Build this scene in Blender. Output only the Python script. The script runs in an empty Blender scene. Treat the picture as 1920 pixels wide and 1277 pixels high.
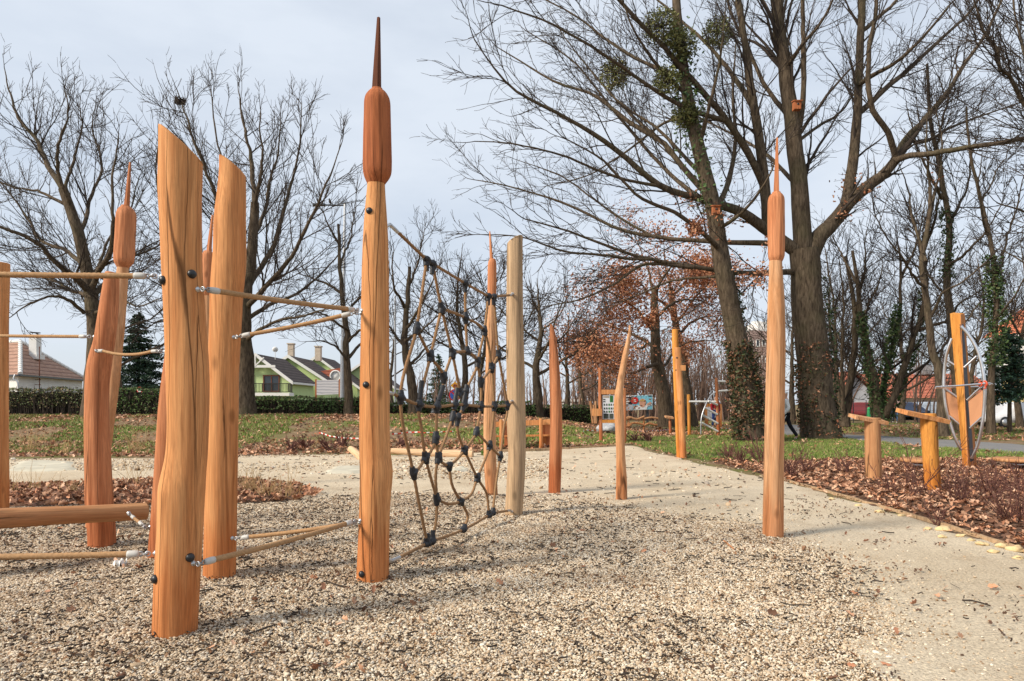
import bpy, bmesh, math, random
import numpy as np
from mathutils import Vector, Matrix, noise as mnoise

S = bpy.context.scene
COL = S.collection
R = math.radians
# ---------------------------------------------------------------- camera
FPX, CH, HY = 1280.0, 1.3, 757.0          # focal length in photo pixels, eye height, horizon row of the photo
cd = bpy.data.cameras.new("camera"); cam = bpy.data.objects.new("camera", cd); COL.objects.link(cam)
cam.location = (0, 0, CH); cam.rotation_euler = (R(90), 0, 0)
cd.lens = 24.0; cd.sensor_width = 36.0; cd.shift_y = (HY - 638.5) / 1920.0
cd.clip_start = 0.05; cd.clip_end = 2000
S.camera = cam
# ---------------------------------------------------------------- sky, sun, exposure
SUN_EL, SUN_AZ = 36.0, 243.0              # degrees; azimuth clockwise from +Y
world = bpy.data.worlds.new("World"); S.world = world; world.use_nodes = True
wt = world.node_tree; wt.nodes.clear()
def wn(t, **k):
    n = wt.nodes.new(t)
    for a, b in k.items(): setattr(n, a, b)
    return n
sky = wn('ShaderNodeTexSky', sky_type='NISHITA', sun_disc=False)
sky.sun_elevation = R(SUN_EL); sky.sun_rotation = R(SUN_AZ); sky.air_density = 1.0; sky.dust_density = 1.5
tcw = wn('ShaderNodeTexCoord'); mpw = wn('ShaderNodeMapping'); mpw.inputs['Scale'].default_value = (1.3, 1.3, 4.2)
mpw.inputs['Rotation'].default_value = (0.12, 0.2, 0.4)
nzw = wn('ShaderNodeTexNoise'); nzw.inputs['Scale'].default_value = 1.7; nzw.inputs['Detail'].default_value = 7; nzw.inputs['Roughness'].default_value = 0.55
rpw = wn('ShaderNodeValToRGB'); rpw.color_ramp.elements[0].position = 0.34; rpw.color_ramp.elements[0].color = (0.72,)*3 + (1,)
rpw.color_ramp.elements[1].position = 0.62; rpw.color_ramp.elements[1].color = (0.97,)*3 + (1,)
mxw = wn('ShaderNodeMix', data_type='RGBA'); mxw.inputs['B'].default_value = (5.4, 5.9, 6.6, 1)
bgw = wn('ShaderNodeBackground'); bgw.inputs['Strength'].default_value = 0.1
wo = wn('ShaderNodeOutputWorld')
L = wt.links.new
L(tcw.outputs['Generated'], mpw.inputs['Vector']); L(mpw.outputs['Vector'], nzw.inputs['Vector']); L(nzw.outputs['Fac'], rpw.inputs['Fac'])
L(rpw.outputs['Color'], mxw.inputs['Factor']); L(sky.outputs['Color'], mxw.inputs['A']); L(mxw.outputs['Result'], bgw.inputs['Color'])
L(bgw.outputs['Background'], wo.inputs['Surface'])
sd_ = bpy.data.lights.new("sun", 'SUN'); sun = bpy.data.objects.new("sun", sd_); COL.objects.link(sun)
sd_.energy = 3.4; sd_.angle = R(12.0); sd_.color = (1.0, 0.90, 0.76)
_az = R(SUN_AZ); _sv = Vector((math.sin(_az)*math.cos(R(SUN_EL)), math.cos(_az)*math.cos(R(SUN_EL)), math.sin(R(SUN_EL))))
sun.rotation_euler = _sv.to_track_quat('Z', 'Y').to_euler(); sun.location = _sv*60
S.view_settings.view_transform = 'Standard'; S.view_settings.look = 'None'; S.view_settings.exposure = 0.52; S.view_settings.gamma = 1.0
S.cycles.max_bounces = 6; S.cycles.diffuse_bounces = 3; S.cycles.glossy_bounces = 2
# ---------------------------------------------------------------- helpers
def W(px, py, d): return Vector(((px-960)/FPX*d, d, CH-(py-HY)/FPX*d))
def sm(t): t = np.clip(t, 0, 1); return t*t*(3-2*t)
def vnoise(x, y, s=0):
    """value noise in 0..1 on numpy arrays"""
    x = np.asarray(x, float); y = np.asarray(y, float)
    xi = np.floor(x); yi = np.floor(y); fx = x-xi; fy = y-yi; fx = fx*fx*(3-2*fx); fy = fy*fy*(3-2*fy)
    def h(a, b):
        v = np.sin(a*127.1+b*311.7+s*74.7)*43758.5453
        return v-np.floor(v)
    return (h(xi, yi)*(1-fx)+h(xi+1, yi)*fx)*(1-fy)+(h(xi, yi+1)*(1-fx)+h(xi+1, yi+1)*fx)*fy
def fbm(x, y, s=0, o=4):
    r = 0; a = .5
    for i in range(o): r = r+a*vnoise(np.asarray(x)*2**i, np.asarray(y)*2**i, s+i*7); a *= .5
    return r/(1-.5**o)
def tz(x, y):
    x = np.asarray(x, float); y = np.asarray(y, float)
    return 0.80*sm((y-17.0)/10.5)*(1-sm((x+1.0)/8.0)) + 0.12*(fbm(x*.35, y*.35, 3)-.5)*sm((y-17.5)/4)
def G(px, py):
    """point of the ground seen at a photo pixel"""
    m = (px-960)/FPX; k = (py-HY)/FPX; d = 2.0; prev = 2.0
    while d < 300:
        if CH-k*d < float(tz(m*d, d)): break
        prev = d; d += 0.25
    lo, hi = prev, d
    for _ in range(30):
        mid = (lo+hi)/2
        if CH-k*mid < float(tz(m*mid, mid)): hi = mid
        else: lo = mid
    return Vector((m*lo, lo, CH-k*lo))
def onG(px, d):
    x = (px-960)/FPX*d
    return Vector((x, d, float(tz(x, d))))
ORG = {}
class MB:
    """collects vertices and faces (arrays or lists) and links them as one mesh object"""
    def __init__(s): s.v = []; s.f = []; s.n = 0; s.c = []
    def add(s, v, f, mi=0, col=None):
        v = np.asarray(v, float).reshape(-1, 3); s.v.append(v)
        if isinstance(f, np.ndarray): s.f.append((f+s.n, mi))
        else:
            by = {}
            for q in f: by.setdefault(len(q), []).append(q)
            for q in by.values(): s.f.append((np.array(q, int)+s.n, mi))
        s.c.append(np.ones((len(v), 3))*0.5 if col is None else np.broadcast_to(np.asarray(col, float), (len(v), 3)))
        s.n += len(v); return s
    def build(s, name, mats, parent=None, smooth=True, origin=None, color=False):
        V = np.concatenate(s.v)
        if parent is not None: o0 = ORG[parent.name]; org = np.array(o0)
        elif origin is not None: org = np.array(origin)
        else: org = np.zeros(3)
        me = bpy.data.meshes.new(name)
        me.vertices.add(len(V)); me.vertices.foreach_set('co', (V-org).astype(np.float32).ravel())
        li = np.concatenate([f.ravel() for f, _ in s.f]).astype(np.int32)
        lt = np.concatenate([np.full(len(f), f.shape[1]) for f, _ in s.f]).astype(np.int32)
        mi = np.concatenate([np.full(len(f), m) for f, m in s.f]).astype(np.int32)
        me.loops.add(len(li)); me.loops.foreach_set('vertex_index', li)
        me.polygons.add(len(lt)); ls = np.zeros(len(lt), np.int32); ls[1:] = np.cumsum(lt)[:-1]
        me.polygons.foreach_set('loop_start', ls); me.polygons.foreach_set('loop_total', lt); me.polygons.foreach_set('material_index', mi)
        me.polygons.foreach_set('use_smooth', np.full(len(lt), smooth))
        if color:
            a = me.color_attributes.new('Col', 'FLOAT_COLOR', 'POINT'); C = np.concatenate(s.c)
            a.data.foreach_set('color', np.concatenate([C, np.ones((len(C), 1))], 1).astype(np.float32).ravel())
        for m in (mats if isinstance(mats, (list, tuple)) else [mats]): me.materials.append(m)
        me.update(calc_edges=True); me.validate()
        o = bpy.data.objects.new(name, me); COL.objects.link(o)
        if parent is not None: o.parent = parent; ORG[o.name] = Vector(org)
        else: o.location = org; ORG[o.name] = Vector(org)
        return o
def tag(o, label, cat, group=None, kind=None):
    o['label'] = label; o['category'] = cat
    if group: o['group'] = group
    if kind: o['kind'] = kind
    return o
def thing(name, label, cat, loc, group=None):
    o = bpy.data.objects.new(name, None); COL.objects.link(o); o.location = loc; o.empty_display_size = .2
    ORG[o.name] = Vector(loc); return tag(o, label, cat, group)
def dup(root, label, loc, rotz=0.0, scale=1.0, group=None):
    r = root.copy(); COL.objects.link(r); r.location = loc; r.rotation_euler = (0, 0, rotz); r.scale = (scale,)*3
    r['label'] = label
    if group: r['group'] = group
    for ch in list(root.children):
        c = ch.copy(); COL.objects.link(c); c.parent = r
        for g in list(ch.children):
            e = g.copy(); COL.objects.link(e); e.parent = c
    return r
# primitive shapes --------------------------------------------------
def box(mb, c, s, rz=0.0, mi=0, M=None):
    x, y, z = [a/2 for a in s]
    v = np.array([(-x,-y,-z),(x,-y,-z),(x,y,-z),(-x,y,-z),(-x,-y,z),(x,-y,z),(x,y,z),(-x,y,z)])
    if M is not None: v = v @ np.array(M.to_3x3()).T
    elif rz: ca, sa = math.cos(rz), math.sin(rz); v = v @ np.array([[ca, -sa, 0], [sa, ca, 0], [0, 0, 1]]).T
    mb.add(v+np.array(c), [(0,3,2,1),(4,5,6,7),(0,1,5,4),(1,2,6,5),(2,3,7,6),(3,0,4,7)], mi); return mb
def bbox(mb, c, s, bev=0.01, rz=0.0, mi=0, M=None):
    """box with bevelled edges"""
    bm = bmesh.new(); bmesh.ops.create_cube(bm, size=1.0)
    for v in bm.verts: v.co = Vector((v.co.x*s[0], v.co.y*s[1], v.co.z*s[2]))
    bmesh.ops.bevel(bm, geom=bm.edges[:]+bm.verts[:], offset=bev, segments=2, affect='EDGES', profile=.6)
    mm = M.to_3x3() if M is not None else Matrix.Rotation(rz, 3, 'Z')
    bm.verts.index_update()
    v = [mm @ q.co + Vector(c) for q in bm.verts]; f = [[q.index for q in p.verts] for p in bm.faces]; bm.free()
    mb.add([tuple(q) for q in v], f, mi); return mb
def bar(mb, a, b, w, h, mi=0, up=Vector((0, 0, 1))):
    """square bar from a to b"""
    a = Vector(a); b = Vector(b); t = (b-a); Ln = t.length; t.normalize()
    if abs(t.dot(up)) > .98: up = Vector((1, 0, 0))
    x = t.cross(up).normalized(); y = x.cross(t)
    M = Matrix((x, t, y)).transposed()
    return box(mb, (a+b)/2, (w, Ln, h), M=M, mi=mi)
def tubes(P, Rr, k):
    P = np.asarray(P, float); Rr = np.asarray(Rr, float); B, n, _ = P.shape
    T = np.gradient(P, axis=1); T /= np.linalg.norm(T, axis=2, keepdims=True)+1e-9
    md = P[:, -1]-P[:, 0]; md /= np.linalg.norm(md, axis=1, keepdims=True)+1e-9
    e = np.where((np.abs(md[:, 2:3]) < .8), np.array([[0, 0, 1.0]]), np.array([[1.0, 0.13, 0]]))[:, None, :]
    U = np.cross(T, np.broadcast_to(e, T.shape)); U /= np.linalg.norm(U, axis=2, keepdims=True)+1e-9
    Vv = np.cross(T, U); th = np.arange(k)*2*np.pi/k
    V = P[:, :, None, :]+Rr[:, :, None, None]*(np.cos(th)[None, None, :, None]*U[:, :, None, :]+np.sin(th)[None, None, :, None]*Vv[:, :, None, :])
    i = np.arange(B)[:, None, None]*n*k; j = np.arange(n-1)[None, :, None]*k; a = np.arange(k)[None, None, :]; a2 = (a+1) % k
    F = np.stack([i+j+a, i+j+a2, i+j+k+a2, i+j+k+a], -1).reshape(-1, 4)
    return V.reshape(-1, 3), F
def spline(pts, n):
    """Catmull-Rom through pts, n samples at even spacing"""
    p = np.array([tuple(q) for q in pts], float)
    if len(p) == 2: t = np.linspace(0, 1, n)[:, None]; return p[0]*(1-t)+p[1]*t
    q = np.concatenate([[2*p[0]-p[1]], p, [2*p[-1]-p[-2]]]); out = []
    for i in range(1, len(q)-2):
        t = np.linspace(0, 1, 12, endpoint=False)[:, None]; a, b, c, d = q[i-1], q[i], q[i+1], q[i+2]
        out.append(.5*(2*b+(c-a)*t+(2*a-5*b+4*c-d)*t**2+(3*b-a-3*c+d)*t**3))
    o = np.concatenate(out+[p[-1:]]); s = np.concatenate([[0], np.cumsum(np.linalg.norm(np.diff(o, axis=0), axis=1))])
    u = np.linspace(0, s[-1], n); return np.stack([np.interp(u, s, o[:, j]) for j in range(o.shape[1])], 1)
def tube(mb, pts, r, k=8, n=None, mi=0, caps=True):
    P = spline(pts, n or max(2, len(pts))) if (n or len(pts) > 2) else np.array([tuple(q) for q in pts], float)
    rr = np.interp(np.linspace(0, 1, len(P)), np.linspace(0, 1, len(r)), r) if hasattr(r, '__len__') else np.full(len(P), r)
    V, F = tubes(P[None], rr[None], k); mb.add(V, F, mi)
    if caps: m = len(V); mb.add(V[:k], [tuple(range(k))[::-1]], mi); mb.add(V[m-k:], [tuple(range(k))], mi)
    return mb
def lathe(mb, c, prof, k=24, mi=0, axis=None):
    """revolve (r, z) profile about the vertical through c, or about axis"""
    th = np.arange(k)*2*np.pi/k; n = len(prof)
    V = np.array([[(r*math.cos(t), r*math.sin(t), z) for t in th] for r, z in prof]).reshape(-1, 3)
    if axis is not None:
        M = np.array(Vector(axis).to_track_quat('Z', 'Y').to_matrix()); V = V @ M.T
    F = [(i*k+j, i*k+(j+1) % k, (i+1)*k+(j+1) % k, (i+1)*k+j) for i in range(n-1) for j in range(k)]
    F += [tuple(range(k))[::-1], tuple(range((n-1)*k, n*k))]
    mb.add(V+np.array(tuple(c)), F, mi); return mb
def torus(mb, c, Rm, r, axis, k=14, kk=7, mi=0):
    M = np.array(Vector(axis).to_track_quat('Z', 'Y').to_matrix()); V = []
    for i in range(k):
        a = i*2*math.pi/k
        for j in range(kk):
            b = j*2*math.pi/kk; V.append(((Rm+r*math.cos(b))*math.cos(a), (Rm+r*math.cos(b))*math.sin(a), r*math.sin(b)))
    F = [(i*kk+j, ((i+1) % k)*kk+j, ((i+1) % k)*kk+(j+1) % kk, i*kk+(j+1) % kk) for i in range(k) for j in range(kk)]
    mb.add(np.array(V) @ M.T+np.array(tuple(c)), F, mi); return mb
def slab(mb, poly, th, mi=0):
    """extrude a planar 3-D polygon by th along its normal (both sides closed)"""
    p = [Vector(q) for q in poly]; n = (p[1]-p[0]).cross(p[2]-p[0]).normalized()*th; m = len(p)
    mb.add([tuple(q) for q in p]+[tuple(q+n) for q in p], [tuple(range(m))[::-1], tuple(range(m, 2*m))]+[(i, (i+1) % m, m+(i+1) % m, m+i) for i in range(m)], mi); return mb
def poly_sd(x, y, P):
    """signed distance to polygon P, positive inside"""
    x = np.asarray(x, float); y = np.asarray(y, float); P = np.asarray(P, float); d2 = np.full(x.shape, 1e18); ins = np.zeros(x.shape, bool)
    for i in range(len(P)):
        ax, ay = P[i]; bx, by = P[(i+1) % len(P)]; ex, ey = bx-ax, by-ay
        t = np.clip(((x-ax)*ex+(y-ay)*ey)/(ex*ex+ey*ey+1e-12), 0, 1)
        d2 = np.minimum(d2, (x-ax-t*ex)**2+(y-ay-t*ey)**2)
        c = ((ay > y) != (by > y)) & (x < (bx-ax)*(y-ay)/((by-ay)+1e-15)+ax); ins ^= c
    return np.where(ins, 1, -1)*np.sqrt(d2)
# ---------------------------------------------------------------- materials
def mat(name, rough=.8, spec=.3):
    m = bpy.data.materials.new(name); m.use_nodes = True; t = m.node_tree; b = t.nodes['Principled BSDF']
    b.inputs['Roughness'].default_value = rough; b.inputs['Specular IOR Level'].default_value = spec
    return m, t, b
def nd(t, ty, ins=None, **k):
    n = t.nodes.new(ty)
    for a, b in k.items(): setattr(n, a, b)
    for a, b in (ins or {}).items():
        if isinstance(b, bpy.types.NodeSocket): t.links.new(b, n.inputs[a])
        else: n.inputs[a].default_value = b
    return n
def ramp(t, fac, stops, interp='LINEAR'):
    n = t.nodes.new('ShaderNodeValToRGB'); cr = n.color_ramp; cr.interpolation = interp
    while len(cr.elements) < len(stops): cr.elements.new(.5)
    for e, (p, c) in zip(cr.elements, stops): e.position = p; e.color = (*c, 1) if len(c) == 3 else c
    t.links.new(fac, n.inputs['Fac']); return n.outputs['Color']
def mixc(t, fac, a, b, mode='MIX'):
    n = t.nodes.new('ShaderNodeMix'); n.data_type = 'RGBA'; n.blend_type = mode
    for key, v in (('Factor', fac), ('A', a), ('B', b)):
        if isinstance(v, bpy.types.NodeSocket): t.links.new(v, n.inputs[key])
        else: n.inputs[key].default_value = v if key == 'Factor' else (*v, 1)
    return n.outputs['Result']
def ocoord(t, scale=(1, 1, 1), which='Object'):
    tc = t.nodes.new('ShaderNodeTexCoord'); mp = t.nodes.new('ShaderNodeMapping'); mp.inputs['Scale'].default_value = scale
    t.links.new(tc.outputs[which], mp.inputs['Vector']); return mp.outputs['Vector']
def tnoise(t, vec, scale, detail=4, rough=.55, dist=0):
    return nd(t, 'ShaderNodeTexNoise', {'Vector': vec, 'Scale': scale, 'Detail': detail, 'Roughness': rough, 'Distortion': dist}).outputs['Fac']
def tobump(t, b, h, strength=.5, dist=.01):
    n = nd(t, 'ShaderNodeBump', {'Height': h, 'Strength': strength, 'Distance': dist}); t.links.new(n.outputs['Normal'], b.inputs['Normal'])
def setc(t, b, c): t.links.new(c, b.inputs['Base Color'])
def plain(name, c, rough=.7, metal=0.0, spec=.3, var=.18, scale=6, bump=0.0):
    """a surface with slight cloudy variation"""
    m, t, b = mat(name, rough, spec); b.inputs['Metallic'].default_value = metal
    n = tnoise(t, ocoord(t), scale, 5, .6)
    setc(t, b, ramp(t, n, [(.3, tuple(q*(1-var) for q in c)), (.7, tuple(min(1, q*(1+var)) for q in c))]))
    if bump: tobump(t, b, tnoise(t, ocoord(t), scale*8, 3), bump, .01)
    return m
def wood(name, cl, cd_, cs, rough=.74, foot=True):
    """peeled robinia: long streaks, drying cracks, knots, dirt"""
    m, t, b = mat(name, rough, .12)
    inf = t.nodes.new('ShaderNodeObjectInfo'); tc = t.nodes.new('ShaderNodeTexCoord')
    off = nd(t, 'ShaderNodeVectorMath', {0: inf.outputs['Location'], 1: (3.7, 5.1, .9)}, operation='MULTIPLY').outputs[0]
    v = nd(t, 'ShaderNodeVectorMath', {0: tc.outputs['Object'], 1: off}, operation='ADD').outputs[0]
    def mp(s): return nd(t, 'ShaderNodeMapping', {'Vector': v, 'Scale': s}).outputs['Vector']
    streak = tnoise(t, mp((55, 55, 1.3)), 1.0, 6, .66, .5)
    broad = tnoise(t, mp((9, 9, 1.0)), 1.0, 5, .6, .5)
    c = ramp(t, streak, [(.28, tuple(q*.85 for q in cd_)), (.37, tuple(.5*(p+q) for p, q in zip(cl, cd_))), (.5, cl), (.72, tuple(min(1, q*1.2) for q in cl))])
    c = mixc(t, ramp(t, broad, [(.42, (0, 0, 0)), (.68, (1, 1, 1))]), c, cs)
    stain = tnoise(t, mp((16, 16, .6)), 1.0, 5, .6, .8)
    c = mixc(t, ramp(t, stain, [(.53, (0, 0, 0)), (.68, (.7, .7, .7))]), c, tuple(q*.66 for q in cd_))
    fine = tnoise(t, mp((170, 170, 4)), 1.0, 3, .6)
    c = mixc(t, .5, c, ramp(t, fine, [(.3, (.45, .45, .45)), (.7, (1.25, 1.2, 1.15))]), 'MULTIPLY')
    # knots
    kv = nd(t, 'ShaderNodeTexVoronoi', {'Vector': mp((5.2, 5.2, 2.4)), 'Scale': 1.0, 'Randomness': 1.0})
    kn = ramp(t, kv.outputs['Distance'], [(.07, (1, 1, 1)), (.17, (0, 0, 0))])
    c = mixc(t, nd(t, 'ShaderNodeMath', {0: kn, 1: .55}, operation='MULTIPLY').outputs[0], c, tuple(q*.4 for q in cd_))
    # drying cracks
    wv = nd(t, 'ShaderNodeVectorMath', {0: mp((7.5, 7.5, .14)), 1: nd(t, 'ShaderNodeVectorMath', {0: nd(t, 'ShaderNodeTexNoise', {'Vector': mp((2, 2, 1.6)), 'Scale': 1.0, 'Detail': 5}).outputs['Color'], 1: (.35, .35, 0)}, operation='MULTIPLY').outputs[0]}, operation='ADD').outputs[0]
    cv = nd(t, 'ShaderNodeTexVoronoi', {'Vector': wv, 'Scale': 1.0}, feature='DISTANCE_TO_EDGE')
    ck = ramp(t, cv.outputs['Distance'], [(.0, (1, 1, 1)), (.008, (.7, .7, .7)), (.016, (0, 0, 0))])
    gate = ramp(t, tnoise(t, mp((2.5, 2.5, .8)), 1.0, 2), [(.46, (0, 0, 0)), (.54, (.8, .8, .8))])
    cg = nd(t, 'ShaderNodeMath', {0: ck, 1: gate}, operation='MULTIPLY').outputs[0]
    c = mixc(t, cg, c, tuple(q*.12 for q in cd_))
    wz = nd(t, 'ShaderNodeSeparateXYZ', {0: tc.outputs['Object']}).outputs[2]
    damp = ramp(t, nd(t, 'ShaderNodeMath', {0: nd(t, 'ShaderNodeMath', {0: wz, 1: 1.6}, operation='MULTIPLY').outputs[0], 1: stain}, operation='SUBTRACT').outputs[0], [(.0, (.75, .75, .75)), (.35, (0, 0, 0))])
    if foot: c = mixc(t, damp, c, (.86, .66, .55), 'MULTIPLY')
    setc(t, b, c)
    h = nd(t, 'ShaderNodeMath', {0: nd(t, 'ShaderNodeMath', {0: streak, 1: .6}, operation='MULTIPLY').outputs[0], 1: cg}, operation='SUBTRACT').outputs[0]
    tobump(t, b, h, .45, .008)
    return m
def attr_mat(name, rough=.75, spec=.2, trans=0.0, mul=1.0):
    m, t, b = mat(name, rough, spec)
    a = nd(t, 'ShaderNodeAttribute', attribute_name='Col')
    setc(t, b, a.outputs['Color'])
    return m
def bark(name, c1, c2, sc=1.0):
    m, t, b = mat(name, .95, .1)
    v = ocoord(t, (15*sc, 15*sc, 3.2*sc)); n = tnoise(t, v, 1.0, 6, .65, .5)
    moss = tnoise(t, ocoord(t), .8, 4)
    c = ramp(t, n, [(.3, c1), (.7, c2)]); c = mixc(t, ramp(t, moss, [(.5, (0, 0, 0)), (.75, (.45, .45, .45))]), c, (.085, .085, .04))
    setc(t, b, c); tobump(t, b, n, .9, .05); return m
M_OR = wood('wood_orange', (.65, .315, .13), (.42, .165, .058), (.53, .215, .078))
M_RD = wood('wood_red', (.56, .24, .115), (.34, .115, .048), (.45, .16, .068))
M_HD = wood('wood_head', (.40, .135, .055), (.25, .068, .026), (.32, .095, .036), foot=False)
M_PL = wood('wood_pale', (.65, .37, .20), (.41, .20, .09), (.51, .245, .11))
M_GR = wood('wood_grey', (.53, .37, .225), (.29, .20, .12), (.42, .28, .165), foot=False)
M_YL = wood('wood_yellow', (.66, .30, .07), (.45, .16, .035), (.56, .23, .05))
M_BONE = wood('wood_bone', (.72, .50, .31), (.48, .30, .16), (.60, .40, .23), foot=False)
M_LOG = wood('wood_log', (.52, .28, .135), (.33, .155, .068), (.42, .19, .085), foot=False)
M_BLK = plain('black_plastic', (.014, .014, .016), .38, spec=.5, var=.1)
M_BLKR = plain('black_rubber', (.02, .021, .025), .5, spec=.4, var=.2, scale=30, bump=.2)
M_CHAIN = plain('dull_chain', (.33, .33, .33), .55, metal=.8)
M_ZINC = plain('galvanised_steel', (.55, .56, .57), .42, metal=.85, var=.15, scale=25)
M_STEEL = plain('stainless_steel', (.72, .72, .73), .32, metal=1.0, var=.08, scale=10)
M_DKST = plain('dark_steel', (.10, .105, .115), .4, metal=.7, var=.15)
M_FER = plain('ferrule_white', (.50, .49, .46), .45, var=.08)
M_ROPE = plain('hemp_rope', (.40, .235, .115), .9, var=.22, scale=60, bump=.3)
M_NETR = plain('dark_hemp_rope', (.29, .165, .08), .9, var=.22, scale=60, bump=.3)
M_WHITE = plain('white_paint', (.74, .73, .70), .6, var=.06, scale=2)
M_LEAF = attr_mat('dry_leaf', .75); M_GREEN = attr_mat('green_leaf', .55, .3); M_GRASS = attr_mat('grass_blade', .6, .25)
M_BARK = bark('bark_grey', (.028, .02, .014), (.17, .128, .088))
M_TWIG = plain('twig_brown', (.046, .034, .026), .9, var=.3, scale=2)
M_BARK2 = bark('bark_brown', (.036, .024, .015), (.12, .082, .052))
# ================================================================= SETTING
rng = np.random.default_rng(7)
def gx(pts): return [tuple(G(*p).xy) for p in pts]
P_SAND = [(-40, 1.5)] + gx([(-300, 868), (-100, 866), (100, 860), (300, 860), (440, 856), (560, 854), (660, 852), (745, 854), (900, 849), (1010, 846), (1130, 838), (1185, 836), (1215, 845), (1260, 856), (1320, 872), (1440, 897), (1490, 909), (1560, 928), (1640, 951), (1760, 986), (1860, 1018), (1920, 1038), (2060, 1086)]) + [(9, 3.2), (9, 1.5)]
P_GRAV = [(-12, 1.5)] + gx([(-400, 962), (0, 958), (300, 952), (560, 944), (690, 926), (780, 922), (900, 930), (1000, 934), (1180, 954), (1430, 990), (1500, 1022), (1560, 1060), (1640, 1150), (1740, 1277)]) + [(2.1, 1.5)]
_M = np.array([tuple(G(*q).xy) for q in ((328, 1196), (411, 1088), (698, 1093), (192, 1031), (298, 1054), (1450, 1008), (962, 969), (922, 931), (1040, 926), (1165, 937), (394, 915), (176, 997))])
def mound(x, y):
    r2 = np.min([(x-a)**2+(y-b)**2 for a, b in _M], 0); return .014*np.exp(-r2/.04)
P_STRIP = gx([(-300, 925), (0, 915), (120, 912), (280, 905), (450, 902), (540, 912), (600, 930), (560, 940), (450, 946), (250, 950), (0, 952), (-300, 962)])
P_BED = gx([(1335, 866), (1440, 893), (1490, 905), (1560, 924), (1640, 947), (1760, 982), (1860, 1013), (1920, 1033), (2060, 1080)]) + [(10, 4.0), (20, 8)] + gx([(2250, 864), (1920, 864), (1620, 864), (1440, 872), (1390, 868)])
P_LAWN = gx([(1180, 832), (1225, 845), (1260, 852), (1330, 866), (1390, 868), (1440, 872), (1620, 864), (1920, 864), (2250, 866), (2250, 858), (1920, 852), (1760, 841), (1599, 826), (1500, 819), (1400, 822), (1300, 818), (1200, 822)])
P_PATH = gx([(1400, 797), (1490, 797), (1580, 814), (1729, 823), (1920, 835), (2300, 850), (2300, 872), (1920, 851), (1760, 839), (1599, 825), (1490, 817), (1400, 812)])
def sheet(name, P, step, base, k, top, und, m, label, freq=3.0, bumpy=None, sink=.05):
    P = np.array(P); x0, y0 = P.min(0)-.3; x1, y1 = P.max(0)+.3
    X, Y = np.meshgrid(np.arange(x0, x1, step), np.arange(y0, y1, step)); sd = poly_sd(X, Y, P)
    e = sd+(fbm(X*2.2, Y*2.2, 9)-.5)*.5*min(1, und*60+.15)
    Z = tz(X, Y)+base+np.clip(e*k, -sink, top)+und*(fbm(X*freq, Y*freq, 4)-.5)*2*sm(e/.4)+(mound(X, Y) if 'gravel' in name else 0)
    ny, nx = X.shape; idx = np.arange(ny*nx).reshape(ny, nx)
    Q = np.stack([idx[:-1, :-1], idx[:-1, 1:], idx[1:, 1:], idx[1:, :-1]], -1).reshape(-1, 4)
    ok = (sd.ravel()[Q].max(1) > -.35); Q = Q[ok]; used = np.unique(Q); rem = np.zeros(ny*nx, int); rem[used] = np.arange(len(used))
    V = np.stack([X, Y, Z], -1).reshape(-1, 3)[used]
    mb = MB(); mb.add(V, rem[Q]); o = mb.build(name, m)
    o['kind'] = 'structure'; o['label'] = label; return o
# --- earth ---------------------------------------------------------
def m_earth():
    m, t, b = mat('earth', .95, .1); v = ocoord(t)
    n1 = tnoise(t, v, .55, 6, .6); n2 = tnoise(t, v, 9, 5, .7); n3 = tnoise(t, v, 40, 3, .6)
    soil = ramp(t, n2, [(.3, (.11, .07, .04)), (.55, (.27, .185, .112)), (.75, (.37, .265, .165))])
    grass = ramp(t, n3, [(.3, (.06, .08, .018)), (.7, (.20, .22, .06))])
    c = mixc(t, ramp(t, n1, [(.47, (0, 0, 0)), (.6, (.8, .8, .8))]), soil, grass)
    setc(t, b, c); tobump(t, b, n2, .9, .06); return m
def m_sand():
    m, t, b = mat('sand', .95, .1); v = ocoord(t)
    n1 = tnoise(t, v, .7, 5, .6); n2 = tnoise(t, v, 55, 4, .75); n3 = tnoise(t, v, 5, 6, .7)
    c = ramp(t, n1, [(.3, (.58, .475, .34)), (.7, (.72, .615, .465))])
    c = mixc(t, .9, c, ramp(t, n2, [(.3, (.45, .4, .34)), (.5, (1, 1, 1)), (.7, (1.35, 1.33, 1.25))]), 'MULTIPLY')
    n4 = tnoise(t, v, 1.7, 6, .7); c = mixc(t, ramp(t, n4, [(.52, (0, 0, 0)), (.7, (.45, .45, .45))]), c, (.40, .29, .18))
    c = mixc(t, ramp(t, n3, [(.6, (0, 0, 0)), (.78, (.5, .5, .5))]), c, (.27, .18, .10))
    setc(t, b, c); tobump(t, b, nd(t, 'ShaderNodeMath', {0: n2, 1: n3}, operation='ADD').outputs[0], .9, .025); return m
PEB = [(0, (.10, .062, .04)), (.08, (.30, .195, .11)), (.18, (.49, .365, .24)), (.38, (.62, .495, .355)), (.62, (.71, .61, .47)), (.85, (.80, .72, .60)), (.94, (.40, .365, .32))]
def m_gravel():
    m, t, b = mat('gravel', .9, .15); v = ocoord(t)
    vo = nd(t, 'ShaderNodeTexVoronoi', {'Vector': v, 'Scale': 95.0})
    sep = nd(t, 'ShaderNodeSeparateColor', {'Color': vo.outputs['Color']})
    c = ramp(t, sep.outputs[0], PEB, 'CONSTANT')
    ed = ramp(t, vo.outputs['Distance'], [(.3, (.75, .72, .66)), (.7, (.16, .12, .09))])
    c = mixc(t, 1.0, c, ed, 'MULTIPLY')
    n3 = tnoise(t, v, 3.2, 6, .7); c = mixc(t, ramp(t, n3, [(.55, (0, 0, 0)), (.75, (.75, .75, .75))]), c, (.16, .10, .065))
    setc(t, b, c)
    tobump(t, b, nd(t, 'ShaderNodeMath', {0: 1.0, 1: vo.outputs['Distance']}, operation='SUBTRACT').outputs[0], 1.0, .012); return m
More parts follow.
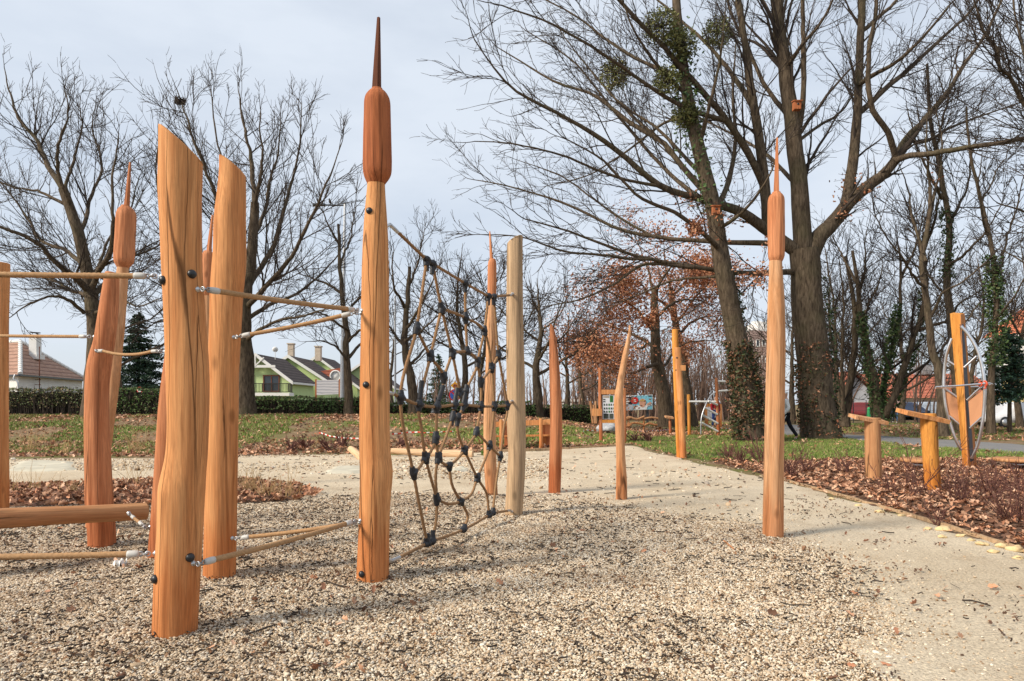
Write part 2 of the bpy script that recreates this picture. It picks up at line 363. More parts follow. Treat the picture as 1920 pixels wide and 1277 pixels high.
def m_pebble():
    m, t, b = mat('pebble', .75, .25)
    inf = t.nodes.new('ShaderNodeObjectInfo'); n = tnoise(t, ocoord(t), 2.5, 4, .6)
    c = ramp(t, inf.outputs['Random'], PEB, 'CONSTANT')
    c = mixc(t, .5, c, ramp(t, n, [(.3, (.6, .57, .52)), (.7, (1.15, 1.15, 1.12))]), 'MULTIPLY')
    dn = tnoise(t, inf.outputs['Location'], 1.15, 5, .62); dx = nd(t, 'ShaderNodeSeparateXYZ', {0: inf.outputs['Location']}).outputs[0]
    dl = nd(t, 'ShaderNodeMapRange', {'Value': dx, 'From Min': -4.0, 'From Max': .5, 'To Min': .09, 'To Max': 0.0}).outputs[0]
    c = mixc(t, ramp(t, nd(t, 'ShaderNodeMath', {0: dn, 1: dl}, operation='ADD').outputs[0], [(.52, (0, 0, 0)), (.68, (.42, .42, .42))]), c, (.25, .16, .095)); setc(t, b, c); return m
def m_asphalt():
    m, t, b = mat('asphalt', .9, .2); v = ocoord(t)
    c = ramp(t, tnoise(t, v, 90, 3, .7), [(.3, (.13, .13, .135)), (.7, (.26, .255, .25))])
    c = mixc(t, ramp(t, tnoise(t, v, 1.2, 5), [(.45, (0, 0, 0)), (.75, (.5, .5, .5))]), c, (.30, .27, .23)); setc(t, b, c); return m
def m_mulch():
    m, t, b = mat('mulch_earth', .95, .1); v = ocoord(t); n = tnoise(t, v, 14, 6, .7)
    setc(t, b, ramp(t, n, [(.3, (.045, .028, .02)), (.5, (.15, .085, .055)), (.72, (.26, .155, .105))])); tobump(t, b, n, 1.0, .05); return m
def m_lawn():
    m, t, b = mat('lawn_turf', .95, .1); v = ocoord(t); n = tnoise(t, v, 30, 5, .7); n1 = tnoise(t, v, .9, 5, .6)
    c = ramp(t, n, [(.3, (.04, .06, .014)), (.7, (.15, .19, .05))])
    c = mixc(t, ramp(t, n1, [(.45, (0, 0, 0)), (.64, (.9, .9, .9))]), c, ramp(t, n, [(.3, (.12, .09, .05)), (.7, (.30, .23, .13))])); setc(t, b, c); tobump(t, b, n, .8, .04); return m
def axis(a, b, c, d, s, S_): return np.unique(np.concatenate([np.linspace(a, b, 14), np.arange(b, c, s), np.linspace(c, d, S_)]))
gxs = axis(-700, -48, 48, 700, .5, 14); gys = np.unique(np.concatenate([np.linspace(-40, 0, 8), np.arange(0, 64, .5), np.linspace(64, 900, 20)]))
X, Y = np.meshgrid(gxs, gys); ny, nx = X.shape; idx = np.arange(ny*nx).reshape(ny, nx)
mb = MB(); mb.add(np.stack([X, Y, tz(X, Y)], -1), np.stack([idx[:-1, :-1], idx[:-1, 1:], idx[1:, 1:], idx[1:, :-1]], -1).reshape(-1, 4))
o = mb.build('ground', m_earth()); o['kind'] = 'structure'; o['label'] = 'bare earth and leaf covered park ground'
M_GRAVEL = m_gravel(); M_PEB = m_pebble()
sheet('sand_path', P_SAND, .12, .0, .25, .016, .010, m_sand(), 'pale sand and crushed stone path and play surface', 1.5)
sheet('gravel_ground', P_GRAV, .05, .0, .12, .034, .024, M_GRAVEL, 'coarse cream gravel filling the climbing area', 2.1)
sheet('leaf_bed', P_STRIP, .1, .0, .35, .055, .02, m_mulch(), 'strip of earth under dead leaves beside the gravel', 2.0)
M_MUL = bpy.data.materials['mulch_earth']
sheet('planting_bed', P_BED, .14, .0, .3, .05, .025, M_MUL, 'planting bed under dead leaves beside the sand path', 2.0)
sheet('lawn', P_LAWN, .2, .0, .2, .035, .015, m_lawn(), 'strip of lawn between planting bed and asphalt path', 1.5)
sheet('asphalt_path', P_PATH, .25, .0, .3, .03, .0, m_asphalt(), 'grey asphalt footpath crossing the park')
# --- scatter helpers -------------------------------------------------
def gn_scatter(name, pts, scale, rot, m, label, lo=2):
    """points carrying an instanced stone each (one uncountable mass)"""
    me = bpy.data.meshes.new(name); me.vertices.add(len(pts)); me.vertices.foreach_set('co', np.asarray(pts, np.float32).ravel())
    a = me.attributes.new('sc', 'FLOAT_VECTOR', 'POINT'); a.data.foreach_set('vector', np.asarray(scale, np.float32).ravel())
    a = me.attributes.new('ro', 'FLOAT_VECTOR', 'POINT'); a.data.foreach_set('vector', np.asarray(rot, np.float32).ravel())
    me.materials.append(m); o = bpy.data.objects.new(name, me); COL.objects.link(o)
    g = bpy.data.node_groups.new(name, 'GeometryNodeTree')
    g.interface.new_socket('Geometry', in_out='INPUT', socket_type='NodeSocketGeometry'); g.interface.new_socket('Geometry', in_out='OUTPUT', socket_type='NodeSocketGeometry')
    gi = g.nodes.new('NodeGroupInput'); go = g.nodes.new('NodeGroupOutput'); iop = g.nodes.new('GeometryNodeInstanceOnPoints')
    ico = g.nodes.new('GeometryNodeMeshIcoSphere'); ico.inputs['Radius'].default_value = 1.0; ico.inputs['Subdivisions'].default_value = lo
    sp = g.nodes.new('GeometryNodeSetPosition'); nt = g.nodes.new('ShaderNodeTexNoise'); nt.inputs['Scale'].default_value = 1.1; nt.inputs['Detail'].default_value = 1
    vm = g.nodes.new('ShaderNodeVectorMath'); vm.operation = 'SUBTRACT'; vm.inputs[1].default_value = (.5, .5, .5)
    vs = g.nodes.new('ShaderNodeVectorMath'); vs.operation = 'SCALE'; vs.inputs['Scale'].default_value = 1.1
    ss = g.nodes.new('GeometryNodeSetShadeSmooth'); smt = g.nodes.new('GeometryNodeSetMaterial'); smt.inputs['Material'].default_value = m
    k = g.links.new; k(nt.outputs['Color'], vm.inputs[0]); k(vm.outputs[0], vs.inputs[0]); k(vs.outputs[0], sp.inputs['Offset'])
    k(ico.outputs['Mesh'], sp.inputs['Geometry']); k(sp.outputs['Geometry'], ss.inputs['Geometry']); k(ss.outputs['Geometry'], smt.inputs['Geometry']); k(smt.outputs['Geometry'], iop.inputs['Instance'])
    for nm, sk in (('sc', 'Scale'), ('ro', 'Rotation')):
        na = g.nodes.new('GeometryNodeInputNamedAttribute'); na.data_type = 'FLOAT_VECTOR'; na.inputs['Name'].default_value = nm; k(na.outputs['Attribute'], iop.inputs[sk])
    k(gi.outputs[0], iop.inputs['Points']); k(iop.outputs['Instances'], go.inputs[0])
    md = o.modifiers.new('stones', 'NODES'); md.node_group = g
    o['kind'] = 'stuff'; o['label'] = label; o['category'] = 'gravel'; return o
def gravz(x, y):
    sd = poly_sd(x, y, np.array(P_GRAV)); e = sd+(fbm(x*2.2, y*2.2, 9)-.5)*.5*min(1, .024*60+.15)
    return np.maximum(tz(x, y)+np.clip(e*.12, -.05, .034)+.024*(fbm(x*2.1, y*2.1, 4)-.5)*2*sm(e/.4)+mound(x, y), .012), e
_N = 960000
_y = np.sqrt(rng.uniform(2.9**2, 9.9**2, _N)); _x = (rng.uniform(-60, 1980, _N)-960)/FPX*_y
_z, _e = gravz(_x, _y)
_p = np.clip(.35+_e/.9, 0, 1)*np.clip(1.35-.085*_y, .3, 1); _p = np.where(_e < 0, np.exp(_e/.28)*.12, _p)
_k = rng.random(_N) < _p; _x, _y, _z = _x[_k], _y[_k], _z[_k]
_s = rng.lognormal(math.log(.0046), .33, len(_x))*(1+.05*np.maximum(0, _y-4.5)); _sc = np.stack([_s*rng.uniform(.9, 1.5, len(_s)), _s*rng.uniform(.75, 1.1, len(_s)), _s*rng.uniform(.5, .85, len(_s))], 1)
gn_scatter('gravel', np.stack([_x, _y, _z+_s*.35+rng.uniform(0, .006, len(_s))], 1), _sc, np.stack([rng.uniform(-.5, .5, len(_s)), rng.uniform(-.5, .5, len(_s)), rng.uniform(0, 6.28, len(_s))], 1), M_PEB, 'loose cream and tan pebbles covering the climbing area', 2)
def on_px(n, box_, cond=None):
    """n random ground points inside a photo rectangle, spread evenly over the ground"""
    x0, y0, x1, y1 = box_; out = []
    dn = G((x0+x1)/2, y1).y; df = G((x0+x1)/2, y0).y
    d = np.sqrt(rng.uniform(dn**2, df**2, n)); x = (rng.uniform(x0, x1, n)-960)/FPX*d; return x, d
_x = []; _y = []
for n_, b_ in ((500, (440, 868, 700, 892)), (2600, (740, 862, 1030, 900)), (1500, (20, 862, 300, 884)), (420, (430, 853, 720, 859)), (220, (1180, 838, 1480, 900)), (500, (1000, 880, 1500, 1000))):
    a, c = on_px(n_, b_); _x.append(a); _y.append(c)
_x = np.concatenate(_x); _y = np.concatenate(_y); _s = rng.lognormal(math.log(.012), .45, len(_x))
gn_scatter('crushed_stone', np.stack([_x, _y, tz(_x, _y)+.016+_s*.3], 1), np.stack([_s*1.2, _s, _s*.6], 1), np.stack([_x*9 % .6, _y*7 % .6, _x*50 % 6.28], 1), M_PEB, 'crushed stone strewn over the far part of the sand')
# --- leaves ----------------------------------------------------------
LEAFCOL = np.array([1.12, 1.03, 1.0])*np.array([(.40, .215, .125), (.31, .155, .09), (.47, .29, .185), (.22, .115, .07), (.55, .38, .26), (.38, .235, .15), (.13, .075, .05)])
def leaves(mb, P, size, tilt=.5, cols=LEAFCOL, rs=0, drop=.0):
    r = np.random.default_rng(rs); N = len(P)
    u = np.array([(0, 0, 0), (.35, 0, -.05), (.7, 0, -.05), (1, 0, .06), (.14, .10, .02), (.34, .30, .12), (.5, .15, .05), (.72, .30, .14), (.14, -.10, .02), (.34, -.30, .12), (.5, -.15, .05), (.72, -.30, .14)])
    F = np.array([(0, 4, 5, 1), (1, 5, 6, 2), (2, 6, 7, 3), (0, 1, 9, 8), (1, 2, 10, 9), (2, 3, 11, 10)])
    s = size*r.uniform(.6, 1.25, N); V = np.broadcast_to(u, (N, 12, 3)).copy(); V[:, :, 0] -= .5
    V[:, :, 2] *= r.uniform(-.8, 2.4, N)[:, None]; V *= s[:, None, None]; V[:, :, 1] *= r.uniform(.7, 1.2, N)[:, None]
    a = r.uniform(0, 6.283, N); b = r.normal(0, tilt, N); c = r.normal(0, tilt, N)
    def rot(V, th, i, j):
        x, y = V[:, :, i].copy(), V[:, :, j].copy(); cs, sn = np.cos(th)[:, None], np.sin(th)[:, None]
        V[:, :, i] = cs*x-sn*y; V[:, :, j] = sn*x+cs*y
    rot(V, b, 0, 2); rot(V, c, 1, 2); rot(V, a, 0, 1)
    if drop is not None: V[:, :, 2] -= V[:, :, 2].min(1)[:, None]*.8
    V += np.asarray(P)[:, None, :]
    C = cols[r.integers(0, len(cols), N)]*r.uniform(.75, 1.3, N)[:, None]
    mb.add(V.reshape(-1, 3), (F[None]+np.arange(N)[:, None, None]*12).reshape(-1, 4), 0, np.repeat(C, 12, 0))
def in_poly(P, n, grow=0.0):
    P = np.array(P); x0, y0 = P.min(0); x1, y1 = P.max(0); x = rng.uniform(x0, x1, n); y = rng.uniform(y0, y1, n); k = poly_sd(x, y, P) > -grow
    return x[k], y[k]
mb = MB()
x, y = in_poly(P_BED, 56000, .05); k = (np.abs(x) < .78*y+.6) & (rng.random(len(x)) < np.clip(1.25-.03*y, .4, 1)); x, y = x[k], y[k]
leaves(mb, np.stack([x, y, tz(x, y)+.05+.03*(fbm(x*2, y*2, 4)-.5)*2+rng.uniform(-.012, .035, len(x))], 1), .078, .42, rs=1)
x, y = in_poly(P_STRIP, 7600, .10); k = x > -.8*y; x, y = x[k], y[k]
leaves(mb, np.stack([x, y, tz(x, y)+.03+.045*sm(poly_sd(x, y, np.array(P_STRIP))/.4)*fbm(x*2, y*2, 4)+rng.uniform(0, .03, len(x))], 1), .085, .55, rs=2)
x = rng.uniform(-26, 9, 52000); y = rng.uniform(16.6, 30, 52000)
w = np.where(y < 20.2, 1.0, np.where(y < 24.5, .26, .6))*(.35+fbm(x*.6, y*.6, 8)) * np.where(x > 3, .55, 1)
k = (rng.random(len(x)) < w) & (np.abs(x) < .8*y) & (poly_sd(x, y, np.array(P_SAND)) < -.1) & (poly_sd(x, y, np.array(P_LAWN)) < 0); x, y = x[k], y[k]
leaves(mb, np.stack([x, y, tz(x, y)+rng.uniform(.0, .03, len(x))], 1), .11, .5, rs=3)
x = rng.uniform(4, 34, 9000); y = rng.uniform(20, 42, 9000)
k = (np.abs(x) < .8*y) & (poly_sd(x, y, np.array(P_PATH)) < -.1) & (rng.random(len(x)) < .2+.8*sm((fbm(x*.4, y*.4, 2)-.35)*4)); x, y = x[k], y[k]
leaves(mb, np.stack([x, y, tz(x, y)+.02], 1), .14, .5, rs=4)
x, y = in_poly(P_LAWN, 900); leaves(mb, np.stack([x, y, tz(x, y)+.05], 1), .10, .4, rs=5)
tag(mb.build('fallen_leaves', M_LEAF, color=True), 'carpet of dry brown oak leaves on beds and bank', 'leaves', kind='stuff')
mb = MB()
y = np.sqrt(rng.uniform(3**2, 9.5**2, 520)); x = (rng.uniform(-20, 1940, 520)-960)/FPX*y
k = (poly_sd(x, y, np.array(P_BED)) < 0) & ((x < .12*y) | (rng.random(520) < .55)) & (fbm(x*.8, y*.8, 12) > .42); x, y = x[k], y[k]; z, _ = gravz(x, y)
leaves(mb, np.stack([x, y, z+.014], 1), .055, .6, rs=6)
y = np.sqrt(rng.uniform(3**2, 9.5**2, 9000)); x = (rng.uniform(-20, 1940, 9000)-960)/FPX*y; k = (poly_sd(x, y, np.array(P_BED)) < -.05) & (fbm(x*1.4, y*1.9, 41)+.1*(x < -1) > .56); x, y = x[k], y[k]; z, _ = gravz(x, y)
leaves(mb, np.stack([x, y, z+.016], 1), .028, .7, np.array([(.10, .055, .035), (.17, .09, .05), (.06, .04, .03), (.24, .13, .07)]), rs=16)
x, y = on_px(260, (440, 850, 1400, 940)); leaves(mb, np.stack([x, y, tz(x, y)+.02], 1), .06, .5, rs=8)
x, y = in_poly(P_BED, 3600, .6); k = poly_sd(x, y, np.array(P_BED)) < 0; x, y = x[k], y[k]; leaves(mb, np.stack([x, y, tz(x, y)+.025], 1), .075, .4, rs=9)
tag(mb.build('scattered_leaves', M_LEAF, color=True), 'single dry leaf scraps strewn on gravel and sand', 'leaves', kind='stuff')
# twig debris and bark crumbs on the gravel
mb = MB()
def debris(n, x, y, z, lmin, lmax, r, rs):
    q = np.random.default_rng(rs); a = q.uniform(0, 6.28, n); Ls = q.uniform(lmin, lmax, n)*q.uniform(.4, 1, n); t = np.linspace(-.5, .5, 4)
    bend = q.normal(0, .07, (n, 4)); P = np.zeros((n, 4, 3))
    P[:, :, 0] = x[:, None]+np.cos(a)[:, None]*t*Ls[:, None]-np.sin(a)[:, None]*bend*Ls[:, None]
    P[:, :, 1] = y[:, None]+np.sin(a)[:, None]*t*Ls[:, None]+np.cos(a)[:, None]*bend*Ls[:, None]
    P[:, :, 2] = z[:, None]+q.uniform(0, .01, (n, 4)); V, F = tubes(P, np.broadcast_to(r*q.uniform(.5, 1.5, n)[:, None], (n, 4)), 4); mb.add(V, F)
n_ = 11000; y = np.sqrt(rng.uniform(3**2, 9.5**2, n_)); x = (rng.uniform(-20, 1940, n_)-960)/FPX*y
k = (fbm(x*1.3, y*1.3, 21)+.16*(x < -.5) > .55) & (poly_sd(x, y, np.array(P_BED)) < -.05); x, y = x[k], y[k]; z, e = gravz(x, y); k = (e > -.15) | (rng.random(len(x)) < .10); x, y, z = x[k], y[k], z[k]
debris(len(x), x, y, z+.022, .015, .075, .0036, 1)
n_ = 130; y = np.sqrt(rng.uniform(3**2, 11**2, n_)); x = (rng.uniform(-20, 1940, n_)-960)/FPX*y; k = poly_sd(x, y, np.array(P_BED)) < -.05; x, y = x[k], y[k]; z, e = gravz(x, y)
debris(len(x), x, y, z+.018, .08, .26, .004, 2)
x, y = on_px(340, (440, 845, 1500, 990)); debris(340, x, y, tz(x, y)+.022, .04, .22, .0055, 3)
tag(mb.build('twig_litter', M_TWIG), 'dark broken twigs and bark crumbs lying on gravel', 'twigs', kind='stuff')
# --- grass blades ------------------------------------------------------
def blades(mb, x, y, z, h, w, rs, cols):
    q = np.random.default_rng(rs); n = len(x); a = q.uniform(0, 6.28, n); hh = h*q.uniform(.5, 1.2, n); ln = q.normal(0, .45, (n, 2))*hh[:, None]
    ca, sa = np.cos(a)*w, np.sin(a)*w; V = np.zeros((n, 3, 3)); V[:, 0] = np.stack([x-ca, y-sa, z], 1); V[:, 1] = np.stack([x+ca, y+sa, z], 1); V[:, 2] = np.stack([x+ln[:, 0], y+ln[:, 1], z+hh], 1)
    C = cols[q.integers(0, len(cols), n)]*q.uniform(.7, 1.3, n)[:, None]
    mb.add(V.reshape(-1, 3), np.arange(n*3).reshape(-1, 3), 0, np.repeat(C, 3, 0))
GCOL = np.array([(.11, .20, .028), (.16, .25, .04), (.20, .25, .055), (.27, .26, .09), (.09, .16, .024), (.32, .26, .12)])
mb = MB(); x, y = in_poly(P_LAWN, 90000); k = (np.abs(x) < .8*y) & (fbm(x*.9, y*.9, 31)+.12*(x < 9) > .42); x, y = x[k], y[k]; blades(mb, x, y, tz(x, y)+.03, .075, .010, 1, GCOL)
x = rng.uniform(-26, 5, 150000); y = rng.uniform(17.5, 28.5, 150000); g = fbm(x*.45, y*.45, 33)+.19*np.exp(-((y-22.6)/2.0)**2)-.05
k = (g > .50) & (np.abs(x) < .8*y) & (poly_sd(x, y, np.array(P_SAND)) < -.4); x, y = x[k], y[k]; blades(mb, x, y, tz(x, y), .085, .014, 2, GCOL*1.15)
x = rng.uniform(8, 36, 40000); y = rng.uniform(23, 46, 40000); k = (fbm(x*.3, y*.3, 35) > .5) & (np.abs(x) < .8*y) & (poly_sd(x, y, np.array(P_PATH)) < -.3); x, y = x[k], y[k]; blades(mb, x, y, tz(x, y), .10, .02, 3, GCOL)
tag(mb.build('grass', M_GRASS, color=True), 'short grass on lawn and bank', 'grass', kind='stuff')
# --- timber edgings, geotextile, stones ---------------------------------
def edging(name, px, label, w, h):
    pts = [Vector((*p, float(tz(*p)))) for p in gx(px)]; P = spline(pts, 60); mb = MB()
    T = np.gradient(P, axis=0); T /= np.linalg.norm(T, axis=1, keepdims=True); Nn = np.stack([-T[:, 1], T[:, 0], 0*T[:, 0]], 1)*w/2
    up = np.array([0, 0, h]); dn = np.array([0, 0, -.04]); wob = (fbm(np.arange(60)*.3, np.zeros(60), 3)-.5)[:, None]*.02*np.array([0, 0, 1])
    V = np.stack([P-Nn+dn, P+Nn+dn, P+Nn+up+wob, P-Nn+up+wob], 1).reshape(-1, 3)
    F = [(i*4+j, i*4+(j+1) % 4, i*4+4+(j+1) % 4, i*4+4+j) for i in range(59) for j in range(4)]+[(3, 2, 1, 0), (236, 237, 238, 239)]
    return tag(mb.add(V, F).build(name, M_GR, smooth=False), label, 'edging')
edging('timber_edging', [(1440, 895), (1490, 907), (1560, 926), (1640, 949), (1760, 984), (1860, 1016), (1920, 1036), (2050, 1082)], 'low timber edging board between sand path and leafy planting bed', .04, .035)
edging('timber_edging', [(745, 846), (900, 847), (1010, 845), (1130, 839), (1230, 831), (1330, 824), (1420, 822)], 'dark timber edging along the far rim of the sand behind the benches', .06, .06)
M_GEO = plain('geotextile', (.50, .46, .36), .9, var=.2, scale=3)
for i, (a, b_, c, d, lab) in enumerate([(20, 148, 866, 884, 'pale green geotextile scrap showing through gravel, at the far left'), (612, 700, 876, 889, 'pale geotextile scrap on sand just left of the tall bulrush post'), (836, 886, 878, 884, 'small pale geotextile scrap seen through the rope net')]):
    P = gx([(a, d), ((a+b_)/2, d+2), (b_, d-2), (b_-10, c+2), ((a+b_)/2, c), (a+12, c+3)]); P = np.array(P); x0, y0 = P.min(0); x1, y1 = P.max(0)
    X, Y = np.meshgrid(np.linspace(x0, x1, 26), np.linspace(y0, y1, 18)); sdv = poly_sd(X, Y, P)+(fbm(X*4, Y*4, i)-.5)*.3; Z = tz(X, Y)+.018+np.clip(sdv*.4, -.05, .03)+.05*np.maximum(0, fbm(X*1.8, Y*1.8, i+3)-.5)*sm(sdv/.2)
    idx = np.arange(26*18).reshape(18, 26); mb = MB(); mb.add(np.stack([X, Y, Z], -1), np.stack([idx[:-1, :-1], idx[:-1, 1:], idx[1:, 1:], idx[1:, :-1]], -1).reshape(-1, 4))
    tag(mb.build('geotextile_scrap', M_GEO), lab, 'cloth')
def rock(p, r, seed, m, flat=.5):
    bm = bmesh.new(); bmesh.ops.create_icosphere(bm, subdivisions=3, radius=1.0)
    v = []
    for q in bm.verts:
        n = mnoise.noise(q.co*1.1+Vector((seed*7.1, 0, 0)))*.5+mnoise.noise(q.co*2.6+Vector((seed*3.3, 9, 0)))*.18
        c = q.co*(1+n); v.append((p[0]+c.x*r*1.25, p[1]+c.y*r, p[2]+max(-.4, c.z)*r*flat+r*flat*.3))
    f = [[q.index for q in g.verts] for g in bm.faces]; bm.free(); mb = MB(); mb.add(v, f); return mb
M_LIME = plain('yellow_limestone', (.60, .45, .24), .9, var=.25, scale=14, bump=.4)
for i, (px, py, s) in enumerate([(1880, 1024, 17), (1905, 1030, 22), (1862, 1034, 14), (1842, 1020, 15), (1800, 1004, 12), (1770, 992, 20), (1740, 990, 10), (1820, 1012, 10), (1910, 1046, 13), (1768, 1006, 11), (1690, 965, 9), (1650, 958, 11), (1610, 946, 9), (1560, 934, 8)]):
    p = G(px, py+5); r = s*p.y/FPX*.55; tag(rock((p.x, p.y, .016), r, i, M_LIME, .6).build('limestone_chip', M_LIME), 'flat yellowish limestone chip lying along the path side of the timber edging', 'stone', 'limestone chips along the edging')
p = G(225, 1068); mb = MB()
X, Y = np.meshgrid(np.linspace(-1, 1, 12), np.linspace(-1, 1, 12)); Zt = .035+.03*fbm(X*2+5, Y*2, 3)+.028*np.sin(X*5+Y*3)
idx = np.arange(144).reshape(12, 12); mb.add(np.stack([p.x+.032*X+.01*np.sin(Y*4), p.y+.05*Y, p.z+Zt], -1), np.stack([idx[:-1, :-1], idx[:-1, 1:], idx[1:, 1:], idx[1:, :-1]], -1).reshape(-1, 4))
tag(mb.build('paper_tissue', M_WHITE), 'crumpled white paper tissue on gravel near the rope ends', 'tissue')
a, b_ = G(1357, 1023), G(1377, 1040); mb = MB(); tube(mb, [a+Vector((0, 0, .045)), (a+b_)/2+Vector((0, .01, .047)), b_+Vector((0, 0, .045))], [.008, .007, .006], 6)
tag(mb.build('peeled_stick', M_PL), 'short pale peeled stick lying on gravel left of the right bulrush post', 'stick')
# ================================================================= PLAY POSTS
class Trunk:
    """a peeled trunk described by its left and right edges at photo rows"""
    def __init__(s, rows, d, seed=0): s.rows = np.array(rows, float); s.d = d; s.seed = seed
    def at(s, py):
        r = s.rows; return np.interp(py, r[:, 0], r[:, 1]), np.interp(py, r[:, 0], r[:, 2])
    def wob(s, z): return .018*mnoise.noise(Vector((s.seed*3.1, 4.2, z*.7)))
    def axis(s, py):
        l, r = s.at(py); c = W((l+r)/2, py, s.d); return c+Vector((0, s.wob(c.z), 0)), (r-l)/2*s.d/FPX
    def surf(s, px, py):
        """point and outward normal on the side facing the camera"""
        c, r = s.axis(py); l, q = s.at(py); k = max(-.93, min(.93, (px-(l+q)/2)/((q-l)/2)))
        n = Vector((k, -math.sqrt(1-k*k), 0)); return c+n*r, n
    def mesh(s, k=40, cut=None, sink=.12, step=.03, dome=0.0, rough=1.0, depth=1.0, facet=0.0):
        r = s.rows; zt = CH-(r[0, 0]-HY)/FPX*s.d; zb = CH-(r[-1, 0]-HY)/FPX*s.d-sink
        n = max(8, int((zt-zb)/step)); zs = np.linspace(zt, zb, n); rings = []
        py = HY-(zs-CH)*FPX/s.d; l = np.interp(py, r[:, 0], r[:, 1]); q = np.interp(py, r[:, 0], r[:, 2])
        if n > 20 and len(r) > 4:
            ker = np.array([1, 2, 3, 2, 1.])/9; f = lambda a: np.concatenate([a[:2], np.convolve(a, ker, 'valid'), a[-2:]]); l, q = f(l), f(q)
        cx = ((l+q)/2-960)/FPX*s.d; rr = (q-l)/2*s.d/FPX; V = np.zeros((n, k, 3)); th = np.arange(k)*2*np.pi/k
        ex = .05*rough
        for i in range(n):
            z = zs[i]
            for j in range(k):
                a = th[j]; nn = mnoise.noise(Vector((math.cos(a)*1.1+s.seed*5.3, math.sin(a)*1.1, z*.9)))*ex+mnoise.noise(Vector((math.cos(a)*3+s.seed, math.sin(a)*3, z*2.2)))*.018*rough
                if abs(math.cos(a)) > .75: nn *= .35
                R_ = rr[i]*(1+nn)*(1-facet*(1-abs(math.sin(6.5*a+2.2*mnoise.noise(Vector((s.seed, z*1.7, .3))))))); V[i, j] = (cx[i]+R_*math.cos(a), s.d+s.wob(z)+R_*depth*math.sin(a), z)
        if cut is not None:      # slanted saw cut through two photo points, tipped towards or away from the camera
            (xa, ya), (xb, yb), tip = cut; A = W(xa, ya, s.d); B = W(xb, yb, s.d); slope = (B.z-A.z)/(B.x-A.x)
            zl = A.z+slope*(V[:, :, 0]-A.x)+tip*(V[:, :, 1]-s.d); V[:, :, 2] = np.minimum(V[:, :, 2], zl)
        F = [(i*k+j, (i+1)*k+j, (i+1)*k+(j+1) % k, i*k+(j+1) % k) for i in range(n-1) for j in range(k)]
        mb = MB(); mb.add(V.reshape(-1, 3), F)
        cap = V[0].copy(); ce = cap.mean(0); ins = ce+(cap-ce)*.93; up = min(.006, rr[0]*.2)+dome; ins[:, 2] += up
        mb.add(np.concatenate([cap, ins, [ce+np.array([0, 0, up*1.05])]]), [(j, (j+1) % k, k+(j+1) % k, k+j) for j in range(k)]+[(k+j, k+(j+1) % k, 2*k) for j in range(k)])
        return mb
    def base(s): l, r = s.at(s.rows[-1, 0]); p = W((l+r)/2, s.rows[-1, 0], s.d); return Vector((p.x, p.y, p.z))
def bolt(parent, tr, px, py, r):
    p, n = tr.surf(px, py); r = r*tr.d/FPX; mb = MB()
    lathe(mb, p-n*.012, [(r*1.0, 0), (r*1.05, .012+.1*r), (r*1.0, .012+.25*r), (r*.86, .012+.5*r), (r*.6, .012+.72*r), (r*.25, .012+.82*r), (.0005, .012+.84*r)], 18, axis=n)
    return mb.build('bolt', M_BLK, parent)
def eyebolt(parent, p, n, ln=.035, r=.013):
    """eye screw standing out of a post at p along n"""
    n = Vector(n).normalized(); mb = MB(); lathe(mb, p-n*.01, [(r*1.15, 0), (r*1.15, .014), (r*.5, .016), (r*.45, ln*.6)], 12, axis=n)
    s = n.cross(Vector((0, 0, 1))); s = s if s.length > .1 else Vector((1, 0, 0)); torus(mb, p+n*ln, r*.95, r*.33, s); return mb.build('eye_bolt', M_ZINC, parent)
M_SPK = wood('wood_shaded_spike', (.13, .045, .022), (.06, .022, .012), (.10, .035, .018))  # brown spike wood, darkened further so the colour itself carries its shaded side
WOODG = 'peeled robinia posts of the climbing area'; BULG = 'carved bulrush posts'
def post(name, label, rows, d, m, seed, bolts=(), group=WOODG, bolt_r=8, **kw):
    tr = Trunk(rows, d, seed); t = thing(name, label, 'post', tr.base(), group); tr.root = t
    tr.mesh(**kw).build('trunk', m, t)
    for px, py in bolts: bolt(t, tr, px, py, bolt_r)
    return tr
def bulrush(label, shaft, head, spike, d, ms, mh, seed, bolts=(), bolt_r=6, dark=False):
    """shaft rows, head rows, spike (tip px,py, base left, base right, base py)"""
    tr = Trunk(shaft, d, seed); t = thing('bulrush_post', label, 'post', tr.base(), BULG); tr.root = t
    tr.mesh().build('shaft', ms, t)
    hd = Trunk(head, d, seed+.5); hd.wob = tr.wob; mh_ = hd.mesh(k=52, sink=.0, step=.012, rough=1.0, dome=.004, facet=.05)
    c, r = hd.axis(head[-1][0]); k = 24; th = np.arange(k)*2*np.pi/k
    mh_.add([(c.x+r*math.cos(a), c.y+r*math.sin(a), c.z) for a in th], [tuple(range(k))])
    mh_.build('seed_head', mh, t)
    tx, ty, bl, br, by = spike; a = W((bl+br)/2, by+3, d); b = W(tx, ty, d); wb = (br-bl)/2*d/FPX; wt_ = max(.004, wb*.34); y0 = tr.wob(a.z)
    mb = MB(); q = np.array([(-1, -1), (1, -1), (1, 1), (-1, 1)])*.8; ca, sa = math.cos(.45), math.sin(.45); q = q @ np.array([[ca, -sa], [sa, ca]])
    V = [(a.x+x*wb, a.y+y0+y*wb, a.z) for x, y in q]+[(a.x*.55+b.x*.45+x*wb*.72, a.y+y0+y*wb*.72, a.z*.55+b.z*.45) for x, y in q]+[(b.x+x*wt_, b.y+y0+y*wt_, b.z) for x, y in q]
    F = [(i+4*l, (i+1) % 4+4*l, (i+1) % 4+4+4*l, i+4+4*l) for l in (0, 1) for i in range(4)]+[(11, 10, 9, 8)]
    mb.add(V, [f[::-1] if len(f) == 4 and f[0] != 11 else (8, 9, 10, 11) for f in F]); mb.build('spike', M_SPK if dark else mh, t, smooth=False)
    for px, py in bolts: bolt(t, tr, px, py, bolt_r)
    return tr
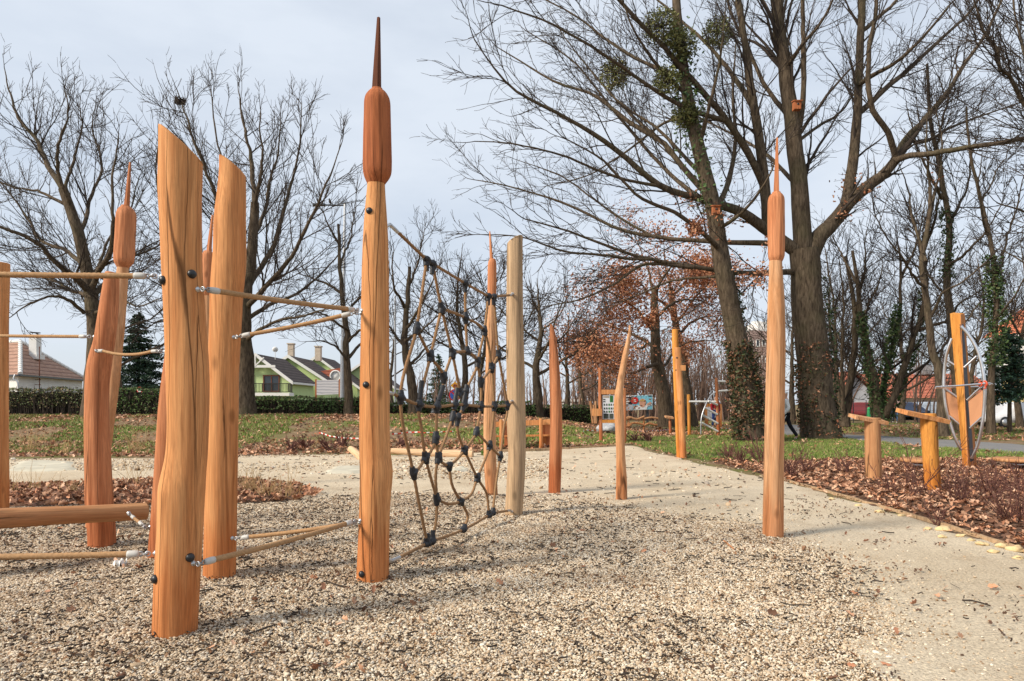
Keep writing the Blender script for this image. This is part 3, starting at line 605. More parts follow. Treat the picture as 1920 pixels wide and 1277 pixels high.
TF = post('robinia_post', 'thick front post with steep slanted top, nearest to the camera',
    [(236, 302, 378), (300, 302, 378), (340, 300.5, 377.5), (370, 301, 376), (400, 303, 376), (500, 306, 376), (600, 310, 383), (700, 313, 388.5), (780, 316, 388.5), (830, 315.5, 387), (865, 312, 385.5), (890, 305, 383), (915, 299.5, 382), (945, 298.5, 380), (1000, 298, 377.5), (1100, 293, 372), (1200, 289.5, 367)], 3.76, M_OR, 1,
    [(319, 530), (370, 518), (307, 1078), (368, 1040)], cut=((310, 247), (379, 305), -.2))
TG = post('robinia_post', 'thick orange post with slanted top standing right behind the front post',
    [(286, 413, 459), (320, 413.5, 460), (370, 409, 460.5), (385, 406.5, 460.5), (405, 404.5, 460), (430, 403, 460), (470, 403, 461), (500, 400, 460.5), (550, 396, 455), (600, 395, 452), (700, 391, 446), (800, 388, 445), (900, 386.5, 443.5), (1000, 385, 442), (1090, 383, 440)], 5.0, M_OR, 2, cut=((415, 296), (461, 330), -.2))
TD = post('robinia_post', 'leaning reddish post behind the horizontal beam at the left',
    [(510, 198, 222), (530, 195, 222), (560, 190, 221), (600, 184, 219), (640, 178, 214), (665, 170, 210), (690, 165, 207), (720, 163, 203.5), (760, 162.5, 203), (800, 162, 204), (860, 163, 207), (940, 164, 211), (1000, 168, 215), (1033, 169, 216)], 6.05, M_RD, 3, cut=((198, 512), (222, 514), -.1))
TE = post('robinia_post', 'narrow reddish leaning post half hidden behind the thick front post',
    [(560, 318, 350), (653, 313, 350), (759, 300, 343), (918, 289, 331), (1051, 278.5, 319), (1055, 278, 318)], 5.6, M_RD, 4)
TA = post('robinia_post', 'post cut off by the left edge of the photo',
    [(494, -18, 15), (520, -19, 14.5), (600, -20, 13), (700, -21, 13), (800, -21, 12), (900, -20, 13.5), (958, -20, 14)], 8.3, M_OR, 5)
TN = post('robinia_post', 'pale greyish post holding the far side of the rope net',
    [(440, 951, 980), (500, 950, 980), (600, 949, 981), (700, 949.5, 984), (800, 950.5, 986), (850, 953, 986), (900, 950, 984), (971, 946, 979)], 7.8, M_GR, 6, cut=((950, 458), (980, 443), -.15))
T1 = post('robinia_post', 'reddish pointed post with curved tip on the right of the pale net post',
    [(610, 1031, 1036), (618, 1030.5, 1040), (640, 1030, 1044), (670, 1029.5, 1047.5), (700, 1030, 1050), (750, 1031, 1053), (800, 1031.5, 1054.5), (840, 1030.5, 1054), (880, 1029, 1052.5), (927, 1028, 1051)], 9.85, M_RD, 7, [], dome=.01)
T2 = post('robinia_post', 'crooked pale post with bent pointed tip standing alone on the sand',
    [(612, 1179, 1183), (622, 1178, 1183), (640, 1174, 1182), (660, 1168, 1178.5), (700, 1160, 1172), (722, 1156, 1169), (745, 1151.5, 1168.5), (770, 1150.5, 1169.5), (800, 1153.5, 1171), (850, 1155.5, 1172), (900, 1155.5, 1175.5), (938, 1154.5, 1176)], 9.2, M_PL, 8, dome=.01)
TC = bulrush('tallest bulrush post with dark spike in the centre, nearest of its kind',
    [(341, 689, 721), (365, 687, 722), (400, 683.5, 724.5), (450, 680.5, 727.5), (500, 678.5, 728.5), (600, 676.5, 729), (700, 675, 729.5), (800, 674, 730), (850, 674.5, 732), (872, 675, 736), (890, 675.5, 737), (915, 675.5, 734.5), (950, 674.5, 731.5), (1000, 672.5, 730), (1095, 668, 729)],
    [(169, 696, 718), (174, 689, 725), (182, 684.5, 730), (192, 682.5, 732), (215, 682, 732.5), (260, 680.5, 733.5), (300, 680, 734.5), (322, 680.5, 734), (332, 683, 731), (344, 688.5, 722)],
    (710, 33, 698, 714, 171), 4.92, M_OR, M_HD, 11, [(696, 400), (691, 722), (684, 1070)], dark=True)
TR = bulrush('bulrush post standing alone at the gravel edge on the right',
    [(490, 1443, 1466), (520, 1442.5, 1467.5), (560, 1440, 1470), (640, 1438.5, 1471.5), (700, 1437, 1471), (800, 1435, 1470), (900, 1433, 1469), (1010, 1430.5, 1468)],
    [(362, 1448, 1464), (367, 1442.5, 1469.5), (376, 1440.5, 1471), (420, 1440.5, 1471.5), (460, 1441, 1471.5), (482, 1441.5, 1471), (488, 1443.5, 1468), (494, 1446, 1465)],
    (1457.5, 258, 1450, 1462, 364), 6.58, M_PL, M_RD, 12)
TL = bulrush('leaning bulrush post behind the reddish post at the left',
    [(500, 221.5, 241), (560, 215, 238), (620, 210, 233.5), (660, 207, 229), (720, 203, 223), (780, 195, 214.5), (855, 182, 205), (930, 171, 198), (998, 160, 192)],
    [(387, 227, 243), (392, 222, 250), (402, 219, 254), (450, 217, 252.5), (480, 215.5, 251.5), (492, 216, 250), (504, 222, 240)],
    (243.5, 304, 232, 241.5, 390), 6.9, M_PL, M_RD, 13)
TM = bulrush('slim bulrush post seen through the far part of the rope net',
    [(553, 915, 929), (600, 912.5, 929.5), (680, 910.5, 930), (720, 909.5, 929.5), (800, 906, 929.5), (870, 907, 931), (932, 911.5, 933.5)],
    [(487, 917.5, 929), (490, 915.5, 930.5), (500, 914.5, 931), (540, 914, 931), (555, 914.5, 930.5), (560, 916, 929)],
    (918.3, 434, 918.5, 925, 488), 9.5, M_PL, M_RD, 14)
TK = bulrush('far bulrush post half hidden in the gap behind the two thick posts',
    [(552, 383, 396), (600, 383, 397), (700, 384, 399), (800, 385, 401), (915, 386, 402)],
    [(472, 382, 397), (476, 379.5, 400), (490, 378.5, 400.5), (535, 379, 400), (548, 380, 398.5), (556, 383.5, 396)],
    (398.5, 403, 387, 395.5, 473), 10.5, M_PL, M_RD, 15)
# twin post -------------------------------------------------------------
a_ = Trunk([(618, 1260, 1271), (640, 1260, 1272), (750, 1264, 1275), (849, 1268.5, 1280)], 16.5, 21); b_ = Trunk([(652, 1264.5, 1276), (700, 1267, 1279), (760, 1271, 1283), (858, 1275, 1287.5)], 16.3, 22)
t = thing('twin_post', 'pair of tall orange poles notched together at the edge of the lawn', 'post', b_.base())
a_.mesh(k=24).build('pole', M_YL, t); b_.mesh(k=24).build('pole', M_OR, t)
p, n = b_.surf(1277, 690); box(MB(), p+Vector((.03, .04, 0)), (.13, .12, .13)).build('peg', M_OR, t, smooth=False)
bolt(t, b_, 1268, 671, 1.6); bolt(t, b_, 1267, 694, 1.4)
# horizontal beam ---------------------------------------------------------
def zlog(name, m, A, B, r0, r1, seed, parent=None, k=26, bow=.0):
    """round log modelled upright, then laid from A to B so that the grain follows it"""
    A = Vector(A); B = Vector(B); Ln = (B-A).length; n = max(14, int(Ln/.08)); mb = MB(); zs = np.linspace(0, Ln, n); th = np.arange(k)*2*np.pi/k; V = np.zeros((n, k, 3))
    for i, z in enumerate(zs):
        cx, cy = [.012*mnoise.noise(Vector((z*.8, seed*3.1, q)))+bow*math.sin(z/Ln*math.pi)*(q == 1) for q in (1, 5)]; r = r0+(r1-r0)*z/Ln
        for j, a in enumerate(th): rr = r*(1+.07*mnoise.noise(Vector((math.cos(a), math.sin(a)+seed*2, z*1.2)))); V[i, j] = (cx+rr*math.cos(a), cy+rr*math.sin(a), z)
    mb.add(V.reshape(-1, 3), [(i*k+j, i*k+(j+1) % k, (i+1)*k+(j+1) % k, (i+1)*k+j) for i in range(n-1) for j in range(k)])
    for q, sg in ((V[0], -1), (V[-1], 1)):
        c = q.mean(0); e = c+(q-c)*.9; e[:, 2] += sg*.012; f = [(j, (j+1) % k, k+(j+1) % k, k+j) for j in range(k)]+[tuple(range(k, 2*k))]; mb.add(np.concatenate([q, e]), f if sg > 0 else [w[::-1] for w in f])
    o = mb.build(name, m); o.rotation_mode = 'QUATERNION'; o.rotation_quaternion = (B-A).to_track_quat('Z', 'Y')
    if parent is not None: o.parent = parent; o.location = A-ORG[parent.name]
    else: o.location = A
    ORG[o.name] = A.copy(); return o
A, B = W(-260, 983, 4.62), W(272, 958.5, 5.9); t = thing('balance_beam', 'horizontal round wooden beam at hip height at the left edge', 'beam', Vector((A.x, A.y, 0)))
zlog('log', M_LOG, A, B, .078, .073, 3, t)
c_ = W(226, 966, 5.78)+Vector((.02, -.073, 0)); mb = MB(); lathe(mb, c_, [(.016, 0), (.017, .006), (.012, .012), (.001, .014)], 14, axis=(0.2, -1, 0)); mb.build('bolt', M_BLK, t)
Pbeam = W(250, 960, 5.76)+Vector((.0, -.07, 0)); eyebolt(t, Pbeam, (0.5, -1, 0), .03, .014)
sp_ = Trunk([(940, -330, -290), (1150, -332, -288)], 4.62, 33)
mb = MB(); lathe(mb, (A.x, A.y, -.1), [(.09, 0), (.088, .3), (.085, .49)], 24); tag(mb.build('robinia_post', M_RD), 'short stump post carrying the outer end of the horizontal beam', 'post', WOODG)
# ================================================================= ROPES
def rope_mesh(mb, pts, r, pitch=.075, strands=3, seg=.012, k=12):
    P = spline(pts, max(6, int(sum((Vector(b)-Vector(a)).length for a, b in zip(pts, pts[1:]))/seg))); n = len(P)
    T = np.gradient(P, axis=0); T /= np.linalg.norm(T, axis=1, keepdims=True); e = np.array([0, 0, 1.]) if abs(np.mean(T[:, 2])) < .75 else np.array([1., .2, 0])
    U = np.cross(T, e); U /= np.linalg.norm(U, axis=1, keepdims=True); Vv = np.cross(T, U); s = np.concatenate([[0], np.cumsum(np.linalg.norm(np.diff(P, axis=0), axis=1))])
    th = np.arange(k)*2*np.pi/k; rad = r*(.78+.30*np.abs(np.cos(strands/2*(th[None]-2*np.pi*s[:, None]/pitch))))
    V = P[:, None]+rad[:, :, None]*(np.cos(th)[None, :, None]*U[:, None]+np.sin(th)[None, :, None]*Vv[:, None])
    i = np.arange(n-1)[:, None]*k; a = np.arange(k)[None]; a2 = (a+1) % k
    mb.add(V.reshape(-1, 3), np.stack([i+a, i+a2, i+k+a2, i+k+a], -1).reshape(-1, 4)); mb.add(V[0], [tuple(range(k))[::-1]]); mb.add(V[-1], [tuple(range(k))])
    return P
ROPEG = 'twisted ropes strung between the posts'
def chain(mb, a, b):
    d = b-a; L_ = d.length; d.normalize(); side = d.cross(Vector((0, 0, 1))).normalized(); up = side.cross(d)
    n = max(1, round(L_/.028))
    for i in range(n): torus(mb, a+d*L_*(i+.5)/n, L_/n*.5, .0045, side if i % 2 else up, 12, 6)
def rope(label, A, B, r=.0135, sag=.01, endA=None, endB=None, fer=.062):
    """A, B hang points; endA/endB: post trunk to carry an eye there (or None when the rope leaves the picture)"""
    A = Vector(A); B = Vector(B); d = (B-A).normalized(); t = thing('rope', label, 'rope', (A+B)/2, ROPEG); q = []
    for P, e, sg in ((A, endA, 1), (B, endB, -1)):
        if e is None: q.append(P); continue
        dd = d*sg; f0 = P+dd*.042; f1 = P+dd*(.042+fer); mb = MB()
        lathe(mb, f0, [(r*.75, 0), (r*1.12, .008), (r*1.2, fer*.4), (r*1.2, fer*.8), (r*1.08, fer)], 16, axis=dd); mb.build('ferrule', M_FER if e != 'zinc' else M_ZINC, t)
        mb = MB(); chain(mb, P, f0+dd*.006); mb.build('shackle', M_CHAIN, t); q.append(f1-dd*.01)
    m = (q[0]+q[1])/2-Vector((0, 0, sag)); mb = MB(); rope_mesh(mb, [q[0], q[0]*.5+m*.5-Vector((0, 0, sag*.25)), m, q[1]*.5+m*.5-Vector((0, 0, sag*.25)), q[1]], r); mb.build('cord', M_ROPE, t); return t
def eye(tr, px, py, px2=None, ln=.035):
    """an eye bolt on the post's outline at this photo point, returns the ring point"""
    p, n = tr.surf(px, py); eyebolt(tr.root, p, n, ln); return p+n*ln
e1 = eye(TF, 303.5, 521); rope('upper rope from the front post leaving the photo at the left', W(-330, 507, 3.55), e1, .0155, .006, None, TF)
e2 = eye(TF, 296, 1034); rope('low rope near the ground left of the front post', W(-330, 1046, 3.5), e2, .0165, .006, None, TF)
e3 = eye(TD, 176, 632); rope('thin rope from the leaning reddish post to the left photo edge', W(-160, 627, 6.6), e3, .0145, .004, None, TD)
e4 = eye(TD, 195, 660); e5 = eye(TE, 316, 660); rope('short sagging rope between leaning reddish post and front post', e4, e5, .0125, .03, TD, TE)
e6 = eye(TF, 378, 545); e7 = eye(TC, 681, 584); rope('upper rope from the front post to the tallest bulrush post', e6, e7, .0155, .006, TF, TC)
e8 = eye(TG, 445, 634); e9 = eye(TC, 679, 588); rope('rope rising from the second thick post to the tallest bulrush post', e8, e9, .0150, .007, TG, TC)
e10 = eye(TF, 371, 1052); e11 = eye(TC, 679, 973); rope('low rope rising from the front post to the tallest bulrush post', e10, e11, .0162, .008, TF, TC)
e12 = eye(TG, 440.5, 1007); e13 = eye(TC, 678, 977); rope('low rope from the second thick post to the tallest bulrush post', e12, e13, .0150, .006, TG, TC)
e14 = eye(TE, 288, 985); rope('short rope from the end of the horizontal beam towards the narrow post', Pbeam+Vector((.02, -.03, 0)), e14, .0125, .0, TE, TE, .05)
# ================================================================= ROPE NET
Pa, _ = TC.axis(700); Pb, _ = TN.axis(700); Pa = Vector((Pa.x, Pa.y, 0)); Pb = Vector((Pb.x, Pb.y, 0))
def net(px, py):
    m = (px-960)/FPX; dx, dy = Pb.x-Pa.x, Pb.y-Pa.y; t_ = (m*Pa.y-Pa.x)/(dx-m*dy); d = Pa.y+t_*dy; return W(px, py, d)
nt_ = thing('rope_net', 'climbing net of brown ropes with black clamps between bulrush and pale post', 'climbing net', Vector(((Pa.x+Pb.x)/2, (Pa.y+Pb.y)/2, 0)))
N = dict(T0=(731, 421), T1=(800, 487), T2=(811, 494), T3=(872, 531), T4=(916, 555), T5=(926, 556), TE=(961, 553),
  n1=(781, 616), n2=(828, 578), n3=(873, 596), n4=(908, 621), n5=(807, 668), n6=(848, 662), n7=(876, 660), n8=(896, 680), n9=(935, 665), n10=(922, 689), n11=(832, 708), n12=(902, 716),
  m0=(733, 736), m1=(751, 745), m2=(786, 759), m3=(819, 763), m4=(853, 759), m5=(871, 759), m6=(902, 762), m7=(927, 762), m8=(951, 760), m9=(963, 752),
  c1=(863, 737), c2=(873, 733), c3=(849, 782), c4=(858, 783),
  l1=(775, 887), l2=(798, 858), l3=(817, 821), l4=(822, 859), l5=(842, 872), l6=(871, 844), l7=(893, 810), l8=(918, 836), l9=(938, 856), l10=(895, 896), l11=(819, 936), l12=(864, 940),
  b0=(735, 1052), b1=(801, 1019), b2=(810, 1015), b3=(869, 993), b4=(917, 966), b5=(924, 962), b6=(957, 957))
ED = [['T0', 'T1', 'T2', 'T3', 'T4', 'T5', 'TE'], ['m0', 'm1', 'm2', 'm3', 'm4', 'm5', 'm6', 'm7', 'm8', 'm9'], ['b0', 'b1', 'b2', 'b3', 'b4', 'b5', 'b6'],
  ['T1', 'n1', 'm1', 'l1', 'b1'], ['T2', 'n2', 'n6', 'c1'], ['n1', 'n5', 'n11', 'm3'], ['n2', 'n5', 'm2', (790, 800), 'l2', 'l11'], ['n2', 'n3', 'n4', 'n10', 'm7'], ['T3', 'n3', 'n7'], ['T4', 'n4', 'n8', 'n12', 'm6'], ['T5', 'n9', 'm8', (945, 800), 'l9', (931, 900), 'b5'],
  ['n9', 'n10', 'n12'], ['n6', 'n7', 'n8', 'c2'], ['n6', 'n11'], ['l1', (787, 876), 'l2', (808, 846), 'l3', 'm3'], ['c3', (838, 815), 'l4', (817, 895), 'l11', (818, 975), 'b2'], ['l3', 'l4'], ['l4', (830, 868), 'l5', (858, 860), 'l6', (883, 828), 'l7', 'm6'], ['c4', (859, 812), 'l6', 'l10', (912, 925), 'b4'], ['l7', 'l8', 'l9'],
  ['m7', 'l8', 'l10', (884, 926), 'l12', (842, 945), 'l11'], ['l5', (848, 910), 'l12', (877, 968), 'b3'], ['c1', 'm4', 'c3'], ['c2', 'm5', 'c4']]
gp = lambda q: net(*(N[q] if isinstance(q, str) else q)); DIRS = {}
for e in ED:
    mb = MB(); pts = [gp(q) for q in e]; P = rope_mesh(mb, pts, .0132, .06, 3, .014, 9); mb.build('strand', M_NETR, nt_)
    for i, q in enumerate(e):
        if isinstance(q, str):
            j = int(np.argmin(np.linalg.norm(P-np.array(pts[i]), axis=1)))
            for jj in (j-3, j+3):
                if 0 <= jj < len(P): DIRS.setdefault(q, []).append(Vector(P[jj])-pts[i])
for q, ds in DIRS.items():
    if q in ('T0', 'TE', 'm0', 'm9', 'b0', 'b6'): continue
    p = gp(q); mb = MB()
    for dv in ds:
        if dv.length < .004: continue
        dv = dv.normalized(); tube(mb, [p, p+dv*.022, p+dv*.056], [.031, .027, .021], 8)
    lathe(mb, p-Vector((0, .028, 0)), [(.012, 0), (.024, .005), (.032, .015), (.032, .038), (.023, .051), (.011, .056)], 10, axis=(0.15, 1, 0)); mb.build('clamp', M_BLKR, nt_)
for a, b in (((791, 714), (787, 748)), ((831, 724), (822, 752)), ((857, 728), (850, 768)), ((875, 722), (866, 772)), ((849, 783), (846, 797)), ((858, 783), (857, 799)), ((801, 484), (800, 508)), ((811, 494), (810, 514)), ((872, 531), (872, 548)), ((916, 555), (915, 572)), ((925, 556), (926, 572)), ((802, 1000), (801, 1024)), ((812, 994), (810, 1020))):
    mb = MB(); tube(mb, [net(*a), net(*b)], [.021, .021], 10); mb.build('sleeve', M_BLKR, nt_)
for q, tr in (('T0', TC), ('m0', TC), ('b0', TC), ('TE', TN), ('m9', TN), ('b6', TN)):
    p = gp(q); c, r = tr.axis(N[q][1]); n = Vector((p.x-c.x, p.y-c.y, 0)).normalized(); s_ = c+n*(r-.004); eyebolt(tr.root, s_, n, .03, .013)
    mb = MB(); tube(mb, [s_+n*.02, p, p*.8+gp({'T0': 'T1', 'm0': 'm1', 'b0': 'b1', 'TE': 'T5', 'm9': 'm8', 'b6': 'b5'}[q])*.2], [.012, .0145, .0145], 8); mb.build('ferrule', M_ZINC, nt_)
# ================================================================= RIGHT-HAND EQUIPMENT
def lectern(label, rows, board, d, m, mbd, seed):
    tr = Trunk(rows, d, seed); t = thing('lectern_post', label, 'lectern', tr.base(), 'lectern posts with tilted wooden boards'); tr.mesh(k=28).build('post', m, t)
    (xa, ya), (xb, yb), dep, th = board; A_ = W(xa, ya, d-dep*.45); B_ = W(xb, yb, d-dep*.45); v = Vector((0, dep, dep*.16)); u = (B_-A_); nrm = u.cross(v).normalized()*th
    mb = MB(); P = [A_, B_, B_+v, A_+v]; mb.add([tuple(q) for q in P]+[tuple(q-nrm) for q in P], [(0, 1, 2, 3), (7, 6, 5, 4), (0, 4, 5, 1), (1, 5, 6, 2), (2, 6, 7, 3), (3, 7, 4, 0)]); mb.build('board', mbd, t, smooth=False); return tr
lectern('shorter lectern post with tilted board at the left of the pair', [(784, 1622, 1650), (810, 1622.5, 1650), (860, 1623, 1651), (906, 1624.5, 1653)], ((1606, 780), (1667, 791), .26, .055), 11.2, M_LOG, M_PL, 41)
lectern('taller orange lectern post with tilted board beside the leaf sculpture', [(776, 1727, 1753), (800, 1727, 1756), (850, 1731, 1758), (926, 1737, 1765)], ((1703, 771), (1783, 788), .30, .06), 9.9, M_YL, M_OR, 42)
# leaf sculpture
D = 13.4; z5 = lambda x, y: (1730+x/3.757, 560+y/3.757)
def P5(x, y, dd=0.0): a, b = z5(x, y); return W(a, b, D+dd)
t = thing('leaf_sculpture', 'tall wooden post with leaf shaped steel tube frame and tan panels', 'sculpture', W(1818, 880, D))
mb = MB()   # squared post: seen on its left face and its front-right face
tl, tm, tr_ = P5(192, 105), P5(262, 112, -.14), P5(291, 104, -.05); bl, bm_, br_ = P5(285, 1205), P5(318, 1215, -.14), P5(380, 1205, -.05)
tb = tl+(tr_-tm); bb = bl+(br_-bm_)
tr2 = P5(287, 100, .04); 
V = [tuple(q) for q in (tl, tm, tr_, tb, bl, bm_, br_, bb)]; V = [(x, y, z) for x, y, z in V]
mb.add(V, [(0, 1, 2, 3), (4, 7, 6, 5), (0, 4, 5, 1), (1, 5, 6, 2), (2, 6, 7, 3), (3, 7, 4, 0)]); mb.build('post', M_YL, t, smooth=False)
mb = MB(); slab(mb, [P5(264, 180, -.15), P5(289, 180, -.13), P5(362, 1140, -.13), P5(338, 1148, -.15)], .012); mb.build('steel_channel', M_DKST, t, smooth=False)
mb = MB(); slab(mb, [P5(262, 112, -.145), P5(291, 104, -.045), P5(320, 480, -.045), P5(340, 700, -.045), P5(380, 1205, -.045), P5(318, 1215, -.145)], -.012); mb.build('back_strip', M_OR, t, smooth=False)
def arc(name, pts, r=.030): mb = MB(); tube(mb, [P5(*q) for q in pts], r, 10, 40); mb.build(name, M_STEEL, t)
arc('tube_frame', [(268, 195, -.16), (320, 250, -.22), (380, 350, -.3), (415, 460, -.35), (432, 560, -.38), (437, 660, -.38), (432, 770, -.36), (420, 880, -.34), (396, 1000, -.28), (368, 1080, -.22), (345, 1125, -.16)])
arc('tube_frame', [(205, 280, .0), (175, 360, .05), (158, 450, .1), (150, 540, .12), (148, 620, .12), (154, 700, .12), (166, 780, .11), (190, 870, .1), (222, 965, .06), (255, 1035, .03), (285, 1075, 0)])
for a, b in (((292, 485, -.16), (380, 405, -.3)), ((165, 430, .1), (236, 475, 0)), ((312, 715, -.16), (412, 622, -.36)), ((150, 630, .12), (260, 706, 0)), ((332, 912, -.16), (428, 825, -.35)), ((182, 822, .11), (272, 895, 0))): mb = MB(); tube(mb, [P5(*a), P5(*b)], .023, 8); mb.build('brace', M_STEEL, t)
M_PANEL = plain('tan_panel', (.50, .24, .12), .6, var=.06, scale=4)
mb = MB(); slab(mb, [P5(322, 722, -.17), P5(434, 635, -.37), P5(430, 812, -.36), P5(334, 905, -.17)], .015); mb.build('panel', M_PANEL, t, smooth=False)
mb = MB(); slab(mb, [P5(158, 650, .12), P5(262, 712, .01), P5(276, 890, .01), P5(182, 818, .11)], .015); mb.build('panel', M_PANEL, t, smooth=False)
mb = MB(); tube(mb, [P5(90, 623, -.2), P5(300, 610, -.3), P5(440, 598, -.42)], .018, 8); tube(mb, [P5(440, 598, -.42), P5(470, 596, -.36), P5(492, 604, -.3), P5(470, 608, -.25)], .014, 8, 12); mb.build('cross_bar', M_STEEL, t)
mb = MB(); tube(mb, [P5(90, 628, -.2), P5(240, 628, .1), P5(420, 618, .05)], .014, 8); mb.build('cross_bar', M_STEEL, t)
M_TAPE = mat('barrier_tape', .5)[0]
_t = M_TAPE.node_tree; _b = _t.nodes['Principled BSDF']; _w = nd(_t, 'ShaderNodeTexWave', {'Vector': ocoord(_t, (1, 1, 1)), 'Scale': 1.6}); setc(_t, _b, ramp(_t, _w.outputs['Fac'], [(.5, (.62, .06, .035)), (.52, (.78, .74, .70))], 'CONSTANT'))
M_REDT = plain('red_tape', (.62, .09, .04), .5)
mb = MB(); torus(mb, P5(437, 600, -.4), .05, .018, (1, .2, .1), 12, 5); torus(mb, P5(405, 604, -.38), .035, .014, (1, .3, .1), 12, 5); tube(mb, [P5(440, 605, -.43), P5(446, 640, -.42), P5(430, 635, -.42)], .012, 5); tag(mb.build('barrier_tape', M_REDT), 'scrap of red and white barrier tape knotted round the leaf sculpture frame', 'tape')
def seat(label, px0, px1, py, d):
    a, b = W(px0, py, d), W(px1, py, d); c = (a+b)/2; r = (b.x-a.x)/2; t = thing('low_seat', label, 'seat', Vector((c.x, c.y, float(tz(c.x, c.y)))), 'low round seats on steel feet')
    lathe(MB(), (c.x, c.y, c.z-.05), [(r*.97, 0), (r, .01), (r, .045), (r*.96, .06), (r*.5, .062)], 32).build('seat', M_LOG, t)
    lathe(MB(), (c.x, c.y, -.05), [(.10, 0), (.10, .06+c.z*.2), (.085, .07+c.z*.2), (.085, c.z*.55), (.13, c.z*.6), (.13, c.z-.02), (.1, c.z-.002)], 20).build('foot', M_STEEL, t)
seat('low round wooden seat on steel foot left of the taller lectern post', 1692, 1760, 861, 12.9); seat('low round wooden seat on steel foot cut by the right photo edge', 1868, 1952, 860, 13.0)
# ================================================================= FAR EQUIPMENT
# rail bench at the far rim
t = thing('rail_bench', 'orange wooden rail bench with posts at the far rim of the sand', 'bench', G(975, 843)); d0 = G(975, 843).y
def wl(mb, pa, pb, w, h, d=None, dy=0): bar(mb, W(pa[0], pa[1], (d or d0)+dy), W(pb[0], pb[1], (d or d0)+dy), w, h)
for x0_, top in ((939.5, 787), (1014, 785)):
    tr = Trunk([(top, x0_-3.3, x0_+3.3), (844, x0_-3, x0_+3.4)], d0, x0_); tr.mesh(k=18, step=.05).build('leg', M_OR, t)
mb = MB(); wl(mb, (922, 796), (1034, 791), .12, .14, dy=.16); mb.build('seat_rail', M_OR, t, smooth=False)
mb = MB(); wl(mb, (925, 818), (1034, 816), .09, .05, dy=.2); mb.build('lower_rail', M_OR, t, smooth=False)
for x_ in (949, 957, 1021, 1028):
    mb = MB(); box(mb, W(x_, 830, d0+.55)-Vector((0, 0, .0)), (.10, .12, .45)); mb.build('leg', M_RD if x_ in (949, 1028) else M_OR, t, smooth=False)
for x_, y_ in ((953, 806), (1024, 806)):
    mb = MB(); box(mb, W(x_, y_, d0+.42), (.28, .3, .32)); mb.build('block', M_RD, t, smooth=False)
# lying log and stub
dL = G(800, 856).y
tag(zlog('lying_log', M_BONE, W(735, 846, dL), W(886, 852.5, dL-.3), .075, .105, 5), 'pale peeled log lying on the sand seen behind the rope net', 'log')
tag(zlog('lying_log', M_BONE, W(657, 842, dL-.5), W(682, 862, dL-1.2), .075, .09, 6), 'short pale log stub tilted on sand at the left of the tallest bulrush post', 'log')
# info board
bI = G(1125, 828); dI = bI.y; t = thing('info_board', 'wooden information board with rows of small pictures behind the crooked post', 'board', bI)
Trunk([(690, 1122, 1127), (740, 1121.7, 1128.5), (829, 1123.5, 1130.5)], dI, 51).mesh(k=20, step=.06).build('post', M_RD, t)
Trunk([(728, 1167.5, 1174), (829, 1168, 1174.5)], dI, 52).mesh(k=20, step=.06).build('post', M_RD, t)
mb = MB(); wl(mb, (1127, 735), (1171, 735), .10, .14, dI); mb.build('top_rail', M_OR, t, smooth=False)
mb = MB(); wl(mb, (1127, 790), (1171, 790), .10, .10, dI); mb.build('bottom_rail', M_YL, t, smooth=False)
mb = MB(); slab(mb, [W(1130, 786, dI-.02), W(1168.5, 786, dI-.02), W(1168.5, 741, dI-.02), W(1130, 741, dI-.02)], -.03); brd = mb.build('panel', plain('board_print', (.62, .63, .66), .4, var=.04), t, smooth=False)
M_PIC = plain('print_dark', (.05, .06, .05), .5, var=.5, scale=9); M_PICG = plain('print_green', (.03, .14, .035), .5, var=.3, scale=9); M_PICB = plain('print_tan', (.35, .29, .22), .5)
mb = MB(); r_ = random.Random(3)
def cell(x0_, x1_, y0_, y1_, mi=0): slab(mb, [W(x0_, y1_, dI-.024), W(x1_, y1_, dI-.024), W(x1_, y0_, dI-.024), W(x0_, y0_, dI-.024)], .004, mi)
for row, yy in ((0, 757), (1, 764), (2, 770)):
    for cix in range(8): cell(1132+cix*4.4, 1132+cix*4.4+r_.uniform(2.0, 3.1), yy, yy+3.6, 0 if r_.random() > .2 else 1)
for x0_, x1_ in ((1131.5, 1141), (1142.5, 1150), (1152, 1160), (1161, 1167)): cell(x0_, x1_, 775.6, 785, 0)
cell(1143.5, 1149.5, 742, 754, 1); cell(1131, 1142, 742.5, 745.5, 2); cell(1131, 1135, 748, 750, 0); cell(1131, 1135, 752, 754, 0)
mb.build('pictures', [M_PIC, M_PICG, M_PICB], t, smooth=False)
mb = MB(); box(mb, W(1119.5, 773, dI+.05), (.26, .34, .22)); mb.build('letter_box', M_OR, t, smooth=False)
M_GRS = plain('grey_stone', (.36, .37, .38), .8, var=.4, scale=8, bump=.3)
p = G(1142, 812); tag(rock((p.x, p.y, p.z+.1), .3, 5, M_GRS, .8).build('boulder', M_GRS), 'grey boulder under the information board', 'stone')
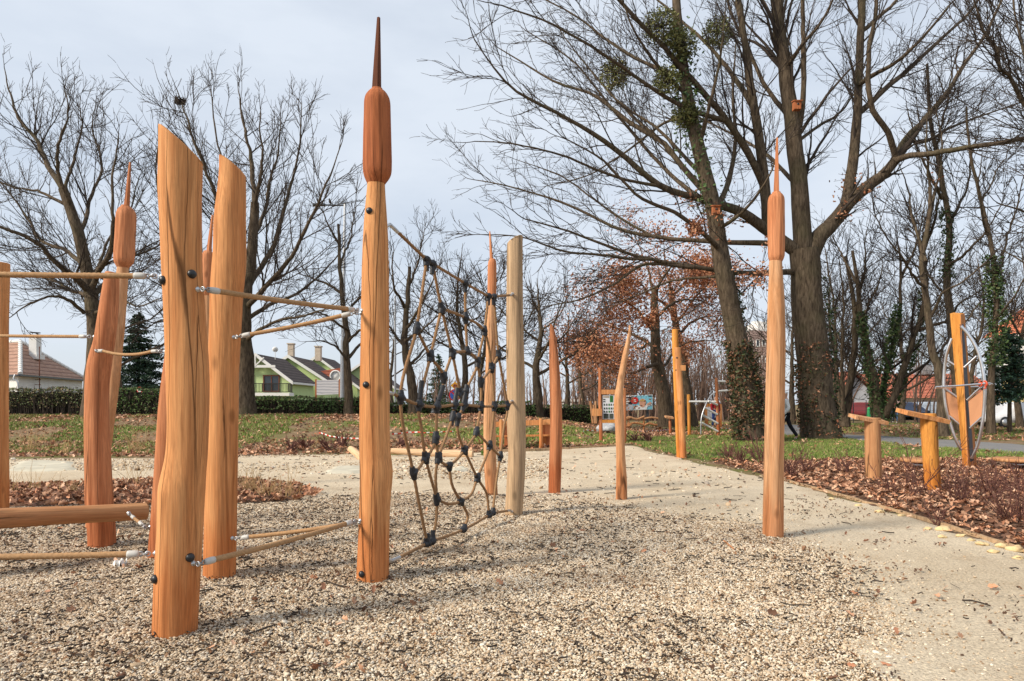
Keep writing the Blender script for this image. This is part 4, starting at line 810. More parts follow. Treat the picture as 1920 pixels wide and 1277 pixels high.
# climber with silver bars
dc = G(1352, 818).y; t = thing('climbing_ladder', 'slanted ladder with white rungs and orange poles beside the ivy covered tree', 'climbing frame', G(1347, 817))
Trunk([(709, 1341, 1346), (760, 1342, 1347.5), (818, 1344, 1350.5)], dc, 61).mesh(k=18, step=.08).build('pole', M_RD, t)
Trunk([(740, 1288, 1294), (818, 1289.5, 1295.5)], dc+.2, 62).mesh(k=18, step=.08).build('pole', M_YL, t)
Trunk([(709, 1402, 1408), (818, 1402, 1408)], dc+.3, 63).mesh(k=18, step=.08).build('pole', M_RD, t)
for a, b in (((1345, 715), (1404, 716)), ((1345, 733.5), (1404, 729)), ((1292, 753), (1344, 753))): mb = MB(); tube(mb, [W(*a, dc), W(*b, dc)], .038, 8); mb.build('bar', M_WHITE, t)
mb = MB(); tube(mb, [W(1314, 814, dc-.3), W(1315, 785, dc-.3), W(1322, 762, dc-.2), W(1332, 743, dc), W(1343, 734, dc)], .028, 8, 24); mb.build('side_rail', M_ZINC, t)
for a, b in (((1328, 752), (1345, 759)), ((1322, 764.5), (1345, 777)), ((1316.5, 778), (1346, 794)), ((1313.5, 791.5), (1346, 809))): mb = MB(); tube(mb, [W(*a, dc-.2), W(*b, dc-.05)], .042, 8); mb.build('rung', M_WHITE, t)
lectern('distant small lectern post left of the yellow poles', [(783, 1253.5, 1258.5), (816, 1254.5, 1259.5)], ((1249, 781), (1264, 783), .3, .07), G(1256, 815).y, M_RD, M_PL, 64)
# second info board + fence + stacked poles
dB = G(1345, 801).y; t = thing('info_board', 'far white information board framed by orange posts behind the ladder', 'board', G(1332, 801))
for x_ in (1324.5, 1350): mb = MB(); bar(mb, W(x_, 758, dB), W(x_, 802, dB), .16, .16); mb.build('post', M_OR, t, smooth=False)
mb = MB(); wl(mb, (1323, 760), (1351, 760), .12, .18, dB); mb.build('top_rail', M_YL, t, smooth=False)
mb = MB(); slab(mb, [W(1326, 783, dB-.05), W(1348.5, 783, dB-.05), W(1348.5, 763, dB-.05), W(1326, 763, dB-.05)], .04); mb.build('panel', plain('board_print_far', (.55, .58, .62), .5, var=.25, scale=3), t, smooth=False)
dW = 33.0; t = thing('branch_fence', 'rustic fence of two wavy pale branches beyond the crooked post', 'fence', onG(1205, dW)); cre = random.Random(4)
for pts in ([(1170, 787), (1180, 782), (1194, 786), (1208, 781)], [(1208, 785), (1222, 783), (1236, 785), (1243, 783)], [(1180, 795), (1192, 793), (1207, 796)], [(1207, 798), (1218, 794), (1230, 797), (1244, 795)], [(1167, 796), (1177, 799), (1184, 796)], [(1160, 783), (1172, 786), (1182, 783)]): mb = MB(); tube(mb, [W(*q, dW) for q in pts], .05, 8, 16); mb.build('rail', M_PL, t)
for x_, y0_ in ((1178, 783), (1207, 781), (1237, 782)): mb = MB(); tube(mb, [W(x_, y0_, dW+.08), W(x_+.5, 803, dW+.08), W(x_+.5, 812, dW+.08)], .055, 8); mb.build('post', M_PL, t)
for i, (a, b, lab) in enumerate((((1107, 752), (1112, 788), 'thin pale pole leaning left in the far pole group'), ((1113, 759), (1115.5, 788), 'short thin pale pole in the middle of the far pole group'), ((1117, 752), (1118, 788), 'upright thin pale pole at the right of the far pole group'))):
    mb = MB(); tube(mb, [W(*a, 30), W(b[0], b[1]+6, 30)], [.05, .06], 8); tag(mb.build('thin_pole', M_PL), lab, 'pole', 'thin pale poles beyond the info board')
# lying barrier tape on the bank
for i, (px, lab) in enumerate((([(598, 814), (625, 822), (650, 825), (676, 826)], 'red and white barrier tape trailing over leaves left of the tall bulrush post'), ([(735, 817), (770, 813), (800, 814), (850, 812)], 'red and white barrier tape trailing over the bank behind the net'), ([(1092, 815), (1100, 810), (1140, 811), (1200, 811), (1260, 808)], 'red and white barrier tape lying behind the information board'), ([(1345, 802), (1360, 806), (1385, 803), (1400, 799)], 'red and white barrier tape sagging right of the ladder'))):
    P = spline([G(*q)+Vector((0, 0, .03)) for q in px], 60); P[:, 2] += .05*(fbm(np.arange(60)*.35, np.zeros(60)+i, i)-.3); mb = MB(); o_ = np.array([0, 0, .028]); V = np.stack([P-o_*.6, P+o_, P+o_+np.array([0, .01, 0]), P-o_*.6+np.array([0, .01, 0])], 1).reshape(-1, 3)
    mb.add(V, [(q*4+j, q*4+(j+1) % 4, q*4+4+(j+1) % 4, q*4+4+j) for q in range(59) for j in range(4)]); tag(mb.build('barrier_tape', M_TAPE), lab, 'tape')
# ================================================================= TREES
def nrm(a): return a/(np.linalg.norm(a, axis=-1, keepdims=True)+1e-9)
def sprout(P, Rr, q, dens, t0, ang, angv, lf, lmin, lmax, ratio, rmin, m, wig, up, taper=.8, bias=None, tend=1.0):
    B, n, _ = P.shape; pl = np.linalg.norm(np.diff(P, axis=1), axis=2).sum(1)
    cnt = np.maximum(1, q.poisson(dens*pl*(tend-t0))); idx = np.repeat(np.arange(B), cnt); N_ = len(idx)
    t = t0+(tend-t0)*q.random(N_); fi = t*(n-1); i0 = np.minimum(fi.astype(int), n-2); w = (fi-i0)[:, None]
    p = P[idx, i0]*(1-w)+P[idx, i0+1]*w; T0 = nrm(P[idx, i0+1]-P[idx, i0]); pr = Rr[idx, i0]*(1-w[:, 0])+Rr[idx, i0+1]*w[:, 0]
    N0 = q.normal(size=(N_, 3)); 
    if bias is not None: N0 += np.array(bias)
    N0 = nrm(N0-(N0*T0).sum(1, keepdims=True)*T0); a = (ang+angv*q.normal(size=N_))[:, None]
    d = T0*np.cos(a)+N0*np.sin(a); Ls = np.clip(lf*pl[idx]*(1.2-.8*t)*q.uniform(.55, 1.25, N_), lmin, lmax)
    r0 = np.minimum(np.maximum(pr*ratio*q.uniform(.6, 1.1, N_), rmin), np.maximum(pr*.9, rmin)); out = np.zeros((N_, m, 3)); out[:, 0] = p
    for j in range(1, m):
        d = nrm(d+wig*q.normal(size=(N_, 3))+np.array([0, 0, up])); out[:, j] = out[:, j-1]+d*(Ls/(m-1))[:, None]
    s = np.linspace(0, 1, m)[None]; rr = np.maximum(r0[:, None]*(1-taper*s), rmin*.7)
    return out, rr
def add_tubes(mb, P, Rr, k, col=None):
    V, F = tubes(P, Rr, k); mb.add(V, F)
def tip_ext(P, Rr, q, L_, m, wig, up):
    """carry every branch on past its end as a thinner shoot"""
    d = nrm(P[:, -1]-P[:, -2]); out = np.zeros((len(P), m, 3)); out[:, 0] = P[:, -1]; Ls = L_*q.uniform(.6, 1.2, len(P))
    for j in range(1, m): d = nrm(d+wig*q.normal(size=d.shape)+np.array([0, 0, up])); out[:, j] = out[:, j-1]+d*(Ls/(m-1))[:, None]
    return out, Rr[:, -1:]*(1-.75*np.linspace(0, 1, m)[None])
def tree(name, label, base, limbs, seed, levels, mt=None, mw=None, group=None, k0=10, flare=1.35, jit=.12, thin=.8):
    """limbs: list of (points, r0, r1) in world space; the first one is the trunk"""
    q = np.random.default_rng(seed); mt = mt or M_BARK; mw = mw or M_TWIG; t = thing(name, label, 'tree', base, group)
    n = 22; P = []; Rr = []; lim = thin
    for i, (pts, r0, r1) in enumerate(limbs):
        p = spline(pts, n); s = np.linspace(0, 1, n); ln = np.linalg.norm(p[-1]-p[0])
        j = np.stack([np.convolve(q.normal(0, 1, n+4), np.ones(5)/5, 'valid') for _ in range(3)], 1)*jit*min(1, ln*.2)*np.sin(s*np.pi)[:, None]**.5; p = p+j
        r = (r0*(1-s)+r1*s)*(1 if i == 0 else lim)
        if i == 0: r = r*(1+(flare-1)*np.exp(-s*n*.55))
        P.append(p); Rr.append(r)
    P = np.array(P); Rr = np.array(Rr); mb = MB(); V, F = tubes(P, Rr, k0); 
    V += (np.stack([fbm(V[:, 2]*3, V[:, 0]*5, 1), fbm(V[:, 2]*3+9, V[:, 1]*5, 2), 0*V[:, 0]], 1)-np.array([.5, .5, 0]))*.05*min(1, Rr.max()*2); mb.add(V, F); mb.build('trunk', mt, t)
    mb = MB(); cur = (P[1:], Rr[1:]) if len(P) > 1 else (P, Rr); cur = (cur[0], cur[1]); ends = []
    for li, lv in enumerate(levels):
        lv = dict(lv); k = lv.pop('k'); ext = lv.pop('ext', 0)
        if li == 0 and len(P) > 1 and lv.pop('trunk', False): cur = (P, Rr)
        lv.pop('trunk', None)
        C = sprout(cur[0], cur[1], q, **lv); add_tubes(mb, C[0], C[1], k)
        if ext: E = tip_ext(cur[0], cur[1], q, ext, C[0].shape[1], lv['wig'], lv['up']); add_tubes(mb, E[0], E[1], k); C = (np.concatenate([C[0], E[0]]), np.concatenate([C[1], E[1]]))
        ends.append(C); cur = C
    print('TREE', label[:40], [len(e[0]) for e in ends]); mb.build('crown', mw, t); t['_'] = 0; del t['_']; return t, ends
def PX(pts, d): return [W(p[0], p[1], d+(p[2] if len(p) > 2 else 0)) for p in pts]
def auto_limbs(base, h, r, seed, fork=.35, nl=7, spread=.55, lean=(0, 0), rise=.35):
    """trunk with ascending limbs for a tree grown free"""
    q = np.random.default_rng(seed); b = np.array(tuple(base)); top = b+np.array([lean[0]*h, lean[1]*h, h*.86]); tr = [b-np.array([0, 0, .1]), b+(top-b)*.3+q.normal(0, .015*h, 3)*[1, 1, 0], b+(top-b)*.65+q.normal(0, .02*h, 3)*[1, 1, 0], top]
    out = [(tr, r, r*.05)]; sp = spline(tr, 30)
    for i in range(nl):
        f = fork+(.8-fork)*(i+q.uniform(0, .6))/nl; p = sp[int(f*29)]; a = i*2.4+q.uniform(-.5, .5); L_ = h*(1-f)*spread*q.uniform(.8, 1.25)+h*.12
        e = np.array([math.cos(a), math.sin(a)*.9, 0])*L_; out.append(([p, p+e*.45+np.array([0, 0, L_*rise*.8]), p+e*.85+np.array([0, 0, L_*(rise*2.2)])], r*(1-f)*.62, r*.05))
    return out
LIME = [dict(dens=2.4, t0=.12, ang=.62, angv=.18, lf=.42, lmin=.9, lmax=3.6, ratio=.42, rmin=.016, m=8, wig=.09, up=.06, k=5, ext=.6), dict(dens=2.9, t0=.08, ang=.58, angv=.2, lf=.5, lmin=.6, lmax=1.9, ratio=.55, rmin=.0105, m=7, wig=.10, up=.05, k=3, ext=.7), dict(dens=3.3, t0=.08, ang=.55, angv=.22, lf=.5, lmin=.35, lmax=1.0, ratio=.6, rmin=.0085, m=5, wig=.12, up=.04, k=3)]
LIGHT = [dict(dens=2.3, t0=.12, ang=.62, angv=.2, lf=.42, lmin=.8, lmax=3.0, ratio=.45, rmin=.018, m=6, wig=.11, up=.07, k=4, ext=1.1), dict(dens=2.9, t0=.1, ang=.6, angv=.2, lf=.5, lmin=.6, lmax=1.7, ratio=.6, rmin=.013, m=5, wig=.12, up=.05, k=3, ext=.7), dict(dens=3.2, t0=.08, ang=.58, angv=.22, lf=.5, lmin=.4, lmax=1.0, ratio=.6, rmin=.010, m=4, wig=.13, up=.04, k=3)]
LG = 'bare park trees along the hedge'
# --- row of limes on the bank ------------------------------------------------
d = 27.0; b = onG(171, d)
TL1 = [(PX([(172, 788), (173, 700), (176, 620), (175, 560), (167, 540), (148, 438), (118, 354), (82, 290)], d)[:], .36, .12)]
TL1[0] = (PX([(172, 788), (174, 690), (176, 600), (172, 548), (160, 500), (146, 430), (118, 354)], d), .34, .17)
for pts, r0, r1 in (([(118, 354), (95, 318, .3), (62, 250, .8), (30, 206, 1.2), (8, 128, 1.5)], .15, .02), ([(140, 410), (118, 340, -.6), (112, 270, -1), (128, 200, -1.3), (122, 172, -1.4)], .12, .02), ([(165, 545), (140, 520, -.8), (106, 493, -1.5), (55, 447, -2.4), (0, 421, -3), (-50, 415, -3.4)], .17, .04), ([(158, 586), (125, 560, -1), (93, 556, -1.8), (50, 572, -2.3), (21, 594, -2.8)], .10, .02),
    ([(172, 540), (188, 505, -.6), (207, 480, -1), (216, 430, -1.5), (214, 340, -1.6), (222, 250, -1.9)], .15, .02), ([(178, 552), (205, 520, .8), (240, 490, 1.6), (285, 470, 2.1), (330, 430, 2.6)], .13, .02), ([(160, 500), (120, 470, 1), (70, 440, 1.8), (20, 360, 2.5), (-20, 330, 3)], .12, .02), ([(148, 440), (175, 380, 1), (182, 310, 1.6), (175, 230, 2.0), (180, 190, 2.1)], .11, .02), ([(130, 385), (80, 360, .5), (30, 350, .8), (-30, 330, 1)], .09, .02), ([(172, 560), (140, 545, 1.6), (90, 520, 3), (30, 510, 4)], .11, .03), ([(176, 590), (215, 560, -1.4), (260, 570, -2.4), (300, 560, -3)], .09, .02), ([(165, 530), (195, 470, 2), (240, 400, 3), (262, 330, 3.6)], .11, .02), ([(120, 358), (140, 300, .6), (155, 240, .9), (150, 190, 1)], .09, .02)): TL1.append((PX(pts, d), r0, r1))
tree('bare_tree', 'spreading bare tree behind the leaning reddish post at the far left', b, TL1, 101, LIME, group=LG)
d = 27.5; b = onG(460, d); TB = [(PX([(459, 788), (458, 700), (456, 640), (459, 590), (466, 520), (474, 440), (478, 380)], d), .38, .16)]
for pts, r0, r1 in (([(478, 380), (474, 330, .3), (462, 250, .6), (446, 160, .8)], .14, .02), ([(476, 410), (486, 340, -.5), (492, 270, -.8), (488, 205, -1)], .12, .02), ([(465, 540), (490, 500, .8), (520, 440, 1.5), (548, 350, 2), (562, 250, 2.4), (566, 195, 2.5)], .15, .02), ([(460, 580), (500, 540, -.8), (548, 480, -1.8), (590, 400, -2.4), (622, 320, -3), (640, 270, -3.2)], .15, .02), ([(459, 600), (500, 575, 1.2), (560, 545, 2.2), (620, 500, 3.2), (655, 440, 3.5)], .12, .02), ([(458, 640), (500, 612, -1), (560, 590, -2), (610, 580, -3), (640, 560, -3.3)], .10, .02),
    ([(462, 560), (440, 490, -.6), (414, 400, -1.2), (385, 310, -1.8), (356, 230, -1.9), (338, 188, -1.5), (330, 165, -1.6)], .15, .02), ([(458, 600), (420, 550, .8), (370, 500, 1.8), (320, 430, 2.6), (296, 330, 3), (300, 250, 3)], .15, .02), ([(468, 500), (446, 420, 1), (420, 320, 1.8), (400, 230, 2), (396, 165, 2.1)], .12, .02), ([(472, 450), (500, 380, 1), (520, 300, 1.6), (526, 220, 1.9)], .11, .02), ([(457, 650), (420, 620, -1), (360, 610, -2), (310, 600, -2.6), (270, 620, -3)], .11, .02), ([(457, 620), (410, 590, -1.8), (350, 560, -3), (290, 530, -4)], .10, .02)): TB.append((PX(pts, d), r0, r1))
tree('bare_tree', 'tall bare tree with fan shaped crown behind the two thick posts', b, TB, 102, LIME, group=LG)
d = 29; b = onG(655, d); TCt = [(PX([(654, 786), (655, 740), (655, 690), (653, 650), (654, 620), (645, 590), (640, 550), (637, 480), (634, 420)], d), .19, .05)]
for pts, r0, r1 in (([(653, 680), (635, 655, -.6), (610, 640, -1.2), (585, 640, -1.6)], .08, .02), ([(655, 670), (680, 640, .6), (700, 610, 1.2), (716, 590, 1.5)], .09, .02), ([(645, 590), (670, 560, -.8), (700, 520, -1.5), (712, 480, -1.8)], .08, .02), ([(640, 550), (610, 530, .6), (580, 520, 1.4), (560, 490, 1.8)], .08, .02), ([(638, 500), (655, 450, .5), (664, 400, .8), (668, 365, 1)], .07, .015), ([(636, 460), (615, 420, -.6), (600, 390, -1), (585, 380, -1.3)], .06, .015), ([(654, 620), (625, 600, -1.4), (595, 585, -2.2), (570, 560, -2.8)], .08, .02), ([(654, 640), (690, 600, -1.5), (720, 570, -2.4), (740, 540, -3)], .08, .02)): TCt.append((PX(pts, d), r0, r1))
tree('bare_tree', 'smaller bare tree beside the street lamp in front of the hedge', b, TCt, 103, LIME, group=LG)
d = 30; b = onG(776, d); TD_ = [(PX([(776, 786), (774, 750), (770, 715), (765, 690), (759, 660), (757, 620), (762, 560), (768, 500)], d), .24, .07)]
for pts, r0, r1 in (([(758, 650), (735, 620, .5), (712, 590, 1), (700, 560, 1.2)], .09, .02), ([(765, 690), (790, 660, .8), (815, 640, 1.4), (835, 630, 1.8)], .09, .02), ([(758, 620), (785, 580, -.6), (805, 540, -1.2), (822, 500, -1.6)], .10, .02), ([(760, 580), (742, 540, -1), (735, 500, -1.4), (738, 465, -1.6)], .09, .02), ([(764, 540), (780, 500, .6), (790, 460, 1), (796, 430, 1.2)], .08, .02), ([(757, 640), (785, 625, -1.5), (815, 600, -2.2), (845, 570, -3)], .09, .02)): TD_.append((PX(pts, d), r0, r1))
tree('bare_tree', 'bare tree with kinked trunk seen through the near half of the rope net', b, TD_, 104, LIME, group=LG)
for i, (px, d, h, r, lab, kw) in enumerate(((868, 33, 9.6, .19, 'dark slim bare tree seen through the far half of the rope net', dict(fork=.3, nl=9)), (1008, 32, 7.6, .25, 'stout bare tree between the pale net post and the pointed reddish post', dict(fork=.28, nl=8, spread=.7)), (1066, 40, 8.0, .17, 'slim bare tree just right of the pointed reddish post', dict(fork=.3, nl=7)), (1089, 44, 7.5, .15, 'thin bare tree left of the thin pale poles', dict(fork=.3, nl=7)), (905, 36, 8.0, .16, 'thin dark bare tree hidden behind the slim bulrush post', dict(fork=.3, nl=8)), (225, 38, 12.5, .22, 'far bare tree rising between the two big trees on the left', dict(fork=.25, nl=10)), (735, 44, 8.5, .16, 'faint bare tree right of the tallest bulrush post behind the hedge', dict(fork=.3, nl=9)))):
    b = onG(px, d); tree('bare_tree', lab, b, auto_limbs(b, h, r, 50+i, **kw), 110+i, LIGHT, group=LG)
# --- great tree on the right ---------------------------------------------------
d = 24.5; b = onG(1540, d); BT = [(PX([(1541, 832), (1536, 790), (1529, 740), (1525, 690), (1521, 640), (1515, 580), (1512, 520), (1508, 470)], d), .62, .50)]
LB = [([(1507, 478), (1503, 420), (1498, 351), (1491, 290), (1485, 228), (1468, 110), (1459, 44), (1452, -60), (1448, -200)], .36, .16), ([(1498, 240), (1505, 180, -.4), (1507, 100, -.6), (1507, 0, -.7), (1510, -150, -1)], .12, .04),
 ([(1516, 490), (1535, 448), (1555, 425), (1595, 377), (1626, 351), (1661, 324), (1682, 296)], .34, .17),
 ([(1584, 388), (1599, 307, .3), (1607, 215, .5), (1612, 110, .6), (1617, 0, .6), (1622, -140, .6)], .21, .10), ([(1680, 298), (1666, 250, -.4), (1640, 212, -.7), (1626, 162, -.9), (1630, 88, -1), (1643, 22, -1.1), (1640, -80, -1.2)], .12, .05),
 ([(1680, 300), (1696, 263, .5), (1731, 228, .8), (1775, 175, 1.2), (1810, 118, 1.6), (1845, 70, 1.8), (1878, 0, 2)], .13, .05), ([(1678, 304), (1700, 293, -.6), (1753, 286, -1.2), (1819, 277, -1.8), (1870, 268, -2.2), (1930, 257, -2.5), (2010, 250, -3)], .12, .05),
 ([(1607, 215, .5), (1632, 193, .8), (1661, 167, 1.2), (1705, 132, 1.8), (1753, 83, 2.4), (1819, 22, 3), (1850, -40, 3.4)], .12, .04), ([(1610, 160, .55), (1640, 140, -.4), (1690, 110, -2), (1740, 60, -2.6), (1780, 10, -3)], .10, .03), ([(1614, 60, .6), (1650, 30, .8), (1690, -10, 1), (1720, -60, 1.4)], .09, .03), ([(1697, 262, .5), (1740, 265, 1.4), (1790, 235, 2.4), (1850, 215, 3.4), (1920, 190, 4)], .08, .02),
 ([(1500, 475), (1470, 455), (1437, 430, -.2), (1402, 404, -.5), (1380, 393, -.6), (1345, 383, -.8)], .26, .15),
 ([(1440, 428, -.2), (1433, 351, -.3), (1419, 241, -.5), (1410, 175, -.6), (1402, 110, -.7), (1389, 44, -.8), (1375, -60, -1)], .21, .10),
 ([(1345, 383, -.8), (1311, 373, -1), (1236, 349, -1.5), (1161, 286, -2), (1110, 250, -2.4), (1060, 220, -2.8), (960, 165, -3.4), (890, 75, -4)], .14, .02), ([(1350, 385, -.8), (1331, 369, -.6), (1286, 321, -.2), (1241, 266, .3), (1180, 230, .8), (1110, 175, 1.4), (1035, 150, 2), (935, 90, 2.6)], .13, .02),
 ([(1480, 456), (1441, 457, .6), (1411, 456, 1), (1336, 454, 1.5), (1236, 446, 2), (1161, 431, 2.4), (1060, 381, 3), (960, 351, 3.4), (895, 338, 3.8)], .12, .02), ([(1492, 510), (1450, 511, -.6), (1420, 513, -1), (1336, 506, -1.5), (1221, 486, -2.3), (1136, 461, -3), (1070, 436, -3.4), (985, 411, -4)], .12, .02), ([(1300, 502, -1.8), (1211, 496, -2.2), (1161, 526, -2.6), (1085, 561, -3.4), (1020, 575, -3.8)], .07, .015),
 ([(1433, 350, -.3), (1400, 280, -.8), (1361, 225, -1.2), (1301, 155, -1.8), (1251, 95, -2.3), (1211, 55, -2.7), (1150, -10, -3.2), (1090, -70, -3.8)], .15, .04), ([(1415, 210, -.5), (1380, 150, .4), (1330, 90, 1.2), (1270, 30, 1.8), (1200, -30, 2.4)], .11, .03), ([(1360, 225, -1.2), (1290, 205, -2), (1200, 150, -3), (1110, 90, -4), (1020, 40, -4.6), (940, 10, -5)], .09, .02),
 ([(1301, 155, -1.8), (1240, 130, -1.2), (1160, 90, -.4), (1080, 30, .4), (1000, -10, 1)], .08, .02), ([(1311, 373, -1), (1250, 320, .6), (1160, 220, 1.6), (1080, 120, 2.6), (990, 60, 3.2)], .09, .02), ([(1236, 349, -1.5), (1150, 330, -2.2), (1050, 290, -3), (960, 270, -3.6), (890, 265, -4)], .06, .015), ([(1241, 266, .3), (1170, 200, 1), (1090, 110, 1.8), (1040, 40, 2.4)], .07, .015), ([(1230, 446, 2), (1150, 400, 2.6), (1050, 330, 3.4), (970, 300, 4)], .06, .015), ([(1221, 486, -2.3), (1150, 480, -2.8), (1060, 470, -3.4), (980, 445, -4), (930, 440, -4.4)], .06, .015),
 ([(1484, 225), (1440, 170, .8), (1400, 90, 1.6), (1370, 20, 2), (1350, -60, 2.4)], .10, .03), ([(1472, 130), (1500, 90, -.8), (1540, 40, -1.4), (1570, -20, -2)], .09, .03), ([(1500, 262), (1530, 240, .6), (1570, 215, 1.2), (1600, 180, 1.6), (1640, 120, 2)], .07, .02), ([(1498, 350), (1450, 300, 1.6), (1390, 260, 3), (1330, 230, 4), (1260, 190, 5)], .09, .02), ([(1462, 60), (1430, 0, .4), (1400, -60, .8)], .08, .02)]
BT += [(PX(p, d), a, c) for p, a, c in LB]
GREAT = [dict(dens=1.9, t0=.15, ang=.48, angv=.16, lf=.36, lmin=1.2, lmax=4.0, ratio=.34, rmin=.015, m=9, wig=.10, up=.02, k=5, ext=1.2), dict(dens=2.6, t0=.08, ang=.52, angv=.2, lf=.46, lmin=.7, lmax=2.0, ratio=.5, rmin=.0095, m=7, wig=.13, up=.02, k=3, ext=.9), dict(dens=3.0, t0=.08, ang=.52, angv=.24, lf=.48, lmin=.35, lmax=1.0, ratio=.6, rmin=.0085, m=5, wig=.11, up=.02, k=3)]
tGreat, eGreat = tree('great_tree', 'huge old bare tree with forked trunk on the right', b, BT, 201, GREAT, k0=16, flare=1.25, jit=.05, thin=.92)
def leafcloud(ends, t, n, size, seed, cols, cond, m=None, name='leaves', spread=.12):
    q = np.random.default_rng(seed); p = np.concatenate([e[0].reshape(-1, 3) for e in ends[1:]]); k = cond(p); p = p[k]
    p = p[q.integers(0, len(p), n)]+q.normal(0, spread, (n, 3)); mb = MB(); leaves(mb, p, size, 1.0, cols, seed, drop=None); return mb.build(name, m or M_LEAF, t, color=True)
RUST = np.array([(.36, .15, .075), (.42, .20, .11), (.30, .115, .06), (.22, .09, .05), (.46, .25, .15)])
def pxcond(x0, y0, x1, y1): return lambda p: ((p[:, 0]*FPX/p[:, 1]+960 > x0) & (p[:, 0]*FPX/p[:, 1]+960 < x1) & (HY-(p[:, 2]-CH)*FPX/p[:, 1] > y0) & (HY-(p[:, 2]-CH)*FPX/p[:, 1] < y1))
q_ = np.random.default_rng(3)
leafcloud(eGreat, tGreat, 700, .11, 5, RUST, lambda p: pxcond(1240, 330, 1760, 540)(p) & (fbm(p[:, 0]*.8, p[:, 2]*.8, 2) > .5))
# --- ivy ---------------------------------------------------------------
IVY = np.array([(.028, .055, .018), (.045, .08, .024), (.06, .10, .03), (.02, .035, .014), (.075, .09, .035)])
IVYB = np.array([(.04, .06, .02), (.10, .085, .04), (.16, .085, .045), (.03, .04, .018), (.22, .10, .055), (.06, .07, .025)])
def ivy(t, pts, rad, n, size, seed, cols, thick=.12, gapmin=.36):
    q = np.random.default_rng(seed); P = spline(pts, 60); rr = np.interp(np.linspace(0, 1, 60), np.linspace(0, 1, len(rad)), rad); u = q.random(n)*59; i = np.minimum(u.astype(int), 58); f = (u-i)[:, None]
    c = P[i]*(1-f)+P[i+1]*f; a = q.uniform(0, 6.283, n); gap = fbm(np.cos(a)*1.4+seed, u*.16+np.sin(a)*1.4, seed); r = (rr[i]+np.abs(q.normal(0, thick, n))*(.4+1.4*gap))*1.0; k = gap > gapmin
    p = (c+np.stack([np.cos(a)*r, np.sin(a)*r, q.normal(0, .03, n)], 1))[k]; mb = MB(); leaves(mb, p, size, 1.2, cols, seed, drop=None); return mb.build('ivy', M_GREEN, t, color=True)
ivy(tGreat, PX([(1541, 826), (1534, 770), (1528, 720), (1521, 640)], d), [.66, .60, .56, .52], 2600, .10, 11, np.concatenate([IVYB, IVYB, RUST[:3]]), .05, gapmin=.52)
ivy(tGreat, PX([(1545, 800, .1), (1540, 700, .2), (1536, 600, .2), (1528, 520, .2)], d), [.50, .45, .40, .38], 1300, .11, 12, IVY, .07)
# leaning ivy tree ---------------------------------------------------------
d = 22.8; b = onG(1411, d); LT = [(PX([(1411, 838), (1406, 790), (1400, 740), (1390, 680), (1377, 620), (1366, 560), (1357, 510), (1347, 440), (1336, 380), (1318, 310), (1300, 240), (1282, 140), (1270, 40), (1265, -60)], d), .40, .12)]
LT += [(PX(p, d), a, c) for p, a, c in [([(1340, 400), (1365, 340, .8), (1380, 260, 1.3), (1375, 170, 1.6), (1380, 80, 2)], .13, .03), ([(1352, 470), (1320, 440, -.8), (1270, 400, -1.6), (1200, 370, -2.4), (1130, 300, -3), (1060, 260, -3.5)], .11, .02), ([(1330, 350), (1290, 300, 1), (1230, 240, 1.8), (1150, 180, 2.6), (1090, 110, 3)], .10, .02), ([(1310, 280), (1330, 200, -.8), (1350, 110, -1.4), (1360, 20, -1.8)], .10, .02), ([(1290, 180), (1240, 130, -1), (1190, 60, -1.6), (1160, -20, -2)], .09, .02), ([(1360, 520), (1320, 520, .8), (1250, 530, 1.6), (1180, 560, 2.2), (1130, 585, 2.6)], .07, .015), ([(1345, 430), (1390, 400, -1), (1430, 350, -1.8), (1460, 290, -2.4)], .09, .02), ([(1300, 230), (1250, 230, 1.8), (1180, 280, 2.8), (1100, 330, 3.6), (1020, 350, 4.2)], .08, .015)]]
LV = [dict(v) for v in GREAT]; LV[0]['dens'] = 1.4
tLean, eLean = tree('leaning_tree', 'leaning bare tree with ivy wrapped lower trunk left of the huge tree', b, LT, 202, LV, k0=14, flare=1.2, jit=.04)
ivy(tLean, PX([(1411, 834), (1406, 790), (1400, 740), (1390, 680), (1382, 640)], d), [.48, .44, .40, .36, .30], 5200, .105, 13, IVYB, .10)
ivy(tLean, PX([(1400, 720, .1), (1385, 640, .1), (1372, 560, .1), (1362, 510, .1)], d), [.30, .30, .26, .2], 1100, .11, 14, IVY, .05)
ivy(tLean, PX([(1340, 400), (1318, 310), (1300, 240), (1282, 140), (1270, 40)], d), [.12, .16, .2, .2, .12], 1500, .13, 15, IVY*1.5, .22, gapmin=.45)
leafcloud(eLean, tLean, 900, .11, 6, RUST, lambda p: pxcond(1180, 420, 1480, 640)(p) & (fbm(p[:, 0]*.8, p[:, 2]*.8, 4) > .48))
# mistletoe -------------------------------------------------------------------
MIST = np.array([(.12, .13, .035), (.16, .165, .05), (.08, .09, .025), (.20, .19, .07)])
def mistletoe(label, px, py, rpx, d, n, seed):
    c = np.array(tuple(W(px, py, d))); r = rpx*d/FPX; q = np.random.default_rng(seed); mb = MB(); dirs = nrm(q.normal(size=(70, 3))); m = 5; P = np.zeros((70, m, 3)); P[:, 0] = c; dd = dirs.copy()
    for j in range(1, m): dd = nrm(dd+.25*q.normal(size=dd.shape)); P[:, j] = P[:, j-1]+dd*r/(m-1)*q.uniform(.7, 1.05, 70)[:, None]
    V, F = tubes(P, np.full((70, m), .009), 3); mb.add(V, F, 1, MIST[0]*.6)
    p = c+nrm(q.normal(size=(n, 3)))*(r*q.uniform(.25, 1.0, n)**.5)[:, None]; s = MB(); leaves(mb, p, .085, 1.3, MIST, seed, drop=None)
    return tag(mb.build('mistletoe', [M_GREEN, M_TWIG], color=True), label, 'mistletoe', 'mistletoe clumps in the big trees')
